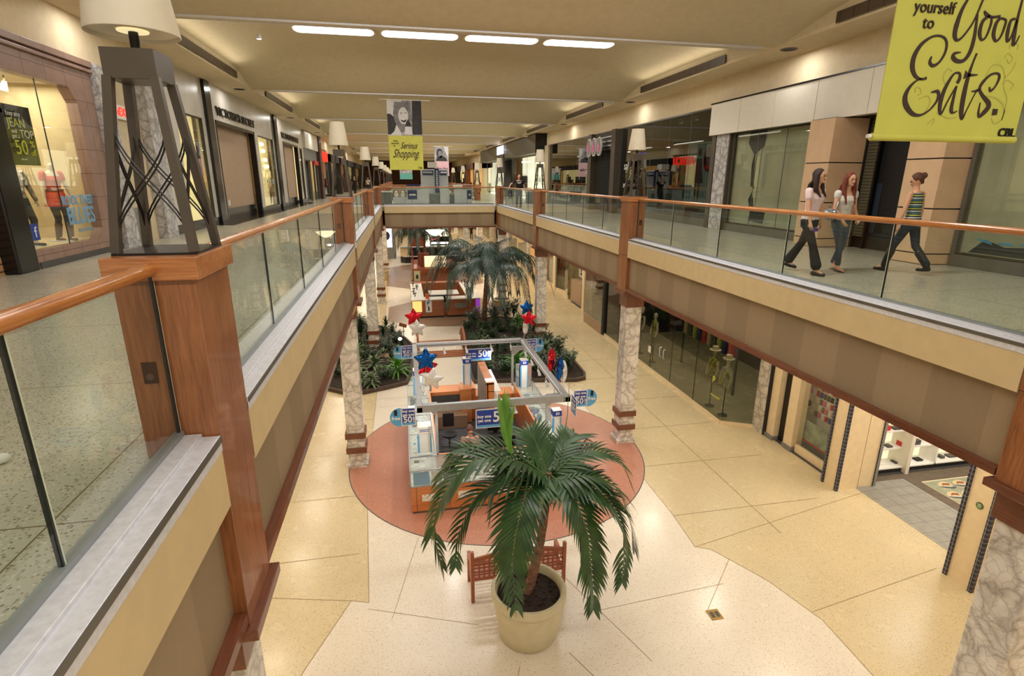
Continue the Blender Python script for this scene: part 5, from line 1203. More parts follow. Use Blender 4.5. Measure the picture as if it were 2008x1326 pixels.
FR = {
'f2': [(1.94,7.0,2.73),(1.52,6.95,3.06),(0.9,6.85,3.24),(0.45,6.75,2.91),(0.22,6.7,2.35),(0.31,6.65,1.71)],
'f3': [(1.92,7.05,2.77),(1.49,7.2,3.08),(0.96,7.3,3.23),(0.58,7.3,2.99),(0.32,7.3,2.72)],
'f4': [(1.88,6.95,2.75),(1.56,6.6,2.79),(1.35,6.3,2.48),(1.25,6.15,1.99),(1.29,6.1,1.31)],
'f5': [(2.03,6.95,2.69),(2.2,6.6,2.71),(2.37,6.35,2.22),(2.42,6.2,1.64),(2.47,6.15,1.0)],
'f6': [(2.08,7.0,2.68),(2.42,6.8,2.73),(2.8,6.6,2.47),(3.01,6.5,1.94),(3.02,6.45,1.15)],
'f7': [(2.07,7.1,2.73),(2.42,7.2,2.94),(2.79,7.2,2.99),(3.16,7.15,2.8),(3.39,7.1,2.31)],
'f8': [(1.98,7.15,2.75),(1.9,7.4,3.02),(1.82,7.6,3.19),(1.61,7.8,3.11)],
'f9': [(2.08,7.15,2.74),(2.31,7.4,2.98),(2.54,7.6,3.08),(2.81,7.75,2.92)],
'f10': [(1.87,7.0,2.76),(1.43,6.9,2.95),(1.17,6.9,2.77),(1.06,6.9,2.27)],
'f11': [(1.87,7.1,2.73),(1.4,7.15,2.9),(1.1,7.2,3.08),(0.7,7.3,3.19),(0.5,7.3,3.0)],
'f12': [(2.1,7.05,2.71),(2.43,7.1,2.77),(2.77,7.1,2.6),(3.07,7.05,2.24),(3.3,7.0,1.92)],
'f13': [(2.06,7.2,2.76),(2.22,7.5,2.85),(2.21,7.8,2.87),(2.26,8.1,2.62)],
'f15': [(2.1,6.9,2.75),(2.5,6.75,2.85),(2.95,6.75,2.6),(3.2,6.7,2.0),(3.3,6.7,1.5)],
'f16': [(1.9,6.9,2.74),(1.3,6.75,2.9),(.85,6.7,2.75),(.55,6.6,2.2),(.5,6.6,1.7)],
}
for k_, v in FR.items():
    c = [tuple(TR[-1])]+v
    big = k_ in ('f4', 'f5', 'f6', 'f2')
    frond('frond', c, r, M['palmleaf'], M['stem'], N=40 if big else 30, L=.50 if big else .42, w=.085 if big else .07, droop=.35, start=.16)
MB().tube([TR[-1], (2.2, 7.1, 3.1), (2.26, 7.1, 3.7), (2.28, 7.12, 4.3)], [.012, .008, .005, .002], 6).build('spear_leaf', M['stem'], r, smooth=True)
frond('young_frond', [(1.95, 7.02, 2.72), (1.62, 7.1, 2.86), (1.44, 7.15, 3.08), (1.36, 7.2, 3.45), (1.30, 7.25, 3.82)], r, M['youngleaf'], M['youngleaf'], N=30, L=.46, w=.075, droop=-.05, start=.48, ang=36)

def lattice_bench(x0, x1, y, label):
    """bench seen from its back; the seat extends towards +y"""
    W = M['benchwood']; r = empty('lattice_bench', ((x0+x1)/2, y, 0), label, 'bench')
    for x in (x0, x1-.06):
        MB().box(x, x+.06, y-.03, y+.03, 0, 1.02 if x == x0 else 1.0).build('leg', W, r, bevel=.004); MB().box(x, x+.06, y+.5, y+.56, 0, .62).build('leg', W, r, bevel=.004)
        MB().box(x, x+.06, y, y+.55, .60, .64).build('armrest', W, r, bevel=.004); MB().box(x+.01, x+.05, y, y+.55, .36, .42).build('side_rail', W, r)
    n = 14; top = [(x0+.06+(x1-x0-.12)*i/n, .86+.10*sin(pi*i/n)) for i in range(n+1)]
    m = MB()
    for a, b in zip(top, top[1:]): m.add([(a[0], y-.018, a[1]-.05), (a[0], y+.018, a[1]-.05), (b[0], y-.018, b[1]-.05), (b[0], y+.018, b[1]-.05), (a[0], y-.018, a[1]+.03), (a[0], y+.018, a[1]+.03), (b[0], y-.018, b[1]+.03), (b[0], y+.018, b[1]+.03)], [(0, 1, 3, 2), (4, 6, 7, 5), (0, 2, 6, 4), (1, 5, 7, 3)])
    m.build('top_rail', W, r); MB().box(x0+.06, x1-.06, y-.016, y+.016, .44, .50).build('lower_rail', W, r)
    k = int((x1-x0-.12)/.085)
    for i in range(1, k): xx = x0+.06+(x1-x0-.12)*i/k; t = (xx-x0-.06)/(x1-x0-.12); MB().box(xx-.014, xx+.014, y-.008, y+.008, .5, .83+.10*sin(pi*t)).build('upright_slat', W, r)
    for z in (.58, .665, .75): MB().box(x0+.06, x1-.06, y+.008, y+.018, z, z+.028).build('cross_slat', W, r)
    for i in range(6): MB().box(x0+.02, x1-.02, y+.06+.08*i, y+.115+.08*i, .42, .445).build('seat_slat', W, r, bevel=.003)
    return r
M['benchwood'] = wood('red_bench_wood', (128, 60, 30), (176, 96, 54), 'x', .4)
lattice_bench(.84, 2.52, 7.72, 'red-brown lattice back bench just behind the potted palm')
# ================================================================== KIOSKS, BALLOONS
M['korange'] = wood('orange_laminate', (186, 110, 58), (212, 136, 78), 'x', .35, 5)
M['alu'] = plain('aluminium_truss', (168, 170, 172), .35, .7, .04)
M['kglass'] = glass('case_glass', (246, 250, 250), .9, body=.10, bodycol=(225, 226, 220))
M['kfloor'] = plain('charcoal_carpet', (74, 74, 78), .9, var=.05)
M['pamph'] = plain('leaflet_paper', (222, 218, 206), .5, var=.15, scale=20)
KG = 'phone kiosk signs'
K = empty('phone_kiosk', (1.8, 13.1, 0), 'square phone kiosk with orange counters and glass cases on the red floor circle', 'kiosk')
def kb(name, mat, *bx, parent=None, bevel=0):
    m = MB()
    for b in bx: m.box(*b)
    return m.build(name, M[mat], parent or K, bevel=bevel)
kb('floor_mat', 'kfloor', (.5, 3.1, 11.15, 15.1, 0.006, .02))
# counter bases
kb('counter_base', 'korange', (-.11, .50, 11.16, 15.65, .06, .66)); kb('counter_base', 'korange', (3.09, 3.70, 11.16, 15.3, .06, .66))
kb('counter_base', 'korange', (-.11, 3.70, 10.52, 11.15, .06, .66)); kb('counter_base', 'korange', (1.9, 3.08, 15.05, 15.62, .06, .8))
kb('kick_strip', 'dsteel', (-.09, 3.68, 10.54, 11.1, .004, .06), (-.09, .48, 11.1, 15.6, .004, .06), (3.11, 3.68, 11.1, 15.28, .004, .06))
kb('inner_panel', 'korange', (.50, .54, 11.16, 15.0, .05, 1.12)); kb('inner_panel', 'korange', (3.05, 3.09, 11.16, 15.0, .05, 1.12)); kb('inner_panel', 'korange', (.54, 3.05, 11.12, 11.16, .05, 1.08))
for x in (.12, .9, 1.7, 2.5, 3.25): kb('door_panel', 'pamph', (x, x+.42, 10.505, 10.519, .30, .46))
for x in (.0, .72, 1.5, 2.3, 3.05): kb('panel_seam', 'dgrey', (x, x+.006, 10.512, 10.521, .08, .64))
# glass cases: sloping front
def case(x0, x1, y0, y1, face):
    z0, z1 = .66, 1.04
    g_ = MB()
    if face == 'y': g_.box(x0, x1, y0, y0+.012, z0, z1)
    elif face == 'x-': g_.box(x0, x0+.012, y0, y1, z0, z1)
    else: g_.box(x1-.012, x1, y0, y1, z0, z1)
    g_.box(x0, x1, y0, y1, z1, z1+.012)
    c = g_.build('glass_case', M['kglass'], K)
    m = MB(); L_ = (y1-y0) if face != 'y' else (x1-x0); n = max(1, round(L_/1.15))
    for z in (z0, z1):
        m.box(x0-.012, x1+.012, y0-.012, y0+.012, z, z+.022).box(x0-.012, x1+.012, y1-.012, y1+.012, z, z+.022).box(x0-.012, x0+.012, y0, y1, z, z+.022).box(x1-.012, x1+.012, y0, y1, z, z+.022)
    for i in range(n+1):
        if face == 'y': xx = x0+L_*i/n; m.box(xx-.01, xx+.01, y0-.012, y0+.012, z0, z1).box(xx-.01, xx+.01, y0, y1, z1+.005, z1+.02)
        else: yy = y0+L_*i/n; xe = x0 if face == 'x-' else x1; m.box(xe-.012, xe+.012, yy-.01, yy+.01, z0, z1).box(x0, x1, yy-.01, yy+.01, z1+.005, z1+.02)
    m.build('case_frame', M['alu'], c)
    return c
case(-.11, 3.70, 10.52, 11.13, 'y'); case(-.11, .49, 11.16, 15.65, 'x-'); case(3.10, 3.70, 11.16, 15.3, 'x+')
kb('case_floor', 'pamph', (-.10, 3.69, 10.54, 11.12, .66, .675), (-.10, .48, 11.17, 15.6, .66, .675), (3.11, 3.69, 11.17, 15.28, .66, .675))
# phones and leaflets shown in the cases, each a thing
random.seed(11); LBL = {'l': 'leaflet or phone card lying in the left hand glass case row of the phone kiosk', }
def goods(x0, x1, y0, y1, n, where):
    for i in range(n):
        x = random.uniform(x0, x1); y = random.uniform(y0, y1); w = random.uniform(.06, .13); d = random.uniform(.08, .16); h = random.choice((.01, .02, .08, .14))
        cm = random.choice(('white', 'lblue', 'blue', 'matblack', 'pamph', 'white', 'dgrey'))
        tag(MB().box(x, x+w, y, y+d, .676, .676+h).build('phone_package', M[cm], origin=(x, y, .676)), ({'white': 'white', 'lblue': 'light blue', 'blue': 'blue', 'matblack': 'black', 'pamph': 'cream', 'dgrey': 'dark grey'}[cm]+(' leaflet' if h < .05 else ' package')+' lying in the '+where+' glass case of the phone kiosk, '+(('near' if y < 12.6 else 'middle' if y < 14 else 'far')+' part' if where != 'front' else ('left' if x < 1.2 else 'centre' if x < 2.4 else 'right')+' part')), 'package', 'phone packages in the kiosk cases')
goods(-.05, .3, 11.3, 15.4, 34, 'long left'); goods(3.15, 3.5, 11.3, 15.1, 30, 'long right'); goods(.0, 3.5, 10.58, 10.95, 40, 'front')
r = empty('blue_leaflet_display', (.1, 10.7, .68), 'blue leaflet display with 50 in the front corner case of the phone kiosk', 'display')
for x, w, mt in ((-.05, .34, 'lblue'), (.34, .22, 'pamph'), (.6, .3, 'blue')): MB().box(x, x+w, 10.545, 10.55, .69, 1.0).build('card', M[mt], r)
text('lettering', '50', .16, (.75, 10.54, .84), FACE_Y, M['txtw'], r)
# towers on the counters
def tower(x, y, z1, w, label, head=True, mirror=False):
    r = empty('display_tower', (x, y, 1.05), label, 'display', 'display towers on the phone kiosk')
    MB().box(x-w/2, x+w/2, y-w/2, y+w/2, 1.055, z1).build('column', M['white'], r)
    for s in (-1, 1): MB().box(x+s*w/2-(.012 if s > 0 else .03), x+s*w/2+(.012 if s > 0 else .012), y-w/2-.02, y-w/2+.02, 1.06, z1-.18).build('blue_edge', M['lblue'], r)
    MB().box(x-w/2-.02, x+w/2+.02, y-w/2-.02, y+w/2+.02, z1-.14, z1).build('top_cube', M['blue' if head else 'white'], r)
    MB().box(x-w/2-.02, x+w/2+.02, y-w/2-.02, y+w/2+.02, z1, z1+.012).build('lid', M['white'], r)
    if head: text('lettering', '50', min(.16, w*.55), (x, y-w/2-.024, z1-.07), FACE_Y, M['txtw'], r, bold=.002)
    else:
        for i in range(2): MB().box(x-w/2+.03, x+w/2-.03, y-w/2-.024, y-w/2-.02, z1-.06-.04*i, z1-.045-.04*i).build('blue_print', M['blue'], r)
    if mirror:
        MB().box(x-.24, x+.24, y-.02, y+.0, 1.05, z1-.12).build('mirror_frame', M['alu'], r); MB().box(x-.22, x+.22, y-.026, y-.02, 1.08, z1-.15).build('mirror', plain('mirror', (230, 230, 230), .03, 1, var=0), r)
tower(.25, 11.45, 1.68, .27, 'white display tower with blue edges on the near left counter of the phone kiosk', head=False)
tower(.22, 14.9, 1.80, .24, 'display tower behind the blue star balloon on the back left counter')
tower(1.68, 15.35, 1.92, .20, 'narrow display tower headed 50 on the orange back cabinet'); tower(3.33, 14.9, 1.92, .19, 'display tower headed 50 with mirrors on the back right counter', mirror=True)
tower(3.5, 11.9, 1.60, .18, 'display tower headed 50 behind the palm on the right counter')
# back cabinets and tall divider
kb('back_cabinet', 'korange', (.56, 1.45, 15.05, 15.6, .1, 1.0)); kb('back_cabinet', 'korange', (1.47, 1.9, 15.05, 15.6, .05, 1.05)); kb('cabinet_front', 'dgrey', (.6, 1.42, 15.04, 15.05, .3, .9))
kb('mauve_bench', 'mauve_terr', (.56, 1.6, 14.6, 15.04, .02, .4)); kb('pillar_box', 'korange', (1.42, 1.75, 14.85, 15.2, .05, 1.12))
kb('divider', 'korange', (1.95, 2.16, 13.2, 14.9, 1.86, 1.92), (1.97, 2.0, 13.2, 14.9, .1, 1.86), (1.95, 2.16, 13.2, 13.26, .1, 1.9)); kb('divider_side', 'grey', (1.94, 1.965, 13.25, 14.9, .3, 1.86))
for z in (.5, .8, 1.1, 1.4, 1.65): kb('divider_shelf', 'white', (2.0, 2.34, 13.2, 14.9, z, z+.02))
kb('desk', 'matblack', (1.7, 2.6, 12.4, 12.9, .7, .74), (1.72, 2.58, 12.42, 12.45, .02, .7)); kb('monitor', 'black', (1.9, 2.3, 12.7, 12.73, .78, 1.05), (2.05, 2.15, 12.65, 12.75, .74, .8))
r = empty('office_chair', (.95, 13.3, .02), 'dark office chair on the charcoal floor inside the phone kiosk', 'chair')
MB().lathe([(.2, .45), (.22, .5), (.001, .52)], (.95, 13.3, 0), 16).build('seat', M['matblack'], r); MB().tube([(.95, 13.3, .1), (.95, 13.3, .45)], .025, 8).build('stem', M['dgrey'], r)
for i in range(5): a = 2*pi*i/5; MB().tube([(.95, 13.3, .1), (.95+.25*cos(a), 13.3+.25*sin(a), .06)], .018, 6).build('leg', M['dgrey'], r)
MB().box(.8, 1.1, 13.5, 13.55, .6, 1.0).build('backrest', M['matblack'], r, bevel=.02)
# gantry
G_ = empty('aluminium_gantry', (1.8, 13, 1.1), 'grey aluminium truss frame with small spotlights standing over the phone kiosk', 'frame')
gx0, gx1, gy0, gy1, gz = .10, 3.45, 10.65, 15.4, 2.33
for nm, bx in (('front_beam', (gx0, gx1, gy0, gy0+.10, gz, gz+.16)), ('back_beam', (gx0, gx1, gy1-.10, gy1, gz, gz+.12)), ('side_beam', (gx0, gx0+.12, gy0, gy1, gz, gz+.12)), ('side_beam', (gx1-.12, gx1, gy0, gy1, gz, gz+.12))):
    b_ = MB().box(*bx).build(nm, M['alu'], G_, bevel=.006)
MB().box(gx0, gx1, gy1-.13, gy1-.10, gz+.02, gz+.04).box(gx0, gx1, gy1-.13, gy1-.10, gz+.08, gz+.10).box(gx1-.15, gx1-.12, gy0, gy1, gz+.02, gz+.04).box(gx1-.15, gx1-.12, gy0, gy1, gz+.08, gz+.1).build('light_track', M['steel'], G_)
for x, y, sx, sy in ((.52, 11.16, -1, -1), (3.06, 11.16, 1, -1), (.56, 14.95, -1, 1), (3.0, 14.95, 1, 1)):
    p = MB().box(x-.03, x+.03, y-.03, y+.03, 1.1, 2.2).build('post', M['alu'], G_)
    ex = gx0+.06 if sx < 0 else gx1-.06; m = MB(); m.box(min(x, ex)-.03, max(x, ex)+.03, y-.03, y+.03, 2.2, 2.33)
    m.add([(x-.02*sx, y-.02, 2.2), (x-.02*sx, y+.02, 2.2), (x-.02*sx, y-.02, 2.0), (x-.02*sx, y+.02, 2.0), (x+.22*sx, y-.02, 2.2), (x+.22*sx, y+.02, 2.2)], [(0, 2, 4), (1, 5, 3), (0, 1, 3, 2), (2, 3, 5, 4), (0, 4, 5, 1)])
    m.build('bracket', M['alu'], p)
for i, (x, y) in enumerate([(.5, 15.27), (1.0, 15.27), (1.65, 15.27), (2.4, 15.27), (3.0, 15.27), (3.29, 14.6), (3.29, 13.8), (3.29, 13.0), (3.29, 12.2), (3.29, 11.4), (.25, 12.4), (.25, 13.6), (.25, 14.4), (2.2, 10.78)]):
    m = MB().tube([(x, y, 2.35), (x, y, 2.25)], .012, 6).tube([(x, y, 2.26), (x+.02, y-.05, 2.2), (x+.03, y-.09, 2.13)], [.03, .035, .045], 10)
    m.build('spotlight', M['steel'], G_, smooth=True)
for x, y in ((.5, 15.2), (2.4, 15.2), (3.2, 14.3), (3.2, 12.4), (.3, 12.6), (.3, 14.2), (.8, 10.8), (2.7, 10.8)): area('kiosk_spot_light', (x, y, 2.12), .08, .08, 9, DAY)
# signs
def ksign(x, y, z, w, h, label, face='y', big=False, disc=0):
    r = empty('offer_sign', (x, y, z-h/2), label, 'sign', KG)
    F_ = FACE_Y if face == 'y' else FACE_XN
    def bx(nm, mt, u0, u1, z0, z1, lay):
        if face == 'y': MB().box(x+u0, x+u1, y-.006-lay*.002, y+.006, z+z0, z+z1).build(nm, M[mt], r)
        else: MB().box(x-.006-lay*.002, x+.006, y-u1, y-u0, z+z0, z+z1).build(nm, M[mt], r)
    bx('frame', 'steel', -w/2, w/2, -h/2, h/2, 0); bx('blue_face', 'blue', -w/2+.02, w/2-.02, -h/2+.02, h/2-.02, 1); bx('light_strip', 'lblue', -w/2+.02, w/2-.02, -h/2+.02, -h/2+.02+h*.12, 2)
    def tx(s, sz, u, dz, xs=1, bold=.002, rot90=False):
        p = (x+u, y-.012, z+dz) if face == 'y' else (x-.012, y-u, z+dz)
        RR = F_ @ Matrix.Rotation(pi/2, 3, 'Z') if rot90 else F_
        text('lettering', s, sz, p, RR, M['txtw'], r, xs=xs, bold=bold)
    if big:
        tx('buy one', h*.21, -w*.27, h*.12); tx('get one', h*.21, -w*.27, -h*.10); tx('50', h*.78, w*.16, .02, .95, .004); tx('% OFF', h*.2, w*.415, .02, rot90=True)
    else:
        tx('buy one', h*.19, 0, h*.33); tx('get one', h*.19, 0, h*.12); tx('50', h*.46, -w*.06, -h*.16, bold=.003); tx('% OFF', h*.11, w*.36, -h*.16, rot90=True)
    if disc:
        cx = x+disc*(w/2+.02); R_ = h*.52
        pts = [(R_*cos(2*pi*k/28), R_*sin(2*pi*k/28)) for k in range(28)]; pts = [(max(min(a, R_), -.06) if disc > 0 else min(a, .06), b) for a, b in pts]
        MB().extr(pts, (cx, y+.004, z), (1, 0, 0), (0, 0, 1), .006).build('free_disc', M['lblue'], r)
        text('lettering', 'free', h*.27, (cx+disc*R_*.42, y-.006, z-h*.05), FACE_Y, M['txtw'], r, bold=.002)
        MB().box(cx+disc*R_*.42-.03, cx+disc*R_*.42+.03, y-.014, y-.002, z+h*.12, z+h*.42).build('phone_picture', M['matblack'], r)
    return r
ksign(1.73, 10.60, 2.11, .80, .44, 'wide blue offer sign under the front beam, behind the young palm frond', big=True)
ksign(2.03, 15.30, 2.02, .76, .38, 'wide blue offer sign under the back beam of the gantry', big=True)
ksign(-.08, 10.6, 2.29, .30, .40, 'small blue offer sign with free disc at the front left corner of the gantry', disc=-1)
ksign(-.06, 15.35, 2.2, .33, .40, 'small blue offer sign with free disc at the back left corner of the gantry', disc=-1)
ksign(3.66, 15.35, 2.2, .33, .42, 'small blue offer sign with free disc at the back right corner of the gantry', disc=1)
ksign(3.70, 10.72, 2.36, .32, .40, 'small blue offer sign with free disc at the front right corner of the gantry', disc=1)
ksign(3.50, 10.55, 2.28, .36, .40, 'blue offer sign set edgeways at the front right corner of the gantry', face='x')
# ---------------- foil balloons
def foil(name, c, rough=.16):
    t = NT(name); t.base(c); n = t.noise(t.coord(), 9, 3, .6); t.bump(n, .5, .03); return t.set(rough, .85, .5)
M['fred'] = foil('red_foil', (214, 34, 50)); M['fblue'] = foil('blue_foil', (24, 92, 176)); M['fwhite'] = foil('white_foil', (226, 224, 222), .3); M['fwhite'].node_tree.nodes['Principled BSDF'].inputs['Metallic'].default_value = .25
def star_balloon(c, R_, yaw, mat, label, anchor, tilt=0):
    r = empty('star_balloon', c, label, 'balloon', 'foil star balloons tied to the phone kiosk'); c = Vector(c)
    A_ = Matrix.Rotation(yaw, 3, 'Z') @ Matrix.Rotation(tilt, 3, 'Y'); m = MB(); N_ = 60; Rn = 8; vs = []; fs = []
    def rad(a):
        q = (a/(2*pi/5)) % 1; q = abs(q-.5)*2      # 1 at tips, 0 between
        return R_*(.56+.44*q**1.6)
    for side in (-1, 1):
        b = len(vs); vs.append(Vector((0, side*.32*R_, 0)))
        for i in range(1, Rn+1):
            t = i/Rn
            for k in range(N_):
                a = pi/2+2*pi*k/N_; rr = rad(a-pi/2)*t; th = .32*R_*sqrt(max(0, 1-t**2.4))*(1-.18*t*(rad(a-pi/2)/R_ > .8)); vs.append(Vector((rr*cos(a), side*th, rr*sin(a))))
        for k in range(N_): fs.append((b, b+1+k, b+1+(k+1) % N_) if side < 0 else (b, b+1+(k+1) % N_, b+1+k))
        for i in range(Rn-1):
            for k in range(N_):
                q = b+1+i*N_; f = (q+k, q+N_+k, q+N_+(k+1) % N_, q+(k+1) % N_); fs.append(f if side < 0 else f[::-1])
    m.add([c+A_ @ v for v in vs], fs); m.build('foil_star', M[mat], r, smooth='all', rec=False)
    p0 = c+A_ @ Vector((0, 0, -R_*.6)); MB().tube([p0, (Vector(anchor)+p0)/2+Vector((.02, 0, 0)), anchor], .003, 5).build('ribbon', M['white'], r)
a1 = (.16, 15.3, 2.45); a2 = (.2, 10.8, 2.48); a3 = (3.4, 15.3, 2.45); a4 = (3.35, 10.8, 2.48)
star_balloon((.18, 15.35, 3.24), .27, .1, 'fred', 'red foil star balloon above the back left corner of the kiosk', a1)
star_balloon((.26, 15.2, 2.95), .27, -.1, 'fwhite', 'white foil star balloon below the lone red one at the back left corner', a1)
star_balloon((.33, 10.75, 3.47), .265, .1, 'fblue', 'blue foil star balloon over the front left corner of the kiosk', a2)
star_balloon((.36, 11.0, 3.24), .25, .3, 'fred', 'red foil star balloon half hidden behind a blue and a white one, front left', a2, .3)
star_balloon((.44, 10.6, 3.10), .25, -.25, 'fwhite', 'white foil star balloon in front of the blue one, front left corner', a2, .15)
star_balloon((3.50, 15.35, 3.38), .24, .2, 'fblue', 'blue foil star balloon at the top of the back right cluster', a3)
star_balloon((3.53, 15.15, 3.10), .25, -.3, 'fred', 'red foil star balloon under the blue one in the back right cluster', a3)
star_balloon((3.44, 15.2, 2.83), .25, 1.2, 'fwhite', 'white foil star balloon seen edge on at the foot of the back right cluster', a3, .3)
star_balloon((3.05, 10.85, 3.27), .27, 1.15, 'fred', 'red foil star balloon turned edgeways in the front right cluster', a4)
star_balloon((3.20, 10.7, 3.10), .27, 1.1, 'fblue', 'blue foil star balloon turned edgeways in the front right cluster', a4, .1)
star_balloon((3.31, 10.8, 2.98), .27, 1.25, 'fwhite', 'white foil star balloon turned edgeways in the front right cluster', a4, .2)

# ---------------- kiosks further back
M['cherry'] = wood('cherry_kiosk', (136, 78, 46), (168, 102, 64), 'x', .35)
M['redw'] = wood('red_kiosk_wood', (112, 50, 32), (146, 74, 48), 'x', .35)
r = empty('cherry_kiosk', (2.0, 30.5, 0), 'cherry wood kiosk with posters and white counter tops behind the tall palm', 'kiosk')
for x0, x1 in ((.28, 1.93), (2.1, 3.85)):
    MB().box(x0, x1, 28.1, 28.8, .1, .95).build('counter', M['cherry'], r); MB().box(x0+.03, x1-.03, 28.14, 28.8, .003, .1).build('kick_plate', M['matblack'], r); MB().box(x0-.02, x1+.02, 28.08, 28.82, .95, .99).build('counter_top', M['white'], r)
MB().box(1.2, 2.1, 28.3, 28.35, .1, .75).build('low_gate', M['cherry'], r)
for x0 in (.28, 3.2): MB().box(x0, x0+.65, 28.82, 33.4, .1, .95).build('side_counter', M['cherry'], r); MB().box(x0, x0+.65, 28.82, 33.4, .95, .99).build('counter_top', M['white'], r)
MB().box(.28, 3.85, 32.8, 33.4, .1, 1.0).build('counter', M['cherry'], r); MB().box(1.3, 2.2, 29.5, 30.2, .1, .9).build('black_cabinet', M['matblack'], r); MB().box(1.25, 2.9, 29.6, 30.8, .9, .94).build('counter_top', M['white'], r)
MB().box(.30, .78, 28.05, 28.09, .35, .92).build('glowing_poster', emit('orange_poster', (255, 205, 120), .9), r); MB().box(.98, 1.30, 28.06, 28.09, .32, .92).build('white_poster', M['txtw'], r)
MB().box(1.1, 1.17, 28.05, 28.06, .4, .62).build('phone_picture', M['matblack'], r); MB().box(1.02, 1.2, 28.05, 28.06, .8, .88).build('blue_print', M['lblue'], r)
MB().box(2.5, 3.15, 28.06, 28.09, .5, .75).build('grey_poster', M['grey'], r)
p_ = MB().box(3.62, 3.84, 28.05, 28.09, .3, .92).build('purple_poster', emit('purple_poster', (150, 60, 190), .7), r); MB().box(3.64, 3.82, 28.04, 28.05, .33, .55).build('white_patch', M['txtw'], p_)
tag(MB().box(1.0, 1.16, 28.3, 28.5, .99, 1.22).build('orange_box', plain('orange_card', (220, 88, 30), .5), origin=(1.1, 28.4, .99), bevel=.01), 'small orange box standing on the cherry kiosk counter', 'box')
random.seed(4)
for i in range(16):
    x = random.choice((.45, 3.4))+random.uniform(-.1, .2); y = 29+.26*i
    tag(MB().box(x, x+.05, y, y+.05, .99, 1.2).box(x-.06, x+.11, y-.01, y+.01, 1.15, 1.2).build('phone_stand', M['dgrey'], origin=(x, y, .99)), 'small phone stand on the %s side counter of the cherry kiosk, %s end' % ('left' if x < 2 else 'right', 'near' if i < 5 else 'middle' if i < 11 else 'far'), 'stand', 'phone stands on the cherry kiosk')
r = empty('red_wood_kiosk', (1.9, 39, 0), 'red wood jewellery kiosk with a poster beyond the cherry kiosk', 'kiosk')
MB().box(.5, 3.6, 37.5, 38.2, .05, 1.15).build('counter', M['redw'], r); MB().box(.5, 1.1, 38.2, 42, .05, 1.15).build('side_counter', M['redw'], r); MB().box(3.0, 3.6, 38.2, 42, .05, 1.15).build('side_counter', M['redw'], r)
MB().box(1.4, 2.9, 38.6, 39, .05, 1.8).build('lit_back', emit('kiosk_glow', (255, 236, 190), .9), r); MB().box(.95, 1.75, 39, 39.4, .05, 2.0).build('red_panel', plain('dark_red', (92, 36, 24), .5), r)
MB().box(1.2, 3.5, 37.45, 37.5, .35, 1.05).build('glass_case', M['sglass'], r); MB().box(1.2, 3.5, 37.6, 37.65, .35, 1.05).build('case_back', M['pamph'], r); MB().box(1.2, 3.6, 37.5, 38.2, 1.15, 1.3).build('top_case', M['sglass'], r)
p_ = MB().box(.6, 1.02, 37.46, 37.5, .3, 1.0).build('poster', plain('green_poster', (170, 176, 140), .5), r); MB().extr(ell(.81, .6, .09, .16), (0, 37.455, 0), (1, 0, 0), (0, 0, 1), .004).build('dark_figure', M['dark'], p_)
for x, y in ((.55, 38.3), (1.05, 38.3), (.55, 41.9), (3.5, 41.9)): MB().box(x, x+.07, y, y+.07, 1.15, 2.3).build('carved_post', M['redw'], r)
r = empty('black_kiosk', (2.4, 50.5, 0), 'black and oak jewellery kiosk with a lit name board far along the lower floor', 'kiosk')
MB().prism([(-.3, 48.6), (.1, 48.0), (5.0, 48.0), (5.4, 48.6), (5.4, 52.5), (-.3, 52.5)], .0, .55).build('black_base', M['black'], r)
MB().prism([(-.35, 48.55), (.06, 47.95), (5.04, 47.95), (5.45, 48.55), (5.45, 48.65), (-.35, 48.65)], .55, .62).build('white_band', M['txtw'], r)
MB().box(.5, 4.9, 48.0, 48.1, .62, 1.3).build('glass_case', plain('case_black', (30, 32, 38), .15, var=.8, scale=14), r); MB().box(-.3, .5, 48.2, 48.6, .62, 1.3).build('oak_end', M['cream'], r); MB().box(4.9, 5.4, 48.2, 48.6, .62, 1.3).build('oak_end', M['cream'], r)
MB().box(-.3, 5.4, 48.05, 48.7, 1.3, 1.36).build('counter_top', M['grey'], r); MB().box(2.3, 4.0, 48.6, 48.7, 1.4, 2.2).build('name_board', M['black'], r); MB().box(2.4, 3.9, 48.55, 48.6, 1.55, 1.72).build('glowing_name', emit('white_neon', (255, 250, 255), 3), r)
m = MB().tube([(2.5, 48.55, 1.95), (2.4, 48.55, 2.1)], .02, 5).tube([(2.45, 48.55, 1.9), (3.2, 48.55, 2.12)], .02, 5); m.build('pink_neon', emit('pink_neon', (255, 70, 90), 3), r)
r = empty('red_post_stall', (2.5, 57, 0), 'red framed stall with white counters behind the black kiosk', 'kiosk')
for x in (.6, 4.6): MB().box(x, x+.2, 56, 56.2, 0, 3.6).build('red_post', M['redw'], r)
MB().box(.6, 4.8, 56, 56.2, 3.3, 3.6).build('red_beam', M['redw'], r); MB().box(.8, 2.0, 56.3, 57, 0, 2.0).build('red_panel', M['redw'], r); MB().box(2.0, 4.5, 56.3, 57, 0, 2.4).build('white_counter', M['litwhite'], r); MB().box(4.5, 5.4, 55.5, 56, 0, 1.8).build('oak_side', M['cream'], r)
# hanging bowl lamp
r = empty('bowl_pendant', (1.95, 34.2, 3.7), 'glowing glass bowl pendant lamp hanging under the bridge', 'lamp')
MB().lathe([(.001, 3.68), (.15, 3.70), (.33, 3.80), (.46, 3.93), (.56, 4.0), (.56, 4.03), (.40, 4.0), (.001, 3.95)], (1.95, 34.2, 0), 28, cap=False).build('bowl', emit('bowl_glow', (255, 244, 205), 1.6), r, smooth=True)
for a in range(3): MB().tube([(1.95+.5*cos(a*2.09), 34.2+.5*sin(a*2.09), 4.0), (1.95, 34.2, 4.38)], .008, 5).build('chain', M['bronze'], r)
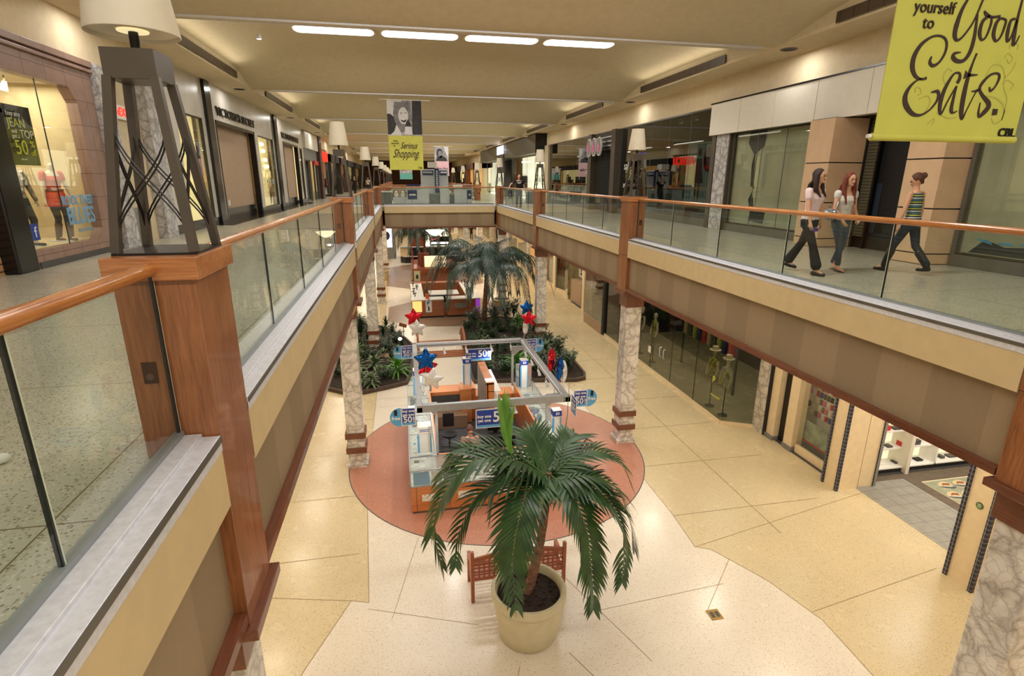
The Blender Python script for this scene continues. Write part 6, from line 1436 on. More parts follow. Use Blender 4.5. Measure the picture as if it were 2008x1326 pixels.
# ================================================================== PLANTERS
M['mulch'] = plain('bark_mulch', (40, 30, 22), .95, var=.5, scale=14, bump=.6)
M['leaf1'] = leafmat('shrub_leaf', (20, 42, 20), (40, 70, 32)); M['leaf2'] = leafmat('bright_strap_leaf', (60, 120, 32), (104, 160, 50)); M['leaf3'] = leafmat('grey_green_leaf', (70, 92, 58), (128, 144, 104))
M['kerb'] = plain('brown_kerb', (74, 56, 46), .6, var=.15)
def offset_poly(P, d):
    n = len(P); out = []; A_ = sum(P[i][0]*P[(i+1) % n][1]-P[(i+1) % n][0]*P[i][1] for i in range(n)); s = 1 if A_ > 0 else -1
    for i in range(n):
        p, a, b = Vector(P[i]), Vector(P[i-1]), Vector(P[(i+1) % n]); d1 = (p-a).normalized(); d2 = (b-p).normalized()
        nn = Vector((d1.y+d2.y, -(d1.x+d2.x))).normalized()*s; out.append(tuple(p-nn*d))
    return out
def bed(P, label):
    r = empty('planter_bed', (sum(p[0] for p in P)/len(P), sum(p[1] for p in P)/len(P), 0), label, 'planter', 'planted beds on the lower floor')
    n = len(P); I = offset_poly(P, .10); m = MB()
    vs = [(x, y, z) for z in (0, .14) for x, y in P]+[(x, y, z) for z in (0, .14) for x, y in I]
    fs = []
    for i in range(n): j = (i+1) % n; fs += [(i, j, n+j, n+i), (2*n+i, 3*n+i, 3*n+j, 2*n+j), (n+i, n+j, 3*n+j, 3*n+i), (i, 2*n+i, 2*n+j, j)]
    m.add(vs, fs); m.build('kerb', M['kerb'], r, bevel=.015)
    # mounded soil
    cx = sum(p[0] for p in P)/n; cy = sum(p[1] for p in P)/n; m = MB(); Rg = 6; vs = [(cx, cy, .26)]; fs = []
    for q in range(1, Rg+1):
        t = q/Rg
        for x, y in I: vs.append((cx+(x-cx)*t, cy+(y-cy)*t, .09+.17*(1-t*t)+(.04*sin(9*x*t+5*y) if q < Rg else 0)))
    for i in range(n): fs.append((0, 1+i, 1+(i+1) % n))
    for q in range(Rg-1):
        for i in range(n): a = 1+q*n; fs.append((a+i, a+n+i, a+n+(i+1) % n, a+(i+1) % n))
    m.add(vs, fs); m.build('soil', M['mulch'], r, smooth='all'); return r
BL_ = [(-2.9, 18.4), (-2.2, 17.85), (-1.7, 17.75), (-.9, 18.05), (-.1, 18.45), (.1, 19.6), (.2, 21.4), (.25, 22.9), (-.1, 24.2), (-.7, 25.6), (-1.5, 26.8), (-2.6, 27.2), (-3.0, 25), (-3.1, 21)]
BR_ = [(2.2, 18.1), (3.2, 18.0), (4.6, 17.8), (5.9, 17.6), (6.3, 17.75), (6.45, 18.2), (6.5, 19.5), (6.45, 21.5), (6.35, 23.3), (6.3, 25), (5.9, 26.6), (4.8, 27.3), (3.4, 27.2), (2.7, 26.2), (2.45, 24.2), (2.35, 22.4), (2.2, 20.4)]
bed(BL_, 'planted bed left of the small wooden footbridge'); bed(BR_, 'planted bed with the tall palm right of the small wooden footbridge')
def rosette(name, n, L, w, el0, el1, droop, mat, label, seed, fold=.3, rings=3, stem=0):
    rnd = random.Random(seed); r = empty(name, (0, 0, -20), label, 'plant'); m = MB(); o = Vector((0, 0, -20))
    for i in range(n):
        a = i*2.39996+rnd.uniform(-.2, .2); t = i/n; el = radians(el0+(el1-el0)*t+rnd.uniform(-8, 8))
        d = Vector((cos(a)*cos(el), sin(a)*cos(el), sin(el))); side = Vector((-sin(a), cos(a), 0))
        leaf_strip(m, o+Vector((cos(a)*.02, sin(a)*.02, .02+stem*t)), d, side, L*rnd.uniform(.8, 1.1)*(1-.25*t), w, droop*rnd.uniform(.8, 1.2), n=5, fold=fold)
    m.build('leaves', mat, r, smooth='all', rec=False)
    MB().tube([o, o+Vector((0, 0, .05+stem))], .018, 6).build('stalk', M['stem'], r)
    return r
def bushy(name, n, H, L, w, mat, label, seed, W_=.5):
    rnd = random.Random(seed); r = empty(name, (0, 0, -20), label, 'plant'); o = Vector((0, 0, -20)); m = MB(); st = MB()
    for k in range(9):
        a = rnd.uniform(0, 2*pi); q = rnd.uniform(.1, 1)*W_; tip = Vector((q*cos(a), q*sin(a), H*rnd.uniform(.6, 1))); P = [o, o+tip*.5+Vector((0, 0, .05)), o+tip]
        st.tube(P, [.012, .009, .004], 5)
        for j in range(n//9):
            t = rnd.uniform(.25, 1); p = o+tip*t; b = rnd.uniform(0, 2*pi); el = rnd.uniform(-.2, .7)
            d = Vector((cos(b)*cos(el), sin(b)*cos(el), sin(el))); leaf_strip(m, p, d, Vector((-sin(b), cos(b), 0)), L*rnd.uniform(.7, 1.15), w*rnd.uniform(.8, 1.2), .6, n=3)
    m.build('foliage', mat, r, smooth='all', rec=False); st.build('stems', M['stem'], r); return r
protos = {'d': rosette('dumb_cane', 34, .48, .13, 5, 75, .9, M['leaf3'], '', 1, stem=.25), 'b': rosette('strap_leaf_plant', 44, .75, .075, 15, 85, 1.1, M['leaf2'], '', 2, stem=.2),
          's': bushy('leafy_shrub', 190, .62, .20, .07, M['leaf1'], '', 3), 't': bushy('leafy_shrub', 210, .85, .22, .055, M['leaf1'], '', 4, .38), 'g': rosette('dracaena', 50, .55, .06, 5, 85, .8, M['leaf1'], '', 5, stem=.45)}
PL = [  # kind, x, y, scale, label
 ('b', -.45, 19.3, 1.15, 'bright green strap-leaved plant in the left bed beside the white star balloon'),
 ('d', -1.75, 18.55, 1.0, 'grey-green broad-leaved plant in the front left corner of the left bed'), ('d', -1.35, 18.3, .9, 'low grey-green plant at the front kerb of the left bed'),
 ('d', -1.95, 19.5, 1.15, 'large grey-green plant right against the near left marble column'), ('d', -1.3, 19.9, 1.1, 'grey-green plant in the middle of the left bed'),
 ('s', -.9, 18.75, .85, 'dark low shrub between the grey-green and bright plants of the left bed'), ('s', -2.4, 20.5, 1.2, 'dark shrub at the outer side of the left bed'),
 ('b', -2.1, 21.4, 1.1, 'bright green tuft left of the column in the left bed'), ('t', -2.5, 23.0, 1.4, 'tall leafy shrub at the back left of the left bed'),
 ('t', -2.1, 24.6, 1.35, 'tallest shrub behind the marble column in the left bed'), ('s', -.9, 21.9, .9, 'bushy shrub right of the column in the left bed'),
 ('s', -.55, 23.2, .8, 'small shrub near the spotlight in the left bed'), ('g', -1.0, 25.3, .9, 'spiky dark plant at the back of the left bed'), ('t', -.7, 24.6, .7, 'small spiky shrub by the little floor sign'),
 ('s', -1.5, 20.9, 1.0, 'dense shrub in front of the column in the left bed'),
 ('b', 4.0, 19.1, 1.15, 'bright green strap-leaved plant behind the kiosk divider in the right bed'), ('b', 4.75, 20.0, 1.0, 'bright green plant inside the gantry corner in the right bed'),
 ('s', 2.75, 18.7, 1.1, 'dark shrub at the front left of the right bed'), ('d', 2.9, 19.4, .9, 'feathery low plant behind the back beam sign'), ('s', 3.4, 18.5, .9, 'low shrub beside the bright strap-leaved plant'),
 ('s', 4.6, 18.4, 1.0, 'dark shrub behind the mirror tower'), ('s', 5.2, 18.5, 1.1, 'shrub along the front kerb of the right bed'), ('t', 5.8, 18.4, .9, 'leafy shrub behind the front right balloons'),
 ('s', 6.0, 19.0, 1.1, 'dense shrub at the right corner of the right bed'), ('d', 5.5, 20.6, 1.1, 'broad-leaved plant near the round free disc'), ('t', 6.0, 20.4, 1.0, 'airy shrub at the right edge of the right bed'),
 ('s', 5.9, 21.8, 1.0, 'dark shrub halfway along the right kerb'), ('g', 5.6, 22.9, 1.0, 'spiky plant left of the column in the right bed'), ('s', 6.1, 23.6, .9, 'shrub right behind the column of the right bed'),
 ('b', 5.3, 25.2, .9, 'bright green tuft under the back right balloons'), ('t', 4.9, 26.2, 1.2, 'dark bushy shrub right of the tall palm'), ('t', 4.4, 26.6, 1.1, 'dark bushy shrub just right of the palm trunk'),
 ('t', 5.4, 26.7, 1.25, 'tall spiky shrub at the back of the right bed'), ('s', 3.1, 25.8, 1.1, 'shrub at the foot of the tall palm, footbridge side'), ('s', 2.8, 24.6, 1.0, 'low shrub beside the footbridge rail'),
 ('t', 4.2, 25.6, .8, 'small shrub in front of the palm trunk'), ('s', 3.0, 21.0, .8, 'dark shrub in the middle of the right bed'), ('s', 4.2, 21.8, .7, 'low dark plant deep in the right bed')]
def inside(P, x, y):
    c = False
    for i in range(len(P)):
        a, b = P[i-1], P[i]
        if (a[1] > y) != (b[1] > y) and x < (b[0]-a[0])*(y-a[1])/(b[1]-a[1])+a[0]: c = not c
    return c
rg = random.Random(77); cnt = 0
for P, nm, k in ((BL_, 'left', 40), (BR_, 'right', 70)):
    for q in range(1500):
        x = rg.uniform(-3.1, 6.6); y = rg.uniform(17.6, 27.3)
        if not inside(offset_poly(P, .32), x, y) or min((x-p[1])**2+(y-p[2])**2 for p in PL) < .36 or abs(x-CX[0])+abs(y-PY[3]) < .5 or abs(x-CX[1])+abs(y-PY[3]) < .5 or (x-.05)**2+(y-22.9)**2 < .3: continue
        kd = rg.choice('sssgtdd'); wh = ('front' if y < 20 else 'middle' if y < 24 else 'back'); cxm = -1.4 if nm == 'left' else 4.4; sd = ('outer' if abs(x-1.3) > abs(cxm-1.3) else 'footbridge'); PL.append((kd, x, y, rg.uniform(.6, .95), {'s': 'low dark leafy shrub', 'g': 'small spiky plant', 't': 'upright leafy shrub', 'd': 'low broad-leaved plant'}[kd]+' in the %s %s-side part of the %s bed' % (wh, sd, nm))); cnt += 1
        k -= 1
        if k == 0: break
used = set()
for kd, x, y, s, lb in PL:
    p = protos[kd]; z = .17
    if kd in used: o = dup(p, (x, y, z), random.uniform(0, 6.28), lb)
    else: o = p; used.add(kd); o.location = (x, y, z); o.rotation_euler = (0, 0, random.uniform(0, 6.28)); o['label'] = lb
    o.scale = (s, s, s); o['group'] = 'plants in the two beds'
for x, y, s in ((-.95, 21.2, .22), (-.5, 20.9, .16), (-.75, 20.6, .13)):
    tag(MB().ball((x, y, .24), s, s*.8, s*.55, 9, 6).build('boulder', plain('pink_rock', (150, 116, 92), .8, var=.2, scale=8), origin=(x, y, .2)), ('large', 'medium', 'small')[(x > -.9)+(x > -.6)*0+(s < .14)]+' pinkish boulder among the plants of the left bed', 'rock', 'boulders in the left bed')
r = empty('garden_spotlight', (-.35, 23.0, .25), 'small glowing garden spotlight in the left bed', 'light')
MB().tube([(-.35, 23.0, .2), (-.35, 23.0, .38)], .02, 6).build('stake', M['dark'], r); MB().tube([(-.35, 23.05, .4), (-.35, 22.93, .43)], [.06, .09], 12).build('can', M['dark'], r); MB().ball((-.35, 22.9, .43), .085, .03, .07).build('bulb', emit('garden_bulb', (255, 240, 200), 8), r)
r = empty('floor_sign', (-.25, 24.3, 0), 'little brown tilted sign on a stake behind the left bed', 'sign'); MB().tube([(-.2, 24.4, .15), (-.2, 24.4, .62)], .015, 6).build('stake', M['dark'], r); MB().beam((-.38, 24.4, .70), (-.05, 24.4, .58), .03, .16).build('board', M['wood'], r)
# footbridge
r = empty('wooden_footbridge', (1.35, 22.5, 0), 'low wooden footbridge with curved handrails between the planted beds', 'footbridge')
m = MB(); n = 14
for i in range(n):
    y0, y1 = 21.3+2.4*i/n, 21.3+2.4*(i+1)/n; z = .03+.10*sin(pi*(i+.5)/n); m.box(.42, 2.28, y0+.006, y1-.006, z-.02, z+.015)
m.build('deck_plank', M['cherry'], r); m2 = MB().box(.46, 2.24, 21.85, 23.1, .12, .15); m2.build('pale_mat', M['floor_mid'], r)
for x in (.38, 2.32):
    pts_ = [(x, 21.2+2.6*i/12, .28+.62*sin(pi*i/12)) for i in range(13)]
    MB().tube(pts_, .045, 8).build('handrail', M['cherry'], r, smooth=True)
    for i in (2, 4, 6, 8, 10): MB().tube([(x, pts_[i][1], .0), pts_[i]], .025, 6).build('baluster', M['cherry'], r)
# ---------------- tall palm
M['palm2'] = leafmat('dusty_palm_leaf', (34, 52, 46), (62, 84, 74))
def tall_palm(x, y, z0, H, Lf, n, label, seed):
    rnd = random.Random(seed); r = empty('tall_palm', (x, y, z0), label, 'palm', 'tall feather palms')
    tr = [(x, y, z0), (x+.05, y, z0+H*.4), (x+.12, y, z0+H*.8), (x+.14, y, z0+H)]; T_ = catmull(tr, 20)
    MB().tube(T_, [.13-.04*i/20+(.012 if i % 2 else 0) for i in range(21)], 12).build('trunk', M['trunk'], r, smooth=True)
    top = Vector(tr[-1])
    for i in range(n):
        a = i*2*pi/n+rnd.uniform(-.15, .15)+.35; up = rnd.uniform(.35, 1.05) if i % 3 else rnd.uniform(.9, 1.25); L_ = Lf*rnd.uniform(.85, 1.05); d = Vector((cos(a), sin(a), 0))
        P = [top, top+d*L_*.22+Vector((0, 0, L_*.30*up)), top+d*L_*.5+Vector((0, 0, L_*.40*up)), top+d*L_*.78+Vector((0, 0, L_*.22*up)), top+d*L_*.95+Vector((0, 0, -L_*.18/up))]
        frond('frond', P, r, M['palm2'], M['stem'], N=46, L=.80, w=.07, droop=1.3, start=.16, ang=62, stem_r=.02, rnd=rnd, lift=.05)
    for i in range(3):
        a = rnd.uniform(0, 6.28); d = Vector((cos(a), sin(a), 0)); frond('frond', [top, top+d*.3+Vector((0, 0, .9)), top+d*.7+Vector((0, 0, 1.5)), top+d*1.2+Vector((0, 0, 1.75))], r, M['palm2'], M['stem'], N=26, L=.5, w=.045, droop=.7, start=.25, ang=45, stem_r=.018, rnd=rnd)
    return r
tp = tall_palm(3.75, 25.9, .15, 2.5, 3.35, 18, 'tall feather palm rising from the right bed in the middle of the photo', 9)
o = dup(tp, (1.7, 44.3, .1), 2.1, 'distant feather palm under the bowl pendant beyond the bridge'); o.scale = (.85, .85, 1.0)
planter_pot(1.7, 44.3, 'pot of the distant feather palm', .5, .5)
planter_pot(4.9, 43.0, 'beige pot beyond the red wood kiosk', .4, .6)
# young palm suckers at the foot
for i, (x, y) in enumerate(((3.4, 25.5), (4.15, 25.4))):
    rr = random.Random(20+i); r = empty('palm_sucker', (x, y, .15), 'young palm shoots at the foot of the tall palm, %s the trunk' % ('left of' if i == 0 else 'right of'), 'plant'); o3 = Vector((x, y, .15))
    for j in range(6):
        a = rr.uniform(0, 6.28); d = Vector((cos(a), sin(a), 0)); frond('frond', [o3, o3+d*.15+Vector((0, 0, .5)), o3+d*.4+Vector((0, 0, .85)), o3+d*.75+Vector((0, 0, .75))], r, M['palm2'], M['stem'], N=14, L=.26, w=.03, droop=.6, start=.3, stem_r=.008, rnd=rr)
# ================================================================== PEOPLE AND MANNEQUINS
def blob(name, parts, mat, parent, voxel=.01, smooth=3):
    """parts: closed shapes in world space fused into one continuous surface"""
    m = MB()
    for q in parts:
        k = q[0]
        if k == 'c': m.tube([q[1], (Vector(q[1])+Vector(q[2]))/2, q[2]], [q[3], (q[3]+q[4])/2, q[4]], 12); m.ball(q[1], q[3], n=12, m=8); m.ball(q[2], q[4], n=12, m=8)
        elif k == 'e': m.ball(q[1], q[2], q[3], q[4], n=18, m=12, R=q[5] if len(q) > 5 else None)
        elif k == 'l':      # loft of rings
            rings = q[1]; n = 20; b = len(m.v)
            for c, u, v, a, d in rings:
                for i in range(n): t = 2*pi*i/n; m.v.append(Vector(c)+Vector(u)*a*cos(t)+Vector(v)*d*sin(t))
            for j in range(len(rings)-1):
                for i in range(n): m.f.append((b+j*n+i, b+j*n+(i+1) % n, b+(j+1)*n+(i+1) % n, b+(j+1)*n+i))
            m.f.append(tuple(b+i for i in range(n))[::-1]); m.f.append(tuple(b+(len(rings)-1)*n+i for i in range(n)))
    o = m.build(name, mat, parent)
    md = o.modifiers.new('r', 'REMESH'); md.mode = 'VOXEL'; md.voxel_size = voxel; md.use_smooth_shade = True
    if smooth: s_ = o.modifiers.new('s', 'SMOOTH'); s_.iterations = smooth; s_.factor = .5
    dg = bpy.context.evaluated_depsgraph_get(); dg.update()
    me = bpy.data.meshes.new_from_object(o.evaluated_get(dg)); o.modifiers.clear(); o.data = me
    me.polygons.foreach_set('use_smooth', [True]*len(me.polygons)); return o
def ik(h, f, l1, l2, bend):
    h = Vector(h); f = Vector(f); d = f-h; L = min(d.length, (l1+l2)*.998); d.normalize(); f = h+d*L
    a = (l1*l1-l2*l2+L*L)/(2*L); q = sqrt(max(0, l1*l1-a*a)); b = Vector(bend); b = (b-d*b.dot(d)).normalized(); return h+d*a+b*q, f
MP = {'hairdark': plain('dark_brown_hair', (44, 26, 20), .7, var=.3, scale=40), 'hairred': plain('auburn_hair', (104, 42, 26), .7, var=.3, scale=40), 'hairbrown': plain('brown_hair', (86, 52, 34), .7, var=.3, scale=40),
 'pinkt': plain('pale_pink_tee', (232, 206, 206), .8, var=.03), 'blackp': plain('black_trousers', (24, 23, 25), .8, var=.2), 'whitet': plain('off_white_top', (214, 208, 198), .8, var=.05, scale=16),
 'jeans': plain('grey_blue_jeans', (62, 72, 84), .8, var=.22, scale=5), 'djeans': plain('dark_jeans', (32, 38, 48), .8, var=.2), 'shoe': plain('black_shoe', (18, 17, 18), .4, var=0), 'lips': plain('lip', (170, 84, 78), .5, var=0),
 'eyes': plain('eye_dark', (30, 22, 20), .3, var=0), 'bag': plain('silver_bag', (128, 134, 138), .3, .6, .3, 25), 'shawl': plain('pink_shawl', (192, 130, 120), .9, var=.06), 'skin': M['skin'], 'khaki': plain('khaki_trousers', (150, 146, 128), .9), 'sneaker': plain('white_sneaker', (214, 210, 200), .5)}
t = NT('striped_knit'); sx = t.node('ShaderNodeSeparateXYZ'); t.link(t.coord(), sx.inputs[0])
t.base(t.ramp(t.math('FRACT', t.math('MULTIPLY', sx.outputs[2], 1/.105)), [(0, (30, 34, 48)), (.2, (196, 204, 92)), (.38, (30, 34, 48)), (.52, (84, 136, 150)), (.7, (30, 34, 48)), (.82, (222, 224, 214))], 'CONSTANT')); MP['stripe'] = t.set(.85)
def figure(x, y, z, yaw, label, H=1.66, feet=((.18, .08), (-.30, -.08)), toe=(0, .6), top='pinkt', trouser='blackp', hair='hairdark', style='long', head_yaw=0, head_pitch=0, hands=None, sleeve='short', flare=.08, shoe='shoe',
           lean=.02, voxel=.009, name='person', headless=False, skinmat='skin', group=None, pelvis=None, female=True, rear_lift=.0, sandals=False, boots=False, seated=False, topmat=None, cat='person'):
    """feet: (forward, left) offsets of ankles; yaw: facing direction (0 = +x)"""
    k = H/1.66; f = Vector((cos(yaw), sin(yaw), 0)); l = Vector((-sin(yaw), cos(yaw), 0)); U = Vector((0, 0, 1)); O = Vector((x, y, z))
    def P(a, b, c): return O+f*(a*k)+l*(b*k)+U*(c*k)
    r = empty(name, (x, y, z), label, cat, group)
    hz = .86 if pelvis is None else pelvis; skin = []; tr = []; sh = []
    stance = []
    for i, (a, b) in enumerate(feet):
        s = 1 if b >= 0 else -1; hip = P(0, s*.085, hz); az = .085+(rear_lift if i == 1 else 0)
        if seated: knee = P(.42, s*.12, hz-.02); ank = P(.40+a, s*.12, .09)
        else: knee, ank = ik(hip, P(a, b, az), .40*k, .40*k, f)
        tilt = toe[i]; tdir = (f*cos(tilt*.0)+(-U)*(.55 if i == 1 and rear_lift else 0)).normalized(); toe_p = ank+tdir*.15*k+U*(-.045*k if not (i == 1 and rear_lift) else 0); heel = ank-f*.04*k-U*.045*k
        if not (i == 1 and rear_lift): toe_p.z = z+.03*k; heel.z = z+.035*k
        skin += [('c', hip, knee, .075*k, .05*k), ('c', knee, ank, .05*k, .033*k), ('c', ank-U*.02*k, toe_p, .033*k, .022*k)]
        tr += [('c', hip, knee, .092*k, .062*k), ('c', knee, ank+U*(.05 if not sandals else .06)*k, .060*k, flare*.78*k)]
        if boots: sh += [('c', ank+(knee-ank).normalized()*.26*k, ank, .068*k, .052*k)]
        sh += [('c', heel, heel.lerp(toe_p, .5), .036*k, .038*k), ('c', heel.lerp(toe_p, .5), toe_p, .038*k, .028*k)] if not sandals else [('e', heel.lerp(toe_p, .5)-U*.03*k, .13*k, .045*k, .012*k, Matrix.Rotation(yaw, 3, 'Z'))]
    ch = P(lean, 0, hz+.40); nb = P(lean*1.3, 0, hz+.56); hc = P(lean*1.3+.03, 0, hz+.705)
    w = 1 if female else 1.15
    tor = [(P(0, 0, hz-.06), l, f, .150*k, .105*k), (P(0, 0, hz+.02), l, f, .165*k, .115*k), (P(0, 0, hz+.10), l, f, .145*k, .10*k), (P(lean*.5, 0, hz+.18), l, f, .122*k*w, .088*k), (P(lean*.8, 0, hz+.28), l, f, .135*k*w, .10*k),
           (P(lean+.015, 0, hz+.36), l, f, .148*k*w, .118*k if female else .11*k), (P(lean, 0, hz+.44), l, f, .158*k*w, .098*k), (P(lean, 0, hz+.50), l, f, .140*k*w, .07*k), (P(lean, 0, hz+.54), l, f, .06*k, .05*k)]
    skin.append(('l', [(c, u, v, a*.93, b*.93) for c, u, v, a, b in tor])); skin.append(('c', P(lean, 0, hz+.50), hc-U*.06*k, .047*k, .045*k))
    topp = [('l', [(c, u, v, a*1.04, b*1.06) for c, u, v, a, b in tor[1:(7 if female and style in ('long', 'verylong') else 8)]])]
    tr.append(('l', [(P(0, 0, hz-.10), l, f, .155*k, .112*k), (P(0, 0, hz+.02), l, f, .170*k, .122*k), (P(0, 0, hz+.07), l, f, .155*k, .11*k)]))
    hands = hands or ((.10, .30, .78-.02), (-.12, -.30, .78))
    for i, hd in enumerate(hands):
        s = 1 if i == 0 else -1; sp = P(lean, s*.165*w, hz+.485); wr = P(*hd); el, wr = ik(sp, wr, .27*k, .24*k, -f*.8+l*s*.4)
        skin += [('c', sp, el, .045*k, .035*k), ('c', el, wr, .035*k, .024*k)]
        hdv = (wr-el).normalized(); side = hdv.cross(l).normalized(); pc = wr+hdv*.045*k
        skin += [('c', wr, pc+hdv*.03*k, .022*k, .026*k), ('c', wr+hdv*.02*k-side*.012*k, pc+hdv*.035*k-side*.018*k, .016*k, .016*k), ('c', wr+hdv*.02*k+side*.012*k, pc+hdv*.035*k+side*.018*k, .016*k, .016*k)]
        curl = -l*s
        for j in range(4):
            o_ = side*(-.027+.018*j)*k; L_ = (.055, .066, .062, .05)[j]*k; b0 = pc+hdv*.035*k+o_; b1 = b0+(hdv*.9+curl*.3)*L_*.55; b2 = b1+(hdv*.6+curl*.8).normalized()*L_*.5
            skin += [('c', b0, b1, .0085*k, .008*k), ('c', b1, b2, .008*k, .0068*k)]
        t0 = wr+hdv*.02*k-side*.022*k; t1 = t0+(hdv*.6-side*.7+curl*.3).normalized()*.035*k; skin += [('c', t0, t1, .011*k, .0095*k), ('c', t1, t1+(hdv*.9+curl*.4).normalized()*.028*k, .0095*k, .008*k)]
        if sleeve == 'short': topp.append(('c', sp-U*.01*k, sp.lerp(el, .42), .062*k, .055*k))
        elif sleeve == 'cap': topp.append(('c', sp-U*.01*k, sp.lerp(el, .2), .062*k, .056*k))
        elif sleeve == 'long': topp += [('c', sp-U*.01*k, el, .062*k, .05*k), ('c', el, wr, .05*k, .036*k)]
    hy = yaw+head_yaw; hf = Vector((cos(hy)*cos(head_pitch), sin(hy)*cos(head_pitch), sin(head_pitch))); hl = Vector((-sin(hy), cos(hy), 0)); hu = hf.cross(hl)
    RH = Matrix((hf, hl, hu)).transposed()
    if not headless:
        skin += [('e', hc+hu*.015*k, .092*k, .074*k, .100*k, RH), ('e', hc+hf*.018*k-hu*.045*k, .066*k, .056*k, .066*k, RH), ('c', hc+hf*.082*k-hu*.005*k, hc+hf*.104*k-hu*.028*k, .009*k, .013*k),
                 ('e', hc+hl*.076*k-hu*.01*k, .016*k, .008*k, .03*k, RH), ('e', hc-hl*.076*k-hu*.01*k, .016*k, .008*k, .03*k, RH), ('e', hc+hf*.07*k-hu*.085*k, .022*k, .025*k, .016*k, RH)]
    body = blob('body', skin, MP.get(skinmat, M['skin']) if skinmat != 'manq' else M['manq'], r, voxel)
    if top: blob('top', topp, MP.get(top) or M[top], r, voxel)
    if trouser: blob('trousers', tr, MP.get(trouser) or M[trouser], r, voxel)
    if shoe: blob('shoes', sh, MP.get(shoe) or M[shoe], r, voxel, 1)
    if not headless:
        e = MB()
        for s in (-1, 1): MB().ball(hc+hf*.083*k+hl*s*.03*k+hu*.008*k, .010*k, n=8, m=6).build('eye', MP['eyes'], body, smooth=True); MB().tube([hc+hf*.086*k+hl*s*.016*k+hu*.026*k, hc+hf*.08*k+hl*s*.045*k+hu*.028*k], .004*k, 5).build('eyebrow', MP['eyes'], body)
        MB().ball(hc+hf*.087*k-hu*.052*k, .010*k, .022*k, .008*k, n=10, m=6, R=RH).build('mouth', MP['lips'], body, smooth=True)
        hp = [('e', hc-hf*.022*k+hu*.035*k, .098*k, .088*k, .098*k, RH)]
        if style in ('long', 'verylong'):
            n = 5 if style == 'long' else 6; dz = .34 if style == 'long' else .42
            hp += [('l', [(hc-hf*.03*k+hu*.04*k, hl, hf, .09*k, .075*k), (hc-hf*.05*k-hu*.06*k, hl, hf, .092*k, .055*k), (nb-hf*(.055+lean)*k+U*.03*k, hl, hf, .10*k, .045*k), (nb-hf*(.09+lean)*k-U*(dz-.2)*k, hl, hf, .09*k, .035*k), (nb-hf*.09*k-U*(dz-.12)*k, hl, hf, .05*k, .02*k)])]
            for s in (-1, 1): hp += [('c', hc+hl*s*.072*k+hu*.03*k, hc+hl*s*.088*k-hu*.09*k, .036*k, .042*k), ('c', hc+hl*s*.088*k-hu*.09*k, nb+hl*s*.095*k+hf*.045*k-U*.06*k, .042*k, .04*k), ('c', nb+hl*s*.088*k+hf*.055*k-U*.06*k, nb+hl*s*.08*k+hf*.132*k-U*(dz-.17)*k, .03*k, .012*k)]
        elif style in ('bun', 'tank', 'pony'): hp += [('e', hc-hf*.115*k+hu*.045*k, .05*k, .05*k, .055*k, RH), ('c', hc-hf*.03*k-hu*.02*k, hc-hf*.06*k-hu*.05*k, .06*k, .035*k)]
        blob('hair', hp, MP[hair], r, voxel)
    return r, P, hands
WY = -pi/2
w1, P1, _ = figure(6.70, 8.12, ZU, WY+.30, 'person walking with long dark hair, pale pink T-shirt and flared black trousers', H=1.68, feet=((.29, -.08), (-.34, .10)), rear_lift=.05, head_yaw=.10, hands=((.02, .28, .80), (.18, -.24, .80)), flare=.105, style='long')
hp_ = P1(.26, -.25, .74); o = MB().box(hp_.x-.02, hp_.x+.07, hp_.y-.012, hp_.y+.012, hp_.z-.02, hp_.z+.04).build('mobile_phone', plain('purple_phone', (92, 60, 140), .4, var=0), origin=hp_, bevel=.006); tag(o, 'purple mobile phone held by the person in the pale pink T-shirt', 'phone')
w2, P2, _ = figure(7.45, 8.28, ZU, WY-.02, 'person with long auburn hair, off-white top and grey jeans, walking', H=1.63, feet=((.16, -.06), (-.10, .07)), head_yaw=-.05, head_pitch=-.08, hair='hairred', style='verylong', top='whitet', trouser='jeans', sleeve='cap', flare=.062, sandals=True, hands=((.20, .14, .92), (.20, -.16, .90)))
b0 = P2(.0, -.24, .98); m = MB().ball(b0, .17, .07, .10, 16, 10, Matrix.Rotation(WY, 3, 'Z')); bag = m.build('shoulder_bag', MP['bag'], origin=b0, smooth=True); tag(bag, 'silver grey shoulder bag under the arm of the auburn haired person', 'bag')
MB().tube([b0+Vector((0, .1, .05)), P2(-.02, -.17, 1.2), P2(.0, -.155, 1.40), P2(.07, -.17, 1.2), b0+Vector((0, -.1, .05))], .010, 6).build('strap', MP['bag'], bag)
w3, P3, _ = figure(8.42, 7.82, ZU, pi/2+.25, 'person in a striped sleeveless top and dark jeans, walking away', H=1.62, feet=((.30, .06), (-.34, -.06)), rear_lift=.07, head_yaw=.75, head_pitch=-.4, hair='hairbrown', style='tank', top='stripe', trouser='djeans', sleeve='none', boots=True, flare=.058, hands=((.10, .24, .78), (.02, -.26, .80)))
mn, PM, _ = figure(6.1, 28.9, ZU, -pi/2-.15, 'person in a black T-shirt and blue jeans leaning on the right railing', H=1.76, feet=((.05, .1), (-.05, -.1)), hair='hairdark', style='short', top='blackp', trouser='djeans', female=False, head_yaw=.1, voxel=.012, hands=((.02, .32, .85), (.16, -.48, 1.07)), shoe='shoe')
MB().box(PM(0, 0, 0).x-.13, PM(0, 0, 0).x+.09, PM(.145, 0, 0).y, PM(.15, 0, 0).y, ZU+1.36, ZU+1.39).box(PM(0, 0, 0).x-.09, PM(0, 0, 0).x+.06, PM(.145, 0, 0).y, PM(.15, 0, 0).y, ZU+1.31, ZU+1.33).build('shirt_print', M['txtw'], mn)
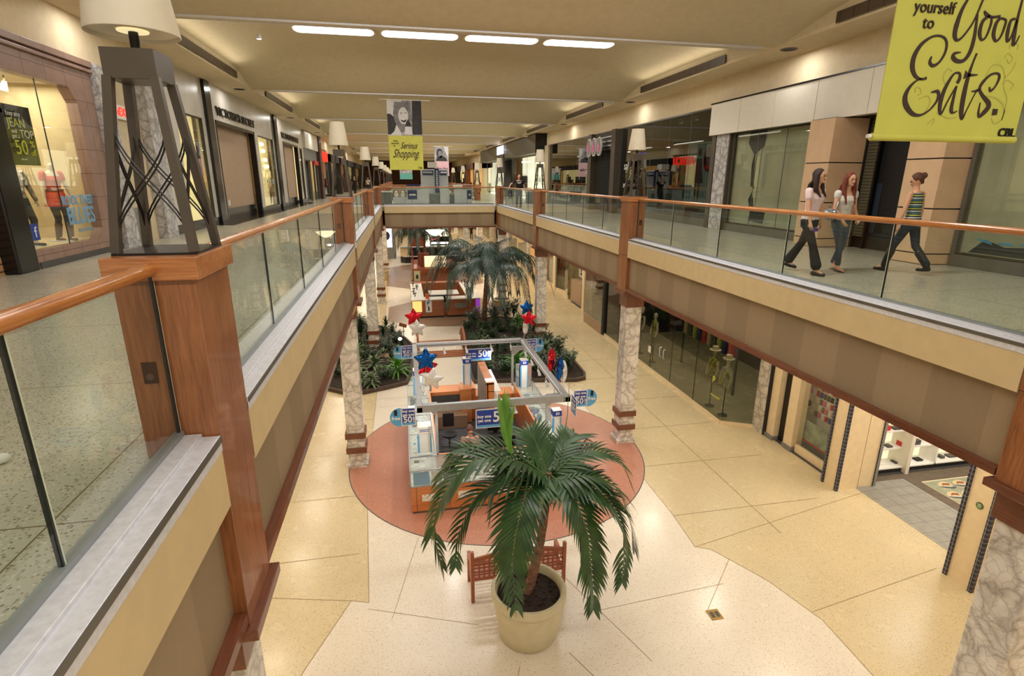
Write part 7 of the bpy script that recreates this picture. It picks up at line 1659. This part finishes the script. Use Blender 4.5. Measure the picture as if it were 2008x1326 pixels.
# the seated kiosk assistant
r = empty('kiosk_stool', (1.36, 12.05, .02), 'stool of the kiosk assistant behind the front counter', 'stool'); MB().lathe([(.2, .02), (.2, .04), (.03, .05), (.03, .38), (.17, .40), (.17, .44), (.001, .45)], (1.36, 12.05, 0), 16).build('seat', M['matblack'], r)
figure(1.36, 12.05, .02, -pi/2, 'person with a brown hair bun and pink shawl seated in the phone kiosk', H=1.62, pelvis=.50, seated=True, feet=((0, .1), (0, -.1)), hair='hairbrown', style='bun', top='shawl', trouser='djeans', sleeve='long', head_pitch=-.6, hands=((.30, .12, .72), (.30, -.12, .72)), voxel=.012, lean=.06)
# passer-by cropped by the photo edge
figure(-2.52, 3.12, ZU, .55, 'person in white sneakers cut off by the left edge of the photo', H=1.75, feet=((.12, -.1), (-.2, .1)), top='whitet', trouser='khaki', hair='hairdark', style='short', shoe='sneaker', female=False, flare=.075)
# far figures
figure(8.1, 66, 0, -pi/2, 'distant person in black standing on the lower floor far under the bridge', H=1.75, top='blackp', trouser='blackp', style='short', female=False, voxel=.025)
figure(4.2, 79.5, ZU, -pi/2, 'distant person in a teal top beyond the bridge kiosk', H=1.65, top='lblue', trouser='djeans', style='short', voxel=.025)
figure(5.1, 76, ZU, -pi/2, 'distant person in a navy top beyond the bridge kiosk', H=1.72, top='navy', trouser='djeans', style='short', voxel=.025)
figure(-4.3, 56, ZU, -pi/2, 'distant person in black on the left walkway', H=1.72, top='blackp', trouser='blackp', style='short', female=False, voxel=.025)
figure(-3.6, 66, ZU, -pi/2, 'distant person in a pale top on the left walkway', H=1.66, top='whitet', trouser='djeans', style='short', voxel=.025)
# mannequins in the lit window
M['orange'] = plain('orange_tunic', (214, 62, 34), .8, var=.04); M['boot'] = plain('brown_boot', (110, 72, 50), .7, var=.1); M['silver'] = plain('silver_jacket', (150, 140, 120), .3, .6, .3, 12)
MP['orange'] = M['orange']; MP['boot'] = M['boot']; MP['silver'] = M['silver']
mq, PQ, _ = figure(-6.62, 12.45, 5.84, -.5, 'headless mannequin in an orange tunic, dark jeans and brown boots in the lit window', H=1.58, feet=((.12, .06), (-.06, -.06)), top='orange', trouser='djeans', headless=True, skinmat='manq', sleeve='short', shoe='boot', boots=True, cat='mannequin', name='mannequin', hands=((.12, .26, .80), (.05, -.24, .80)), flare=.055)
MB().tube([PQ(0, 0, 1.02), PQ(0, 0, .90), PQ(0, 0, .70)], [.14, .175, .195], 20).build('tunic_skirt', M['orange'], mq, smooth=True); MB().tube([PQ(0, 0, 1.0), PQ(0, 0, 1.04)], [.155, .152], 20).build('belt', M['boot'], mq)
MB().box(PQ(0, 0, 0).x-.2, PQ(0, 0, 0).x+.2, PQ(0, 0, 0).y-.2, PQ(0, 0, 0).y+.2, 5.84, 5.855).build('base_plate', M['steel'], mq)
mq, PQ, _ = figure(-6.7, 11.5, 5.84, -.2, 'mannequin in a silver jacket half hidden by the black jean poster', H=1.58, feet=((.1, .06), (-.06, -.06)), top='silver', trouser='djeans', headless=True, skinmat='manq', sleeve='long', shoe='shoe', cat='mannequin', name='mannequin', hands=((.12, .26, .80), (.05, -.24, .80)), flare=.055)
MB().box(-6.9, -6.5, 11.3, 11.7, 5.84, 5.855).build('base_plate', M['steel'], mq)
